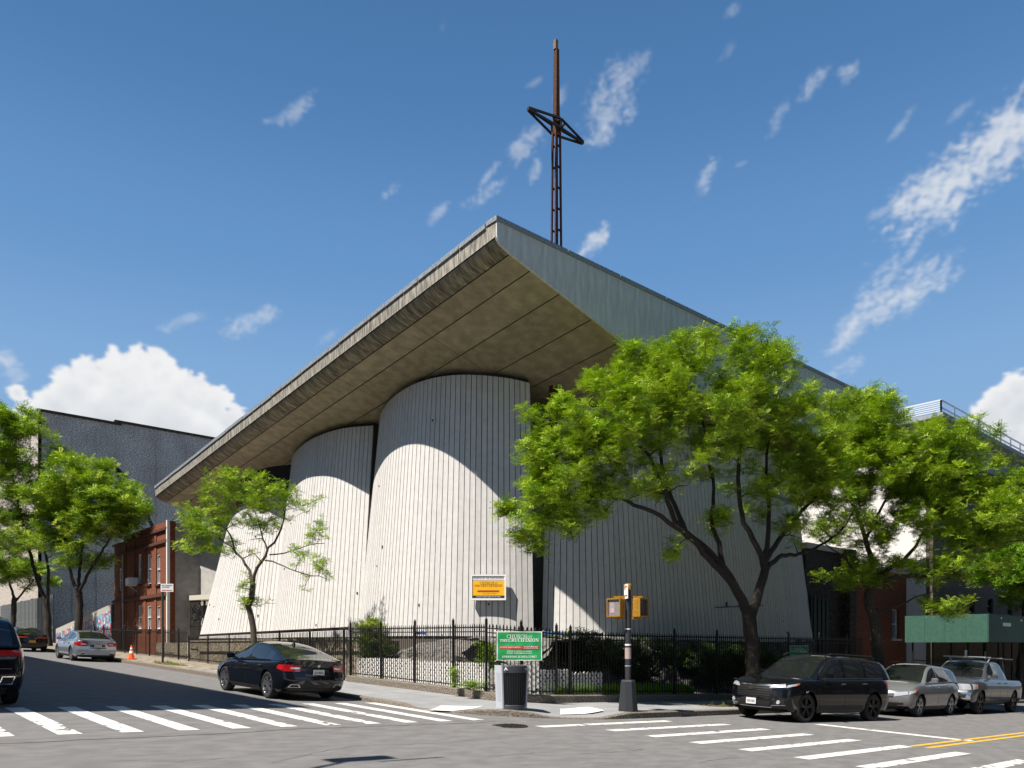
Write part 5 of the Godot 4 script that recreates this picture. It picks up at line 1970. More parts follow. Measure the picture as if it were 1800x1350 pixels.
	for i in 3:
		end_patch("grille_bar", t, M.chrome, 1.0, V([-0.46, 0.88 + i * 0.06, 0.46, 0.88 + i * 0.06, 0.46, 0.905 + i * 0.06, -0.46, 0.905 + i * 0.06]), 0.052, 10)
	for s in [-1.0, 1.0]:
		end_patch("headlamp", t, M.lamp_clear, 1.0, V([s * 0.60, 0.84, s * 0.99, 0.86, s * 0.99, 1.06, s * 0.57, 1.06]))
		side_patch("headlamp", t, M.lamp_clear, s, V([2.80, 0.87, 2.46, 0.90, 2.40, 1.06, 2.78, 1.06]))
		side_patch("side_marker", t, M.lamp_amber, s, V([2.50, 0.92, 2.42, 0.93, 2.38, 1.06, 2.46, 1.06]), 0.018)
		end_patch("fog_lamp", t, M.rim_well, 1.0, V([s * 0.62, 0.57, s * 0.84, 0.57, s * 0.86, 0.70, s * 0.62, 0.70]), 0.06)
		var rk := MB.new()
		rk.bar(Vector3(-2.4, 2.03, s * 0.70), Vector3(0.8, 2.03, s * 0.70), 0.035)
		put("rack_bar", rk.mesh(), M.galv, t)
		for x in [-2.3, -1.1]:
			var pm := MB.new()
			pm.bar(Vector3(x, 1.2, s * 0.86), Vector3(x, 2.03, s * 0.70), 0.035)
			put("rack_post", pm.mesh(), M.steel_dark, t)
		var pf := MB.new()
		pf.bar(Vector3(0.2, 1.88, s * 0.62), Vector3(0.2, 2.03, s * 0.70), 0.035)
		put("rack_post", pf.mesh(), M.galv, t)
	for x in [-2.3, -1.1, 0.2, 0.75]:
		var xb := MB.new()
		xb.bar(Vector3(x, 2.05, -0.72), Vector3(x, 2.05, 0.72), 0.028)
		put("rack_crossbar", xb.mesh(), M.galv, t)
	var pipe := MB.new()
	pipe.cyl(Vector3(0.0, 2.04, 0.2), Vector3(0.0, 2.30, 0.2), 0.05, 0.045, 10)
	put("pipe_stub", pipe.mesh(), M.white, t)
	# black sport utility entering the frame at the left: tail towards the camera
	t = make_car(sv, "dark_sport_utility", "black sport utility in the street with tail lamp bar and chrome exhaust", "car", Vector2(1.98, -19.85), away, M.paint_black, "black")
	for s in [-1.0, 1.0]:
		end_patch("tail_lamp", t, M.lamp_red, -1.0, V([s * 0.25, 0.98, s * 0.995, 0.98, s * 0.995, 1.10, s * 0.25, 1.09]))
		side_patch("tail_lamp", t, M.lamp_red, s, V([-2.55, 0.94, -2.22, 1.0, -2.30, 1.12, -2.55, 1.12]))
		end_patch("chrome_strip", t, M.chrome, -1.0, V([s * 0.45, 0.915, s * 0.86, 0.93, s * 0.90, 0.975, s * 0.45, 0.965]), 0.02)
		end_patch("exhaust_trim", t, M.chrome, -1.0, V([s * 0.58, 0.44, s * 0.84, 0.44, s * 0.88, 0.60, s * 0.62, 0.60]), 0.014)
		end_patch("exhaust_pipe", t, M.rim_well, -1.0, V([s * 0.61, 0.46, s * 0.81, 0.46, s * 0.85, 0.58, s * 0.645, 0.58]), 0.022)
	end_patch("lettering_strip", t, M.chrome, -1.0, V([0.50, 0.735, 0.80, 0.735, 0.80, 0.75, 0.50, 0.75]), 0.012)
	# one more far up the street
	t = make_car(sv, "distant_sport_utility", "grey sport utility far up the street beyond the dark sedan", "car", Vector2(8.6, -73.0), away, M.paint_slate, "black")
	for s in [-1.0, 1.0]:
		end_patch("tail_lamp", t, M.lamp_red, -1.0, V([s * 0.7, 0.95, s * 0.995, 0.95, s * 0.995, 1.12, s * 0.7, 1.12]))

# ---- buildings
# a wall in a plane: origin o, u along, v up, n outwards; openings [u0, v0, u1, v1]
func wall_holes(mb: MB, o: Vector3, u: Vector3, n: Vector3, u0: float, v0: float, u1: float, v1: float, holes: Array, thick: float) -> void:
	var cuts := [u0, u1]
	for h in holes:
		cuts.append(h[0]); cuts.append(h[2])
	cuts.sort()
	for i in cuts.size() - 1:
		var a: float = cuts[i]
		var b: float = cuts[i + 1]
		if b - a < 0.001: continue
		var m := (a + b) * 0.5
		var gaps := []
		for h in holes:
			if m > h[0] and m < h[2]:
				gaps.append([h[1], h[3]])
		gaps.sort_custom(func(p, q): return p[0] < q[0])
		var y := v0
		for g in gaps + [[v1, v1]]:
			if g[0] - y > 0.001:
				var c: Vector3 = o + u * m + Vector3.UP * ((y + g[0]) * 0.5) - n * (thick * 0.5)
				mb.box(c, Vector3(b - a, g[0] - y, thick), Basis(u, Vector3.UP, n))
			y = maxf(y, g[1])
func sash_window(par: Node, o: Vector3, u: Vector3, n: Vector3, h: Array, frame: Material, glass: Material, sill: Material, deep := 0.16) -> void:
	var B := Basis(u, Vector3.UP, n)
	var w: float = h[2] - h[0]
	var t: float = h[3] - h[1]
	var c: Vector3 = o + u * ((h[0] + h[2]) * 0.5) + Vector3.UP * ((h[1] + h[3]) * 0.5) - n * deep
	var fm := MB.new()
	for q in [[0.0, t * 0.5 - 0.035, w, 0.07], [0.0, -t * 0.5 + 0.04, w, 0.08], [0.0, 0.0, w, 0.06]]:
		fm.box(c + u * q[0] + Vector3.UP * q[1], Vector3(q[2], q[3], 0.08), B)
	for s in [-1.0, 1.0]:
		fm.box(c + u * (s * (w * 0.5 - 0.035)) , Vector3(0.07, t, 0.07), B)
	var win := fit("window", fm, frame, par)
	var pm := MB.new()
	pm.box(c - n * 0.045, Vector3(w - 0.1, t - 0.1, 0.02), B)
	fit("pane", pm, glass, win)
	if sill:
		var sm := MB.new()
		sm.box(c + Vector3.UP * (-t * 0.5 - 0.05) + n * (deep * 0.5 + 0.04), Vector3(w + 0.2, 0.1, deep + 0.14), B)
		fit("sill", sm, sill, win)

func plain_block(called: String, label: String, a: Vector3, b: Vector3, m: Material, faces: Array, step := 2.6, floor_h := 3.2) -> void:
	# a house of the street outside the picture: walls, rows of windows, cornice
	var t := thing(called, Vector3((a.x + b.x) * 0.5, a.y, (a.z + b.z) * 0.5), label, "building")
	var mb := MB.new()
	mb.span(a + Vector3(0.2, 0, 0.2), b - Vector3(0.2, 0.1, 0.2))
	fit("wall", mb, m, t)
	var cm := MB.new()
	cm.span(Vector3(a.x - 0.25, b.y - 0.5, a.z - 0.25), Vector3(b.x + 0.25, b.y, b.z + 0.25))
	fit("cornice", cm, M.stone_coping, t)
	for f in faces:
		# f: which face, "x-" and so on
		var along := Vector3(0, 0, 1) if f[0] == "x" else Vector3(1, 0, 0)
		var lo: float = a.z if f[0] == "x" else a.x
		var hi: float = b.z if f[0] == "x" else b.x
		var n := Vector3(-1 if f[1] == "-" else 1, 0, 0) if f[0] == "x" else Vector3(0, 0, -1 if f[1] == "-" else 1)
		var face := (a if f[1] == "-" else b) * n.abs()
		var k := int((hi - lo) / step)
		for i in k:
			var y := a.y + 2.2
			while y + 1.8 < b.y - 0.5:
				var c := face + along * (lo + (i + 0.5) * (hi - lo) / k) + Vector3.UP * y - n * 0.2
				var wm := MB.new()
				wm.box(c + n * 0.02 + Vector3.UP * 0.8, Vector3(0.06, 1.6, 1.1) if f[0] == "x" else Vector3(1.1, 1.6, 0.06))
				fit("window", wm, M.window_sky_tint, t)
				y += floor_h

func buildings() -> void:
	var X := Vector3(1, 0, 0)
	var Z := Vector3(0, 0, 1)
	# --- red brick house: front along the left street
	var hx := 15.0
	var zr := on_x(297, 1000, hx).z
	var zl := on_x(201, 1000, hx).z
	var o := Vector3(hx, 0, zr)
	var u := -Z
	var n := -X
	var top := on_x(297, 915, hx).y
	var t := thing("brick_house", Vector3(hx + 3, 0.8, (zr + zl) / 2), "stained red brick row house with tall sash windows beside the church gate", "house")
	var wide := zr - zl
	var holes := []
	for r in [[974, 1027], [1064, 1106]]:
		for c in [[243, 248.5], [259, 265.5], [275.5, 281.5]]:
			var p := on_x(c[0], r[0], hx)
			var q := on_x(c[1], r[1], hx)
			holes.append([zr - q.z, on_x((c[0] + c[1]) / 2, r[1], hx).y, zr - p.z, on_x((c[0] + c[1]) / 2, r[0], hx).y])
	for c in [[209.5, 1000, 214, 1040], [216, 998, 219, 1040]]:
		holes.append([zr - on_x(c[2], 1000, hx).z, on_x(c[0], c[3], hx).y, zr - on_x(c[0], 1000, hx).z, on_x(c[0], c[1], hx).y])
	var door := [zr - on_x(221, 1000, hx).z, 1.0, zr - on_x(212.5, 1000, hx).z, on_x(216, 1069, hx).y]
	var wm := MB.new()
	wall_holes(wm, o, u, n, 0.0, 0.2, wide, top - 0.35, holes + [door], 0.35)
	fit("front_wall", wm, M.brick_red, t)
	for h in holes:
		sash_window(t, o, u, n, h, M.sash, M.window_sky_tint, M.brick_red_dark, 0.07)
	var dm := MB.new()
	dm.box(o + u * ((door[0] + door[2]) / 2) + Vector3.UP * ((door[1] + door[3]) / 2) - n * 0.28, Vector3(0.08, door[3] - door[1], door[2] - door[0]))
	fit("door", dm, M.timber_dark, t)
	# piers between the windows, string courses and parapet
	var zs := zr - on_x(219.5, 1000, hx).z
	for c in [0.15, 2.35, 4.35, 6.6, zs - 0.15]:
		var pm := MB.new()
		pm.box(o + u * c + Vector3(-0.02, top * 0.5 + 0.35, 0), Vector3(0.05, top - 1.1, 0.42))
		fit("pier", pm, M.brick_red, t)
	for c in [[top - 1.15, 0.16, 0.14], [on_x(285, 1046, hx).y, 0.20, 0.14], [top - 0.42, 0.14, 0.14]]:
		var cm := MB.new()
		cm.box(o + u * (wide * 0.5) + Vector3(-c[2] * 0.5, c[0], 0), Vector3(c[2], c[1], wide))
		fit("string_course", cm, M.brick_red_dark, t)
	var pp := MB.new()
	pp.box(o + u * (zs * 0.5) + Vector3(0.17, top - 0.17, 0), Vector3(0.44, 0.34, zs))
	fit("parapet", pp, M.brick_red, t)
	var q2 := MB.new()
	q2.box(o + Vector3(-0.05, top * 0.5 + 0.3, 0.0), Vector3(0.16, top - 0.6 + 0.05, 0.16))
	fit("quoin_strip", q2, M.plaster_white, t)
	var dp := MB.new()
	dp.cyl(o + u * zs + Vector3(-0.12, 1.0, 0), o + u * zs + Vector3(-0.12, top - 1.2, 0), 0.06, 0.06, 8)
	fit("drainpipe", dp, M.galv, t)
	var sm := MB.new()
	sm.span(Vector3(hx + 0.35, 0.2, zl), Vector3(hx + 12, top - 0.1, zr - 0.01))
	fit("side_wall", sm, M.stucco_grey, t)
	# air conditioner in the window
	var ap := on_x(240.5, 1023, hx)
	var ac := thing("air_conditioner", ap, "pale window air conditioner on the red brick house", "air conditioner")
	var am := MB.new()
	am.block(ap + Vector3(-0.28, 0, 0), Vector3(0.55, 0.50, 0.95), 0.03)
	fit("case", am, M.ac, ac)
	am = MB.new()
	am.box(ap + Vector3(-0.562, 0.02, 0), Vector3(0.02, 0.38, 0.75))
	fit("grille", am, M.galv, ac)
	am = MB.new()
	am.bar(ap + Vector3(-0.5, -0.25, 0), ap + Vector3(0.0, -0.6, 0), 0.05)
	fit("bracket", am, M.galv, ac)
	# --- iron gate between house and church
	var g0 := Vector3(16.2, 0, -46.7)
	var g1 := Vector3(16.9, 0, -43.9)
	var gd := (g1 - g0).normalized()
	var gl := g0.distance_to(g1)
	var gt := 4.25
	var gb := 1.95
	var gate := thing("iron_gate", g0 + Vector3(0, gb, 0), "black wrought iron double gate with scrollwork under a pale lintel", "gate")
	for s in 2:
		var leaf := MB.new()
		var a := g0 + gd * (gl * 0.5 * s + 0.05)
		var b := g0 + gd * (gl * 0.5 * (s + 1) - 0.05)
		for e in [[a, a], [b, b]]:
			leaf.bar(e[0] + Vector3(0, gb, 0), e[0] + Vector3(0, gt, 0), 0.06)
		for y in [gb + 0.05, gb + 0.8, gt - 0.04]:
			leaf.bar(a + Vector3(0, y, 0), b + Vector3(0, y, 0), 0.05)
		var lf := fit("leaf", leaf, M.fence_iron, gate)
		for i in 11:
			var p := a.lerp(b, (i + 0.5) / 11.0)
			var bm := MB.new()
			bm.bar(p + Vector3(0, gb, 0), p + Vector3(0, gt, 0), 0.018)
			fit("bar", bm, M.fence_iron, lf)
		for k in [[0.5, gt - 0.65, 0.42], [0.5, gt - 0.65, 0.25], [0.28, gb + 1.2, 0.18], [0.72, gb + 1.2, 0.18]]:
			var cm := MB.new()
			var cc: Vector3 = a.lerp(b, k[0]) + Vector3(0, k[1], 0)
			var pts := []
			var rad := []
			for i in 17:
				var th := TAU * i / 16.0
				pts.append(cc + gd * cos(th) * k[2] + Vector3.UP * sin(th) * k[2] + Vector3(-0.03, 0, 0))
				rad.append(0.022)
			cm.tube(pts, rad, 5)
			fit("scroll", cm, M.steel_dark, lf)
	var bk := MB.new()
	bk.hexa(g0 + gd.cross(Vector3.UP) * -0.5 + Vector3(0, 0, 0), g1 + gd.cross(Vector3.UP) * -0.5, g1 + gd.cross(Vector3.UP) * -0.6, g0 + gd.cross(Vector3.UP) * -0.6, g0 + gd.cross(Vector3.UP) * -0.5 + Vector3(0, 8.6, 0), g1 + gd.cross(Vector3.UP) * -0.5 + Vector3(0, 8.6, 0), g1 + gd.cross(Vector3.UP) * -0.6 + Vector3(0, 8.6, 0), g0 + gd.cross(Vector3.UP) * -0.6 + Vector3(0, 8.6, 0))
	fit("entrance_wall", bk, M.inner_concrete, church)
	var lm := MB.new()
	lm.bar(g0 + Vector3(0, gt + 0.17, 0), g1 + Vector3(0, gt + 0.17, 0), 0.3, 0.28)
	fit("lintel", lm, M.stone_coping, church)
	# --- tall grey building
	var bx := 15.0
	var bz := on_x(67, 800, bx).z
	var bt := on_x(67, 719.5, bx).y
	var gbld := thing("grey_building", Vector3(bx + 15, 1.5, bz - 8), "tall windowless grey painted brick building behind the church", "building")
	var split := on_z(203, 741, bz).x
	for c in [[bx, split, bt - 0.1], [split, 62.0, on_z(203.5, 739.5, bz).y - 0.1]]:
		var mb := MB.new()
		mb.span(Vector3(c[0] + 0.02, 0.5, bz - 22), Vector3(c[1], c[2], bz))
		fit("wall", mb, M.brick_grey, gbld)
		var x: float = c[0] - 0.1
		while x < c[1]:
			var cm := MB.new()
			cm.box(Vector3(x + 0.6, c[2] + 0.05, bz - 0.1), Vector3(1.18, 0.22, 0.55))
			fit("coping", cm, M.brick_dark, gbld)
			x += 1.2
	for x in [on_z(130, 800, bz).x, on_z(172, 800, bz).x, on_z(277, 800, bz).x, on_z(330, 800, bz).x]:
		var pm := MB.new()
		pm.box(Vector3(x, bt * 0.5, bz + 0.03), Vector3(0.28, bt - 2.0, 0.08))
		fit("pilaster", pm, M.brick_grey, gbld)
	var fs := MB.new()
	var fholes := []
	for i in 4:
		for j in 5:
			fholes.append([2.0 + i * 5.0, 4.0 + j * 3.9, 3.4 + i * 5.0, 6.1 + j * 3.9])
	wall_holes(fs, Vector3(bx - 0.02, 0, bz), -Z, -X, 0.0, 0.5, 22.0, bt - 0.05, fholes, 0.3)
	fit("front_wall", fs, M.stucco_pale, gbld)
	for h in fholes:
		sash_window(gbld, Vector3(bx - 0.02, 0, bz), -Z, -X, h, M.sash, M.window_dark, null)
	# painted strokes of a faded mural
	var strokes := [[[178, 815], [200, 818], [220, 838], [228, 860]], [[228, 858], [240, 885], [262, 908]], [[205, 826], [214, 850], [228, 866]], [[258, 905], [268, 925]]]
	for s in strokes:
		var mb := MB.new()
		for i in s.size() - 1:
			var a := on_z(s[i][0], s[i][1], bz)
			var b := on_z(s[i + 1][0], s[i + 1][1], bz)
			mb.bar(Vector3(a.x, a.y, bz + 0.012), Vector3(b.x, b.y, bz + 0.012), 0.35, 0.02, Z)
		fit("painted_stroke", mb, M.ink, gbld)
	# --- painted hoarding and the yards between
	var gw := thing("graffiti_wall", Vector3(15.0, 1.6, -64), "low wall covered in red, white and blue graffiti behind the street trees", "wall")
	var fn := FastNoiseLite.new()
	fn.seed = 21
	fn.frequency = 0.6
	fn.fractal_octaves = 3
	var gm := MB.new()
	var pal := [Color(0.42, 0.03, 0.04), Color(0.62, 0.60, 0.58), Color(0.05, 0.24, 0.42), Color(0.10, 0.09, 0.09), Color(0.45, 0.05, 0.06), Color(0.12, 0.42, 0.60), Color(0.35, 0.33, 0.30), Color(0.24, 0.02, 0.03)]
	gm.flat()
	for i in 120:
		for j in 24:
			var z0 := -58.3 - i * 0.14
			var y0 := 1.0 + j * 0.145
			if y0 > 4.5 - 0.012 * i: continue
			var v := fn.get_noise_2d(z0 * 1.9, y0 * 0.55) * 1.6 + 0.5 * fn.get_noise_2d(z0 * 5.0 + 50.0, y0 * 2.0)
			var k := int(clampf((v + 1.0) * 0.5, 0.0, 0.999) * pal.size())
			if y0 > 4.0 - 0.012 * i: k = 6
			gm.st.set_color(pal[k])
			var ya := minf(y0 + 0.145, 4.5 - 0.012 * i)
			var yb := minf(y0 + 0.145, 4.5 - 0.012 * (i + 1))
			gm.quad(Vector3(14.95, y0, z0), Vector3(14.95, y0, z0 - 0.14), Vector3(14.95, yb, z0 - 0.14), Vector3(14.95, ya, z0))
	mt("graffiti", Color(1, 1, 1), 0.8, {"vc": 1})
	fit("painted_face", gm, M.graffiti, gw)
	var gk := MB.new()
	gk.hexa(Vector3(14.98, 0.9, -75.2), Vector3(17, 0.9, -75.2), Vector3(17, 0.9, -58.3), Vector3(14.98, 0.9, -58.3), Vector3(14.98, 3.1, -75.2), Vector3(17, 3.1, -75.2), Vector3(17, 4.5, -58.3), Vector3(14.98, 4.5, -58.3))
	fit("wall_body", gk, M.corrugated, gw)
	var cw := thing("corrugated_hoarding", Vector3(14.9, 2.0, -80), "grey corrugated metal hoarding far up the street", "hoarding")
	for i in 40:
		var z := -75.6 - i * 0.65
		var mb := MB.new()
		mb.hexa(Vector3(14.8, 1.2, z), Vector3(14.9, 1.2, z), Vector3(14.9, 1.2, z - 0.4), Vector3(14.8, 1.2, z - 0.4), Vector3(14.8, 6.0, z), Vector3(14.9, 6.0, z), Vector3(14.9, 6.0, z - 0.4), Vector3(14.8, 6.0, z - 0.4))
		mb.box(Vector3(14.92, 3.6, z - 0.5), Vector3(0.04, 4.8, 0.3))
		fit("panel", mb, M.corrugated, cw)
	plain_block("far_building", "dark brown apartment block at the far end of the left street", Vector3(15.5, 2.0, -150), Vector3(40, 20, -106), M.brick_dark, ["x-", "z+"], 3.0)
	plain_block("far_building", "tall tan apartment block beyond the brown one", Vector3(13.0, 3.0, -230), Vector3(40, 26, -152), M.brick_brown, ["x-"], 4.0)
	# --- the houses across the streets, outside the picture: one shades the road, two tall ones added to cut skylight and show in reflections
	plain_block("corner_building", "brick corner building across the left street that shades the roadway", Vector3(-24, 0.0, -75), Vector3(-3.3, 17.9, -17.0), M.brick_brown, ["x+", "z+"])
	plain_block("unseen_street_building", "unseen brick apartment row across the right street added to cut skylight", Vector3(15.5, -3.0, 5.0), Vector3(80, 20.5, 20), M.brick_brown, ["z-", "x-"])
	plain_block("unseen_street_building", "unseen dark brick corner house diagonally across the junction added to cut skylight", Vector3(-24, -1.0, 5.0), Vector3(-4.0, 20.0, 22), M.brick_dark, ["x+", "z-"])
	# --- right: low dark brick wing, then the long brick building with a railed roof
	var wz := -18.0
	var wing := thing("brick_wing", Vector3(40, -1.0, wz - 2), "dark brick wing in the shade between the church and the railed building", "building")
	var wh := on_z(1440, 967, wz).y
	var x0 := 34.2
	var xs := on_z(1484, 1000, wz).x
	var mb2 := MB.new()
	mb2.span(Vector3(x0, -2.5, wz - 9), Vector3(xs, wh, wz))
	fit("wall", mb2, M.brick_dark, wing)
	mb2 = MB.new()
	var rh := [[2.4, 2.0, 3.3, 3.6], [5.0, 2.0, 5.9, 3.6]]
	wall_holes(mb2, Vector3(xs, 0, wz + 0.25), X, Z, 0.0, -2.5, 44.9 - xs, wh - 0.6, rh, 0.3)
	mb2.span(Vector3(xs, -2.5, wz - 9), Vector3(44.9, wh - 0.6, wz - 0.1))
	fit("wall", mb2, M.brick_red, wing)
	for h in rh:
		sash_window(wing, Vector3(xs, 0, wz + 0.25), X, Z, h, M.sash, M.window_sky_tint, M.stone_coping)
	mb2 = MB.new()
	mb2.span(Vector3(xs - 0.35, -2.5, wz + 0.02), Vector3(xs + 0.35, wh + 0.2, wz + 0.45))
	fit("pier", mb2, M.brick_dark, wing)
	mb2 = MB.new()
	mb2.span(Vector3(x0 - 0.1, wh, wz - 9), Vector3(xs + 0.1, wh + 0.25, wz + 0.12))
	fit("coping", mb2, M.stone_coping, wing)
	var dg := thing("metal_gate", Vector3(35.2, -1.0, wz + 0.3), "dark ribbed metal gate between the church and the brick wing", "gate")
	for i in 8:
		var dmb := MB.new()
		dmb.span(Vector3(34.35 + i * 0.2, -1.2, wz + 0.12), Vector3(34.53 + i * 0.2, 4.0 - i * 0.03, wz + 0.2 + 0.03 * (i % 2)))
		fit("rib", dmb, M.steel_dark, dg)
	# long building
	var rx := 45.0
	var rz := on_x(1640, 1000, rx).z
	var rtop := on_x(1634, 713, rx).y
	var slab := on_x(1634, 735, rx).y
	var rb := thing("railed_building", Vector3(rx + 20, -1.5, rz - 8), "long brown brick building with overhanging roof and steel roof railing", "building")
	var wholes := []
	for c in [[1703, 1049, 1076], [1736, 1052, 1078], [1771, 1055, 1081], [1800, 1058, 1084], [1666, 925, 962], [1705, 935, 968], [1742, 945, 974], [1778, 950, 980]]:
		var p := on_z(c[0], c[1], rz)
		var q := on_z(c[0], c[2], rz)
		wholes.append([p.x - rx, q.y, p.x - rx + 1.0, p.y])
	mb2 = MB.new()
	wall_holes(mb2, Vector3(rx, 0, rz), X, Z, 0.0, -4.0, 60.0, slab - 1.7, wholes, 0.35)
	fit("front_wall", mb2, M.brick_brown, rb)
	for h in wholes:
		sash_window(rb, Vector3(rx, 0, rz), X, Z, h, M.steel_dark, M.window_dark, null)
	mb2 = MB.new()
	mb2.span(Vector3(rx + 0.36, -4.0, rz - 18), Vector3(rx + 60, slab - 0.25, rz - 0.36))
	fit("core", mb2, M.brick_dark, rb)
	mb2 = MB.new()
	mb2.span(Vector3(rx, -4.0, rz - 18), Vector3(rx + 0.34, slab - 0.25, rz - 0.36))
	fit("side_wall", mb2, M.plaster_white, rb)
	for i in 20:
		mb2 = MB.new()
		mb2.span(Vector3(rx + i * 3.0 + 0.006, slab - 1.7, rz - 0.3), Vector3(rx + (i + 1) * 3.0 - 0.006, slab - 0.22, rz + 0.06))
		fit("metal_panel", mb2, M.cornice_grey, rb)
	mb2 = MB.new()
	mb2.span(Vector3(rx - 0.7, slab - 0.22, rz - 18), Vector3(rx + 60, slab, rz + 0.75))
	fit("roof_slab", mb2, M.cornice_grey, rb)
	for i in 26:
		var x := rx - 0.55 + i * 1.9
		mb2 = MB.new()
		mb2.bar(Vector3(x, slab, rz + 0.6), Vector3(x, rtop, rz + 0.6), 0.07)
		fit("railing_post", mb2, M.rail_steel, rb)
	for k in [1.0, 0.42, 0.12]:
		mb2 = MB.new()
		mb2.bar(Vector3(rx - 0.55, lerpf(slab, rtop, k), rz + 0.6), Vector3(rx + 48, lerpf(slab, rtop, k), rz + 0.6), 0.06, 0.08)
		fit("railing_bar", mb2, M.rail_steel, rb)
	for i in 9:
		mb2 = MB.new()
		mb2.bar(Vector3(rx - 0.55, slab, rz + 0.6 - i * 2.0), Vector3(rx - 0.55, rtop, rz + 0.6 - i * 2.0), 0.07)
		fit("railing_post", mb2, M.rail_steel, rb)
	for k in [1.0, 0.82, 0.66, 0.5, 0.34, 0.18]:
		mb2 = MB.new()
		mb2.bar(Vector3(rx - 0.55, lerpf(slab, rtop, k), rz + 0.6), Vector3(rx - 0.55, lerpf(slab, rtop, k), rz - 16), 0.05, 0.06 if k < 1.0 else 0.09)
		fit("railing_bar", mb2, M.rail_steel, rb)
	plain_block("far_building", "pale pink block beyond the railed building", Vector3(on_z(1776, 800, -19.0).x, -4.0, -30), Vector3(on_z(1776, 800, -19.0).x + 30, on_z(1776, 790, -19.0).y, -19), M.stucco_pale, ["z+"], 3.0)
	# --- sidewalk shed
	var sx := 41.1
	var sz0 := -12.55
	var sz1 := -16.9
	if sz1 < rz + 0.1: sz1 = rz + 0.1
	var st := on_x(1735, 1079, sx).y
	var sbm := on_x(1735, 1128, sx).y
	var shed := thing("sidewalk_shed", Vector3(sx + 5, gy(sx, sz0) + WALK, (sz0 + sz1) / 2), "green plywood sidewalk shed on steel posts beside the brick building", "scaffold")
	var deck := MB.new()
	deck.span(Vector3(sx, sbm + 0.0, sz1), Vector3(sx + 40, sbm + 0.2, sz0))
	fit("deck", deck, M.timber_dark, shed)
	var nsh := 4
	for i in nsh:
		var a := lerpf(sz0, sz1, float(i) / nsh)
		var b := lerpf(sz0, sz1, float(i + 1) / nsh)
		mb2 = MB.new()
		mb2.span(Vector3(sx - 0.03, sbm - 0.02, b + 0.004), Vector3(sx - 0.005, st, a - 0.004))
		fit("plywood_sheet", mb2, M.ply_green, shed)
	for i in 16:
		mb2 = MB.new()
		mb2.span(Vector3(sx + i * 2.44 + 0.004, sbm - 0.02, sz0 + 0.005), Vector3(sx + (i + 1) * 2.44 - 0.004, st, sz0 + 0.03))
		fit("plywood_sheet", mb2, M.ply_green, shed)
	for i in 8:
		for z in [sz0 - 0.2, sz1 + 0.25]:
			var x := sx + 0.3 + i * 2.6
			mb2 = MB.new()
			mb2.cyl(Vector3(x, gy(x, z) + WALK, z), Vector3(x, sbm, z), 0.05, 0.05, 8)
			mb2.box(Vector3(x, gy(x, z) + WALK + 0.03, z), Vector3(0.25, 0.05, 0.25))
			fit("post", mb2, M.steel_dark, shed)
	for i in 7:
		for y in [1.0, 1.9]:
			var x := sx + 0.3 + i * 2.6
			mb2 = MB.new()
			mb2.cyl(Vector3(x, gy(x, sz1) + y, sz1 + 0.25), Vector3(x + 2.6, gy(x + 2.6, sz1) + y, sz1 + 0.25), 0.03, 0.03, 6)
			fit("brace", mb2, M.steel_dark, shed)
	for k in [[1.3, 0.85, 1.2, 0.17], [0.5, 1.15, 0.1, 0.07], [3.6, 1.1, 0.2, 0.08]]:
		mb2 = MB.new()
		mb2.box(Vector3(sx + k[0] + 1.3, sbm + k[1], sz0 + 0.034), Vector3(k[2], k[3], 0.006))
		fit("paper_scrap", mb2, M.white, shed)
	# low stone wall beside the wing
	mb2 = MB.new()
	mb2.span(Vector3(33.6, -1.6, -15.6), Vector3(41.0, 0.55, -15.1))
	tag(fit("stone_wall", mb2, M.rock), "low rough stone wall behind the parked silver crossover", "wall")
	# signal mast whose shadow lies on the roadway
	var shade_at := ground(650, 1333)
	var hgt := 8.8
	var sp := shade_at + to_sun() * ((hgt - shade_at.y) / to_sun().y)
	var mast := thing("signal_mast", Vector3(-2.2, gy(-2.2, sp.z + 1.0), sp.z + 1.0), "traffic signal on a mast arm over the crossing", "signal")
	mb2 = MB.new()
	mb2.cyl(mast.position, Vector3(-2.2, hgt + 0.3, sp.z + 1.0), 0.12, 0.09, 10)
	fit("pole", mb2, M.galv, mast)
	mb2 = MB.new()
	mb2.cyl(Vector3(-2.2, hgt, sp.z + 1.0), sp + Vector3(-0.3, 0.15, 0), 0.06, 0.04, 8)
	fit("arm", mb2, M.galv, mast)
	mb2 = MB.new()
	mb2.block(sp + Vector3(0, -0.2, 0), Vector3(0.34, 1.0, 0.34), 0.04)
	mb2.block(sp + Vector3(0.3, 0.25, 0.3), Vector3(0.9, 0.22, 0.06), 0.01)
	fit("signal_head", mb2, M.signal_yellow, mast)

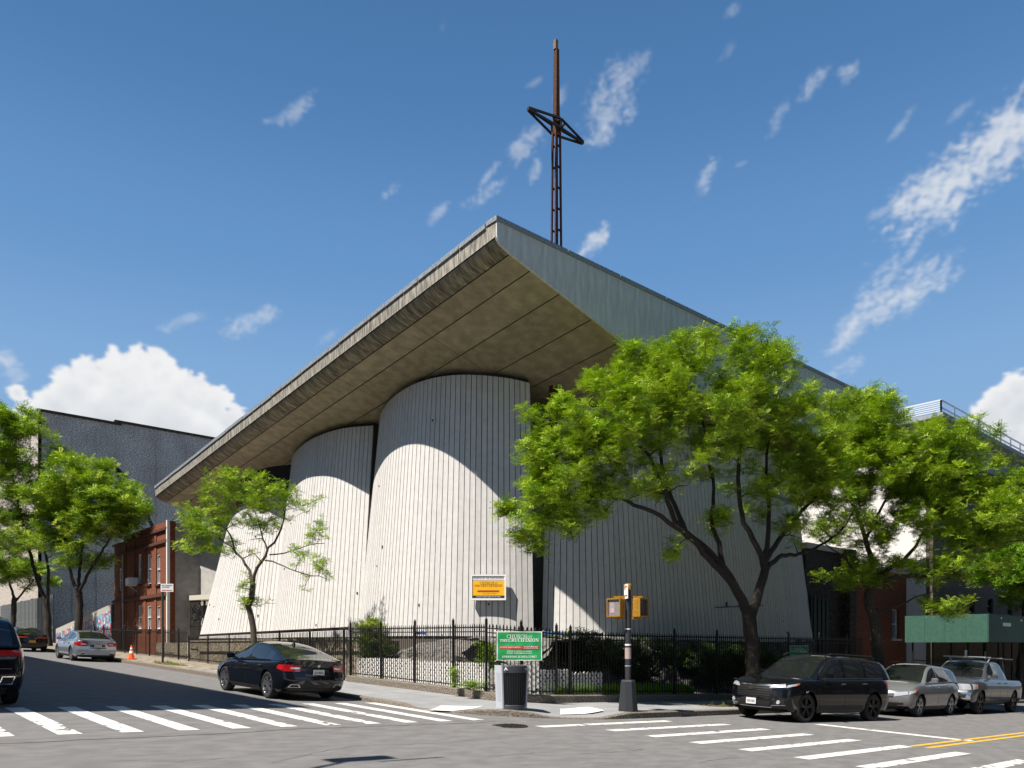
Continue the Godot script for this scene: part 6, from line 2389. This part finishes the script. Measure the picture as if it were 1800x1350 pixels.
# ---- vegetation
# a spray: drooping fronds that radiate from a twig's end, each with leaflets on both sides; points, normals and tints
func spray_of(sd: int, fronds: int, flen: float, leaflets: int, ll: float, lw: float, droop: float, fold: bool) -> Array:
	var r := RandomNumberGenerator.new()
	r.seed = sd
	var pts := PackedVector3Array()
	var nor := PackedVector3Array()
	var tint := PackedFloat32Array()
	for i in fronds:
		var az := TAU * i / fronds + r.randf_range(-0.4, 0.4)
		var el := r.randf_range(-0.1, 1.15)
		var d := Vector3(cos(az) * cos(el), sin(el), sin(az) * cos(el))
		var p := Vector3.ZERO
		var n := leaflets
		var shade := r.randf_range(0.72, 1.15)
		for k in n:
			var f := float(k + 1) / n
			d = (d + Vector3.DOWN * droop * f).normalized()
			p += d * flen / n
			var side := d.cross(Vector3.UP).normalized()
			var up := side.cross(d).normalized()
			for s in [-1.0, 1.0]:
				var q: Vector3 = (side * s + d * 0.55 + up * r.randf_range(-0.35, 0.25)).normalized()
				var g := shade * r.randf_range(0.82, 1.18)
				var l := ll * r.randf_range(0.8, 1.15) * (1.0 - 0.35 * absf(f - 0.45))
				var w := q.cross(up).normalized() * lw * 0.5
				var mid := p + q * l * 0.5 + up * l * 0.06
				var tris := [[p, mid + w, p + q * l], [p, p + q * l, mid - w]] if fold else [[p - w * 0.5, mid + w * 1.3, p + q * l]]
				for t in tris:
					var nn: Vector3 = (t[2] - t[0]).cross(t[1] - t[0]).normalized()
					for v in t:
						pts.append(v)
						nor.append(nn)
						tint.append(g)
	return [pts, nor, tint]
var sprays := []
var tint_cache := {}
# many sprays joined into one leafy mesh
func leafage(kinds: Array, xf: Array, pick: Array, cols: Array) -> ArrayMesh:
	var pts := PackedVector3Array()
	var nor := PackedVector3Array()
	var col := PackedColorArray()
	for i in xf.size():
		var k: int = i % kinds.size()
		var s: Array = sprays[kinds[k]]
		var x: Transform3D = xf[i]
		pts.append_array(x * s[0])
		nor.append_array(Transform3D(x.basis.orthonormalized(), Vector3.ZERO) * s[1])
		var c: Color = cols[pick[i] % cols.size()]
		var key := str(kinds[k]) + str(c) + str(pick[i])
		if not tint_cache.has(key):
			var a := PackedColorArray()
			var g: float = [0.82, 1.0, 1.16, 0.92][pick[i] / cols.size() % 4]
			for v in s[2]:
				a.append(Color(c.r * v * g, c.g * v * g, c.b * v * g))
			tint_cache[key] = a
		col.append_array(tint_cache[key])
	var arr := []
	arr.resize(Mesh.ARRAY_MAX)
	arr[Mesh.ARRAY_VERTEX] = pts
	arr[Mesh.ARRAY_NORMAL] = nor
	arr[Mesh.ARRAY_COLOR] = col
	var m := ArrayMesh.new()
	m.add_surface_from_arrays(Mesh.PRIMITIVE_TRIANGLES, arr)
	return m
func scatter(called: String, mesh: Mesh, xf: Array, cols: Array, m: Material) -> MultiMeshInstance3D:
	var mm := MultiMesh.new()
	mm.transform_format = MultiMesh.TRANSFORM_3D
	mm.use_colors = true
	mm.mesh = mesh
	mm.instance_count = xf.size()
	for i in xf.size():
		mm.set_instance_transform(i, xf[i])
		mm.set_instance_color(i, cols[i])
	var o := MultiMeshInstance3D.new()
	o.multimesh = mm
	o.material_override = m
	o.name = numbered(called)
	add_child(o)
	return o

# limbs: [[pixel x, pixel y, nearer(-)/farther(+) metres] ...] with radius at both ends; blobs: [px, py, rx, ry, depth offset, depth radius, tips]
func tree(called: String, label: String, base: Vector3, limbs: Array, blobs: Array, o: Dictionary) -> void:
	var r := RandomNumberGenerator.new()
	r.seed = o.seed
	var t := thing(called, base, label, "tree", o.get("group", ""))
	var d0: float = (base - Vector3(0, EYE, 0)).dot(fw)
	var nodes := []   # position, parent, weight
	var wood := MB.new()
	for l in limbs:
		var c := Curve3D.new()
		var pts := []
		for p in l[0]:
			pts.append(far(p[0], p[1], d0 + p[2]))
		if l[0][0][1] > 1160.0:
			pts[0] = base + Vector3(0, -0.05, 0)
		for i in pts.size():
			var tg: Vector3 = (pts[mini(i + 1, pts.size() - 1)] - pts[maxi(i - 1, 0)]) / 6.0
			c.add_point(pts[i], -tg, tg)
		c.bake_interval = 0.1
		var len := c.get_baked_length()
		var n := maxi(3, int(len / 0.28))
		var line := []
		var rad := []
		for i in n + 1:
			var f := float(i) / n
			var p := c.sample_baked(len * f, true)
			if i > 0 and i < n:
				p += Vector3(r.randf_range(-1, 1), r.randf_range(-1, 1), r.randf_range(-1, 1)) * 0.035
			line.append(p)
			rad.append(lerpf(l[1], l[2], pow(f, 0.8)))
			nodes.append([p, -1, rad[-1]])
		if l[0][0][1] > 1160.0:
			rad[0] *= 1.35
			rad[1] *= 1.1
		wood.tube(line, rad, 9 if l[1] > 0.09 else 7)
	var fixed := nodes.size()
	# tips in the crown, nearest to the limbs first
	var tips := []
	for b in blobs:
		for i in int(b[6] * o.get("more", 1.0)):
			var v := Vector3(r.randfn(), r.randfn(), r.randfn()).normalized() * pow(r.randf(), o.get("hollow", 0.42))
			var dd: float = d0 + b[4]
			tips.append(far(b[0], b[1], dd) + rt * (v.x * b[2] * dd / F) + Vector3.UP * (v.y * b[3] * dd / F) + fw * (v.z * b[5] * o.get("deep", 1.0)))
	var order := []
	for p in tips:
		var best := 1e9
		for k in range(0, fixed, 2):
			best = minf(best, p.distance_squared_to(nodes[k][0]))
		order.append([best, p])
	order.sort_custom(func(a, b): return a[0] < b[0])
	var xf := []
	var col := []
	var base_cols: Array = o.cols
	for q in order:
		var p: Vector3 = q[1]
		var best := 1e9
		var at := 0
		for k in nodes.size():
			var e: float = p.distance_squared_to(nodes[k][0])
			# grow outwards and upwards rather than straight down
			if nodes[k][0].y > p.y + 0.1:
				e *= 1.8
			if e < best:
				best = e
				at = k
		var a: Vector3 = nodes[at][0]
		var l := a.distance_to(p)
		if l > 0.15:
			var n := maxi(2, int(l / 0.25))
			var line := [a]
			var rad := []
			var r0: float = minf(nodes[at][2] * 0.8, 0.014 + 0.013 * l)
			rad.append(r0)
			for i in range(1, n + 1):
				var f := float(i) / n
				var s := a.lerp(p, f) + Vector3.UP * (sin(f * PI) * 0.10 * l) + Vector3(r.randf_range(-1, 1), r.randf_range(-1, 1), r.randf_range(-1, 1)) * 0.07 * minf(l, 0.8) * (1.0 if i < n else 0.0)
				line.append(s)
				var rr := lerpf(r0, 0.008, f)
				rad.append(rr)
				nodes.append([s, at, rr])
			wood.tube(line, rad, 5, false)
			# leaves along the outer part of the twig and round its end
			for k in o.get("per", 7):
				var f := 1.0 - pow(r.randf(), 1.5) * 0.55
				var s: Vector3 = line[clampi(int(f * n), 0, n)]
				s += Vector3(r.randf_range(-1, 1), r.randf_range(-0.5, 1), r.randf_range(-1, 1)) * o.get("spread", 0.28)
				var sc: float = r.randf_range(0.7, 1.2) * o.get("size", 1.0)
				xf.append(Transform3D(Basis(Vector3.UP, r.randf() * TAU) * Basis(Vector3.RIGHT, r.randf_range(-0.5, 0.5)) * Basis.from_scale(Vector3.ONE * sc), s))
				col.append(r.randi() % (base_cols.size() * 4))
	fit("trunk", wood, o.bark, t)
	for i in xf.size():
		xf[i] = Transform3D(Basis.IDENTITY, -base) * xf[i]
	put("crown", leafage(o.get("kinds", [0, 1, 2]), xf, col, base_cols), M.leaf, t)

func vegetation() -> void:
	for k in 3:
		sprays.append(spray_of(40 + k, 6, 0.27, 5, 0.095, 0.034, 0.20, true))
	for k in 3:
		sprays.append(spray_of(50 + k, 6, 0.27, 4, 0.125, 0.05, 0.18, false))
	var lime := [Color(0.36, 0.48, 0.035), Color(0.29, 0.42, 0.028), Color(0.45, 0.55, 0.06), Color(0.22, 0.34, 0.025), Color(0.17, 0.28, 0.022)]
	var green := [Color(0.31, 0.43, 0.03), Color(0.23, 0.35, 0.025), Color(0.37, 0.48, 0.04), Color(0.17, 0.28, 0.02)]
	# large tree before the shaded wall
	var p := on_z(1323, 1200, -13.1)
	p.y = gy(p.x, p.z) + WALK
	tree("street_tree", "large forked street tree with bright spring leaves before the shaded wall", p, [
		[[[1323, 1215, 0], [1322, 1150, 0], [1319, 1100, 0], [1316, 1078, 0]], 0.24, 0.21],
		[[[1316, 1082, 0], [1296, 1040, -0.2], [1272, 1000, -0.5], [1238, 962, -0.8], [1205, 935, -1.1], [1180, 900, -1.4], [1163, 850, -1.7]], 0.17, 0.06],
		[[[1272, 1000, -0.5], [1262, 955, -0.2], [1250, 915, 0.2], [1255, 860, 0.5], [1245, 800, 0.8], [1235, 740, 0.8]], 0.09, 0.03],
		[[[1290, 1030, -0.2], [1250, 985, -0.9], [1212, 945, -1.5], [1170, 915, -2.0], [1110, 885, -2.3], [1050, 870, -2.6], [980, 872, -2.8]], 0.12, 0.03],
		[[[1163, 850, -1.7], [1140, 800, -1.9], [1100, 765, -2.0], [1050, 745, -2.2], [1000, 730, -2.4]], 0.06, 0.02],
		[[[1205, 935, -1.1], [1175, 860, -0.6], [1160, 790, -0.3], [1165, 720, -0.2], [1175, 650, 0.0]], 0.08, 0.025],
		[[[1320, 1085, 0], [1334, 1040, 0.2], [1344, 1005, 0.4], [1342, 985, 0.4]], 0.16, 0.13],
		[[[1342, 990, 0.4], [1328, 955, 0.4], [1310, 925, 0.3], [1300, 870, 0.2], [1300, 800, 0.2], [1315, 720, 0.3], [1325, 660, 0.4]], 0.10, 0.03],
		[[[1343, 988, 0.4], [1350, 940, 0.8], [1352, 890, 1.2], [1345, 820, 1.4], [1360, 740, 1.5]], 0.09, 0.03],
		[[[1343, 990, 0.4], [1362, 960, 0.9], [1385, 930, 1.4], [1410, 900, 1.8], [1440, 860, 2.1], [1460, 800, 2.3]], 0.10, 0.03],
		[[[1348, 1000, 0.4], [1370, 978, 1.0], [1400, 975, 1.8], [1430, 965, 2.4], [1470, 940, 2.9], [1500, 900, 3.2]], 0.09, 0.025]],
		[[950, 800, 42, 55, -2.6, 1.4, 34], [960, 880, 60, 60, -2.6, 1.6, 44], [1040, 790, 80, 75, -2.2, 2.0, 62], [1130, 740, 85, 75, -1.4, 2.3, 70], [1200, 680, 70, 70, -0.6, 2.4, 60], [1100, 680, 36, 50, -1.5, 1.4, 16], [1310, 680, 70, 78, 0.2, 2.5, 64], [1250, 780, 90, 70, -0.2, 2.6, 44], [1370, 770, 80, 80, 1.2, 2.4, 58], [1440, 800, 66, 75, 2.0, 2.0, 44], [1150, 850, 90, 45, -1.4, 2.0, 20], [1350, 860, 90, 50, 1.0, 2.2, 24], [1450, 890, 50, 45, 2.4, 1.5, 18], [920, 945, 32, 22, -2.8, 0.8, 9], [1000, 930, 50, 32, -2.5, 1.2, 12], [1185, 985, 14, 12, -1.3, 0.5, 3], [1265, 920, 26, 26, 0.0, 0.8, 6], [1395, 930, 44, 22, 1.6, 1.0, 9], [930, 730, 14, 24, -2.8, 0.5, 5], [985, 715, 24, 28, -2.4, 0.8, 9], [1045, 670, 18, 24, -2.0, 0.7, 6], [1095, 640, 16, 26, -1.6, 0.7, 7], [1145, 650, 30, 40, -1.0, 1.0, 12], [1240, 620, 26, 22, -0.2, 1.0, 8], [1350, 640, 30, 34, 0.8, 1.2, 10], [1410, 720, 40, 40, 1.6, 1.5, 16], [1480, 720, 34, 34, 2.6, 1.2, 12], [1040, 870, 60, 50, -2.3, 1.6, 22], [1420, 850, 60, 50, 2.0, 1.8, 20], [890, 905, 26, 20, -2.9, 0.7, 6], [945, 975, 14, 16, -2.8, 0.5, 4], [1180, 620, 34, 18, -0.4, 1.2, 9], [1290, 615, 34, 18, 0.3, 1.2, 9]],
		{"seed": 1, "bark": M.bark, "cols": lime, "per": 7, "spread": 0.22, "size": 0.88, "hollow": 0.62, "more": 1.5, "deep": 1.35})
	# second tree on the right
	p = on_z(1545, 1200, -13.1)
	p.y = gy(p.x, p.z) + WALK
	tree("street_tree", "leaning street tree with a scarred trunk before the green scaffold", p, [
		[[[1545, 1195, 0], [1543, 1140, 0], [1537, 1095, 0], [1528, 1060, 0], [1532, 1030, 0]], 0.24, 0.19],
		[[[1532, 1035, 0], [1532, 990, 0.2], [1522, 950, 0.3], [1505, 900, 0.2], [1490, 850, 0.0], [1500, 790, 0.2]], 0.13, 0.03],
		[[[1534, 1030, 0], [1560, 1000, 0.3], [1590, 985, 0.6], [1615, 950, 0.9], [1635, 915, 1.2], [1650, 870, 1.4]], 0.11, 0.03],
		[[[1536, 1030, 0], [1575, 1015, -0.5], [1640, 1010, -1.0], [1680, 985, -1.3], [1700, 965, -1.4], [1750, 955, -1.4], [1800, 950, -1.3]], 0.10, 0.03],
		[[[1528, 1040, 0], [1500, 1000, -0.3], [1470, 970, -0.6], [1440, 950, -0.8]], 0.07, 0.02],
		[[[1535, 1075, 0], [1565, 1070, -0.4], [1600, 1055, -0.8], [1640, 1040, -1.0]], 0.06, 0.02],
		[[[1522, 950, 0.3], [1545, 900, 0.6], [1570, 850, 0.8], [1580, 790, 0.9]], 0.07, 0.025]],
		[[1505, 760, 60, 60, 0.4, 2.4, 44], [1530, 720, 34, 40, 0.5, 1.6, 18], [1580, 790, 80, 60, 0.9, 2.6, 56], [1500, 850, 70, 60, 0.0, 2.4, 44], [1590, 870, 90, 60, 0.8, 2.8, 54], [1680, 840, 80, 70, 0.6, 2.8, 56], [1740, 890, 80, 60, -0.4, 2.8, 46], [1690, 930, 80, 45, -0.8, 2.4, 34], [1790, 920, 60, 55, -0.8, 2.6, 34], [1470, 930, 60, 40, -0.3, 1.8, 20], [1560, 940, 70, 40, 0.4, 2.2, 22], [1600, 1010, 80, 38, -0.3, 2.0, 20], [1480, 1030, 46, 26, -0.4, 1.2, 9], [1655, 1075, 60, 22, -1.2, 1.0, 8], [1520, 1010, 40, 30, 0.2, 1.0, 8], [1700, 770, 30, 20, 0.6, 1.4, 7], [1480, 800, 50, 60, 0.4, 1.8, 26], [1560, 850, 60, 50, 0.6, 2.0, 26], [1640, 790, 50, 36, 0.8, 1.8, 18], [1640, 900, 60, 40, 0.4, 2.0, 18], [1770, 850, 40, 30, 0.0, 1.6, 14], [1450, 850, 60, 70, 0.2, 1.8, 22], [1530, 790, 60, 60, 0.5, 2.0, 24], [1620, 850, 70, 50, 0.6, 2.2, 24], [1540, 1000, 60, 36, 0.2, 1.6, 10], [1690, 1000, 70, 36, -0.8, 1.8, 16], [1760, 960, 60, 36, -0.6, 2.0, 16]],
		{"seed": 2, "bark": M.bark_grey, "cols": green + [lime[0]], "per": 7, "spread": 0.26, "size": 1.0, "hollow": 0.6, "more": 1.5, "deep": 1.45})
	# a darker one farther along
	p = g3(47.0, -13.1, WALK)
	tree("street_tree", "dark green street tree beyond the green scaffold", p, [
		[[[1800, 1190, 0], [1800, 1120, 0], [1802, 1060, 0]], 0.2, 0.15], [[[1802, 1060, 0], [1790, 1020, 0], [1775, 980, 0]], 0.1, 0.03], [[[1802, 1060, 0], [1820, 1010, 0], [1830, 960, 0]], 0.1, 0.03]],
		[[1760, 1010, 60, 45, 0, 2.0, 40], [1800, 985, 60, 50, 0, 2.0, 40], [1790, 1050, 30, 30, 0, 1.4, 10]],
		{"seed": 3, "bark": M.bark, "cols": [Color(0.17, 0.33, 0.02), Color(0.22, 0.38, 0.025)], "kinds": [3, 4, 5], "per": 10, "spread": 0.4, "size": 1.3})
	# slender tree before the left walls
	p = on_x(443, 1150, 11.7)
	p.y = gy(p.x, p.z) + WALK
	tree("young_tree", "slender young street tree with airy leaves before the curved white walls", p, [
		[[[444, 1180, 0], [446, 1120, 0], [441, 1085, 0], [437, 1070, 0], [442, 1050, 0], [445, 1025, 0]], 0.125, 0.10],
		[[[445, 1028, 0], [436, 1000, 0.2], [424, 980, 0.4], [412, 968, 0.6], [408, 950, 0.7], [398, 930, 0.8]], 0.065, 0.025],
		[[[445, 1028, 0], [452, 1000, -0.1], [464, 982, -0.2], [470, 965, -0.2], [482, 950, -0.2], [496, 925, -0.3], [500, 900, -0.3]], 0.07, 0.025],
		[[[470, 970, -0.2], [462, 945, 0.1], [460, 930, 0.3], [448, 900, 0.4]], 0.035, 0.015],
		[[[466, 985, -0.2], [490, 990, -0.5], [512, 1002, -0.8], [545, 1010, -1.0], [575, 1018, -1.1]], 0.03, 0.012],
		[[[474, 975, -0.2], [505, 972, -0.4], [540, 960, -0.6], [570, 955, -0.7]], 0.028, 0.012],
		[[[424, 980, 0.4], [405, 960, 0.8], [380, 945, 1.1], [345, 935, 1.4]], 0.03, 0.012]],
		[[400, 870, 50, 38, 0.5, 1.5, 46], [445, 862, 50, 36, 0.2, 1.5, 44], [350, 915, 44, 36, 1.0, 1.4, 40], [385, 930, 50, 40, 0.7, 1.5, 36], [470, 895, 50, 36, -0.1, 1.5, 36], [500, 870, 34, 30, -0.3, 1.2, 16], [340, 960, 34, 26, 1.1, 1.2, 18], [380, 975, 40, 20, 0.6, 1.2, 12], [540, 885, 30, 18, -0.6, 0.9, 8], [560, 935, 26, 22, -0.7, 0.8, 9], [565, 1000, 28, 28, -1.0, 0.8, 12], [530, 985, 26, 20, -0.8, 0.8, 6], [440, 1067, 26, 13, 0.0, 0.5, 9], [425, 1030, 14, 22, 0.0, 0.5, 5], [410, 838, 20, 12, 0.4, 0.8, 6], [490, 1062, 8, 4, 0, 0.2, 2], [535, 1036, 10, 5, -0.9, 0.3, 2], [450, 940, 50, 34, 0.2, 1.2, 16]],
		{"seed": 4, "bark": M.bark_grey, "cols": lime, "per": 4, "spread": 0.18, "size": 0.66, "hollow": 0.5, "more": 1.4})
	# trees farther up the left street
	p = on_x(140, 1120, 12.2)
	p.y = gy(p.x, p.z) + WALK
	tree("street_tree", "round-crowned street tree behind the silver sedan", p, [
		[[[140, 1165, 0], [138, 1110, 0], [140, 1060, 0], [139, 1040, 0]], 0.26, 0.2],
		[[[139, 1045, 0], [125, 1010, 0.5], [118, 970, 0.9], [112, 920, 1.2], [110, 870, 1.4]], 0.12, 0.03],
		[[[139, 1045, 0], [140, 1000, 0], [146, 950, -0.3], [150, 890, -0.4]], 0.12, 0.03],
		[[[139, 1040, 0], [160, 1000, -0.6], [185, 960, -1.1], [205, 925, -1.5], [225, 900, -1.8]], 0.11, 0.03]],
		[[150, 850, 70, 50, 0, 3.0, 66], [205, 890, 50, 38, -1.2, 2.4, 40], [100, 880, 60, 46, 1.0, 2.6, 50], [160, 920, 80, 40, 0, 3.0, 46], [90, 945, 50, 40, 1.2, 2.4, 26], [200, 940, 44, 30, -1.0, 2.0, 18], [150, 985, 60, 30, 0, 2.0, 18], [245, 900, 20, 18, -1.8, 1.0, 8]],
		{"seed": 5, "bark": M.bark, "cols": lime, "kinds": [3, 4, 5], "per": 6, "more": 1.35, "hollow": 0.5, "spread": 0.4, "size": 1.45})
	p = on_x(83, 1100, 12.2)
	p.y = gy(p.x, p.z) + WALK
	tree("street_tree", "tall street tree between the dark sedan and the graffiti wall", p, [
		[[[83, 1165, 0], [84, 1100, 0], [82, 1060, 0]], 0.3, 0.22],
		[[[82, 1065, 0], [60, 1000, 0], [40, 920, 0], [20, 820, 0], [10, 740, 0]], 0.15, 0.04],
		[[[82, 1065, 0], [85, 1000, 0], [70, 930, 0], [60, 850, 0]], 0.13, 0.04]],
		[[10, 740, 50, 45, 0, 3.0, 40], [20, 810, 60, 45, 0, 3.0, 44], [-20, 790, 60, 90, 0, 3.0, 40], [60, 770, 44, 20, 0, 2.0, 12], [50, 880, 60, 44, 0.5, 3.0, 40], [15, 930, 50, 50, 0.5, 3.0, 34], [70, 960, 50, 34, 0, 2.6, 22], [100, 800, 26, 14, 0, 1.4, 6]],
		{"seed": 6, "bark": M.bark, "cols": lime + green, "kinds": [3, 4, 5], "per": 6, "more": 1.35, "hollow": 0.5, "spread": 0.44000000000000006, "size": 1.55})
	p = on_x(22, 1090, 12.4)
	p.y = gy(p.x, p.z) + WALK
	tree("street_tree", "farthest street tree on the left pavement beyond the graffiti wall", p, [
		[[[22, 1165, 0], [23, 1090, 0], [26, 1050, 0]], 0.26, 0.2], [[[26, 1055, 0], [10, 1000, 0], [0, 960, 0]], 0.12, 0.04], [[[25, 1060, 0], [50, 1030, 0], [68, 1010, 0]], 0.1, 0.04]],
		[[10, 1000, 50, 36, 0, 3.0, 40], [50, 1010, 40, 30, 0, 3.0, 26], [-10, 960, 50, 40, 0, 3.0, 24]],
		{"seed": 7, "bark": M.bark, "cols": green, "kinds": [3, 4, 5], "per": 6, "more": 1.35, "hollow": 0.5, "spread": 0.48, "size": 1.7})
	# shrubs, weeds, grass
	var bush := func_bush_list()
	for b in bush:
		shrub(b)
	var gx := []
	var gc := []
	var r := RandomNumberGenerator.new()
	r.seed = 31
	for i in 5200:
		var x := r.randf_range(15.2, 21.5)
		var z := -15.2 - r.randf() * r.randf() * 0.9
		if x < 16.2 and r.randf() < 0.4: continue
		var s := r.randf_range(0.9, 1.8)
		gx.append(Transform3D(Basis(Vector3.UP, r.randf() * TAU) * Basis.from_scale(Vector3(s, s * r.randf_range(1.0, 2.0), s)), g3(x, z, WALK + 0.2)))
		var g := r.randf_range(0.7, 1.3)
		gc.append(Color(0.24 * g, 0.46 * g, 0.03))
	var tuft := MB.new()
	tuft.flat()
	for i in 7:
		var a := TAU * i / 7.0
		var d := Vector3(cos(a), 0, sin(a))
		tuft.st.set_color(Color(1, 1, 1))
		tuft.tri(d * 0.005 + d.cross(Vector3.UP) * 0.006, d * 0.005 - d.cross(Vector3.UP) * 0.006, d * 0.05 + Vector3.UP * 0.11)
	var tm := tuft.mesh()
	var gr := scatter("grass", tm, gx, gc, M.leaf)
	tag(gr, "bright green grass strip behind the shaded fence", "grass", "", "stuff")
	# earth patches with litter and weeds at the tree pits
	for c in [[22.0, -13.2, 2.6, 0.75], [30.6, -13.1, 1.0, 0.6], [11.75, -26.9, 0.5, 1.0], [11.6, -36.0, 0.45, 1.6]]:
		var mb := MB.new()
		var q := []
		for i in 22:
			var a := TAU * i / 22.0
			var rr := 1.0 + 0.12 * sin(a * 3.0 + c[0]) + 0.07 * sin(a * 7.0)
			q.append(g3(c[0] + cos(a) * c[2] * rr, c[1] + sin(a) * c[3] * rr, WALK + 0.006))
		mb.smooth()
		for i in 22:
			mb.tri(g3(c[0], c[1], WALK + 0.03), q[i], q[(i + 1) % 22])
		struct("tree_pit", mb, M.earth)
		var wx := []
		var wc := []
		var lx := []
		var lc := []
		for i in 60:
			var a := r.randf() * TAU
			var rr := sqrt(r.randf())
			var s := r.randf_range(0.6, 1.4)
			wx.append(Transform3D(Basis(Vector3.UP, r.randf() * TAU) * Basis.from_scale(Vector3(s, s, s)), g3(c[0] + cos(a) * c[2] * rr, c[1] + sin(a) * c[3] * rr, WALK + 0.01)))
			wc.append(Color(0.16, 0.27, 0.03))
		for i in 420:
			var a := r.randf() * TAU
			var rr := sqrt(r.randf()) * 1.15
			lx.append(Transform3D(Basis(Vector3.UP, r.randf() * TAU) * Basis(Vector3.RIGHT, r.randf_range(-0.5, 0.5)), g3(c[0] + cos(a) * c[2] * rr, c[1] + sin(a) * c[3] * rr, WALK + 0.03)))
			var g := r.randf_range(0.5, 1.3)
			lc.append(Color(0.34 * g, 0.24 * g, 0.11 * g))
		tag(scatter("pit_weeds", tm, wx, wc, M.leaf), "sparse weeds in the tree pit", "weeds", "weeds in tree pits", "stuff")
		var lm := MB.new()
		lm.flat()
		lm.st.set_color(Color(1, 1, 1))
		lm.quad(Vector3(-0.035, 0, 0), Vector3(0, 0.006, 0.016), Vector3(0.035, 0.004, 0), Vector3(0, 0.006, -0.016))
		tag(scatter("leaf_litter", lm.mesh(), lx, lc, M.leaf), "dry brown leaf litter in the tree pit", "leaf litter", "leaf litter in tree pits", "stuff")

func func_bush_list() -> Array:
	# name, label, centre, radii, sprays, colours, size
	var y := [Color(0.30, 0.36, 0.05), Color(0.22, 0.30, 0.03)]
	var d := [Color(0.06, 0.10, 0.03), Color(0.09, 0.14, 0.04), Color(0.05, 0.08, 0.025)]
	var g := [Color(0.20, 0.33, 0.03), Color(0.26, 0.38, 0.05)]
	return [
		["yellow_shrub", "yellow green leafy shrub behind the fence beside the ramp", far(650, 1112, 27.5), Vector3(0.62, 0.45, 0.5), 130, y, 0.7],
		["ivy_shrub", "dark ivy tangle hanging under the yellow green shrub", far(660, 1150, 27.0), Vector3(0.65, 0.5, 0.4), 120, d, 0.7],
		["rose_shrub", "loose green shrub growing through the fence beside the green banner", far(855, 1152, 21.8), Vector3(0.34, 0.45, 0.3), 60, g, 0.55],
		["weed_clump", "tall green weed before the white lattice", far(798, 1190, 21.9), Vector3(0.14, 0.3, 0.14), 22, g, 0.5],
		["weed_clump", "low weeds growing from the fence kerb beside the bin", far(830, 1206, 21.3), Vector3(0.42, 0.12, 0.12), 34, g, 0.45],
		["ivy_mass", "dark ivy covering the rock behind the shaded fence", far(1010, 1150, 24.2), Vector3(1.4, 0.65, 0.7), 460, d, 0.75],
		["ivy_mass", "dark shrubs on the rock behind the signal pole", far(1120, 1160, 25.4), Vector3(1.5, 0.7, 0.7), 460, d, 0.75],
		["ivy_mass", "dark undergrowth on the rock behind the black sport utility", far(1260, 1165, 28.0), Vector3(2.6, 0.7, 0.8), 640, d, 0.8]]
func shrub(b: Array) -> void:
	var r := RandomNumberGenerator.new()
	r.seed = int(b[2].x * 100.0)
	var c: Vector3 = b[2]
	var rad: Vector3 = b[3]
	var t := thing(b[0], Vector3(c.x, c.y - rad.y, c.z), b[1], "shrub")
	var wood := MB.new()
	var xf := []
	var col := []
	var foot := Vector3(c.x, minf(c.y - rad.y, gy(c.x, c.z) + 1.2), c.z)
	for i in b[4]:
		var v := Vector3(r.randfn(), r.randfn(), r.randfn()).normalized() * pow(r.randf(), 0.4)
		var p := c + rt * v.x * rad.x + Vector3.UP * v.y * rad.y + fw * v.z * rad.z
		if i % 7 == 0:
			var m := foot.lerp(p, 0.5) + rt * v.x * 0.1
			wood.tube([foot + rt * v.x * 0.08, m, p], [0.012, 0.009, 0.004], 4, false)
		var s: float = b[6] * r.randf_range(0.7, 1.25)
		xf.append(Transform3D(Basis(Vector3.UP, r.randf() * TAU) * Basis(Vector3.RIGHT, r.randf_range(-0.6, 0.6)) * Basis.from_scale(Vector3.ONE * s), p - t.position))
		col.append(r.randi() % (b[5].size() * 4))
	fit("stems", wood, M.bark, t)
	put("foliage", leafage([3, 4, 5], xf, col, b[5]), M.leaf, t)

func _ready() -> void:
	rng.seed = 4
	var a := deg_to_rad(TURN)
	fw = Vector3(cos(a), 0, -sin(a))
	rt = Vector3(sin(a), 0, cos(a))
	RC = far(870, 380, 22.0)
	make_materials()
	camera_sky_sun()
	streets()
	build_church()
	build_cross()
	yard()
	furniture()
	vehicles()
	buildings()
	vegetation()
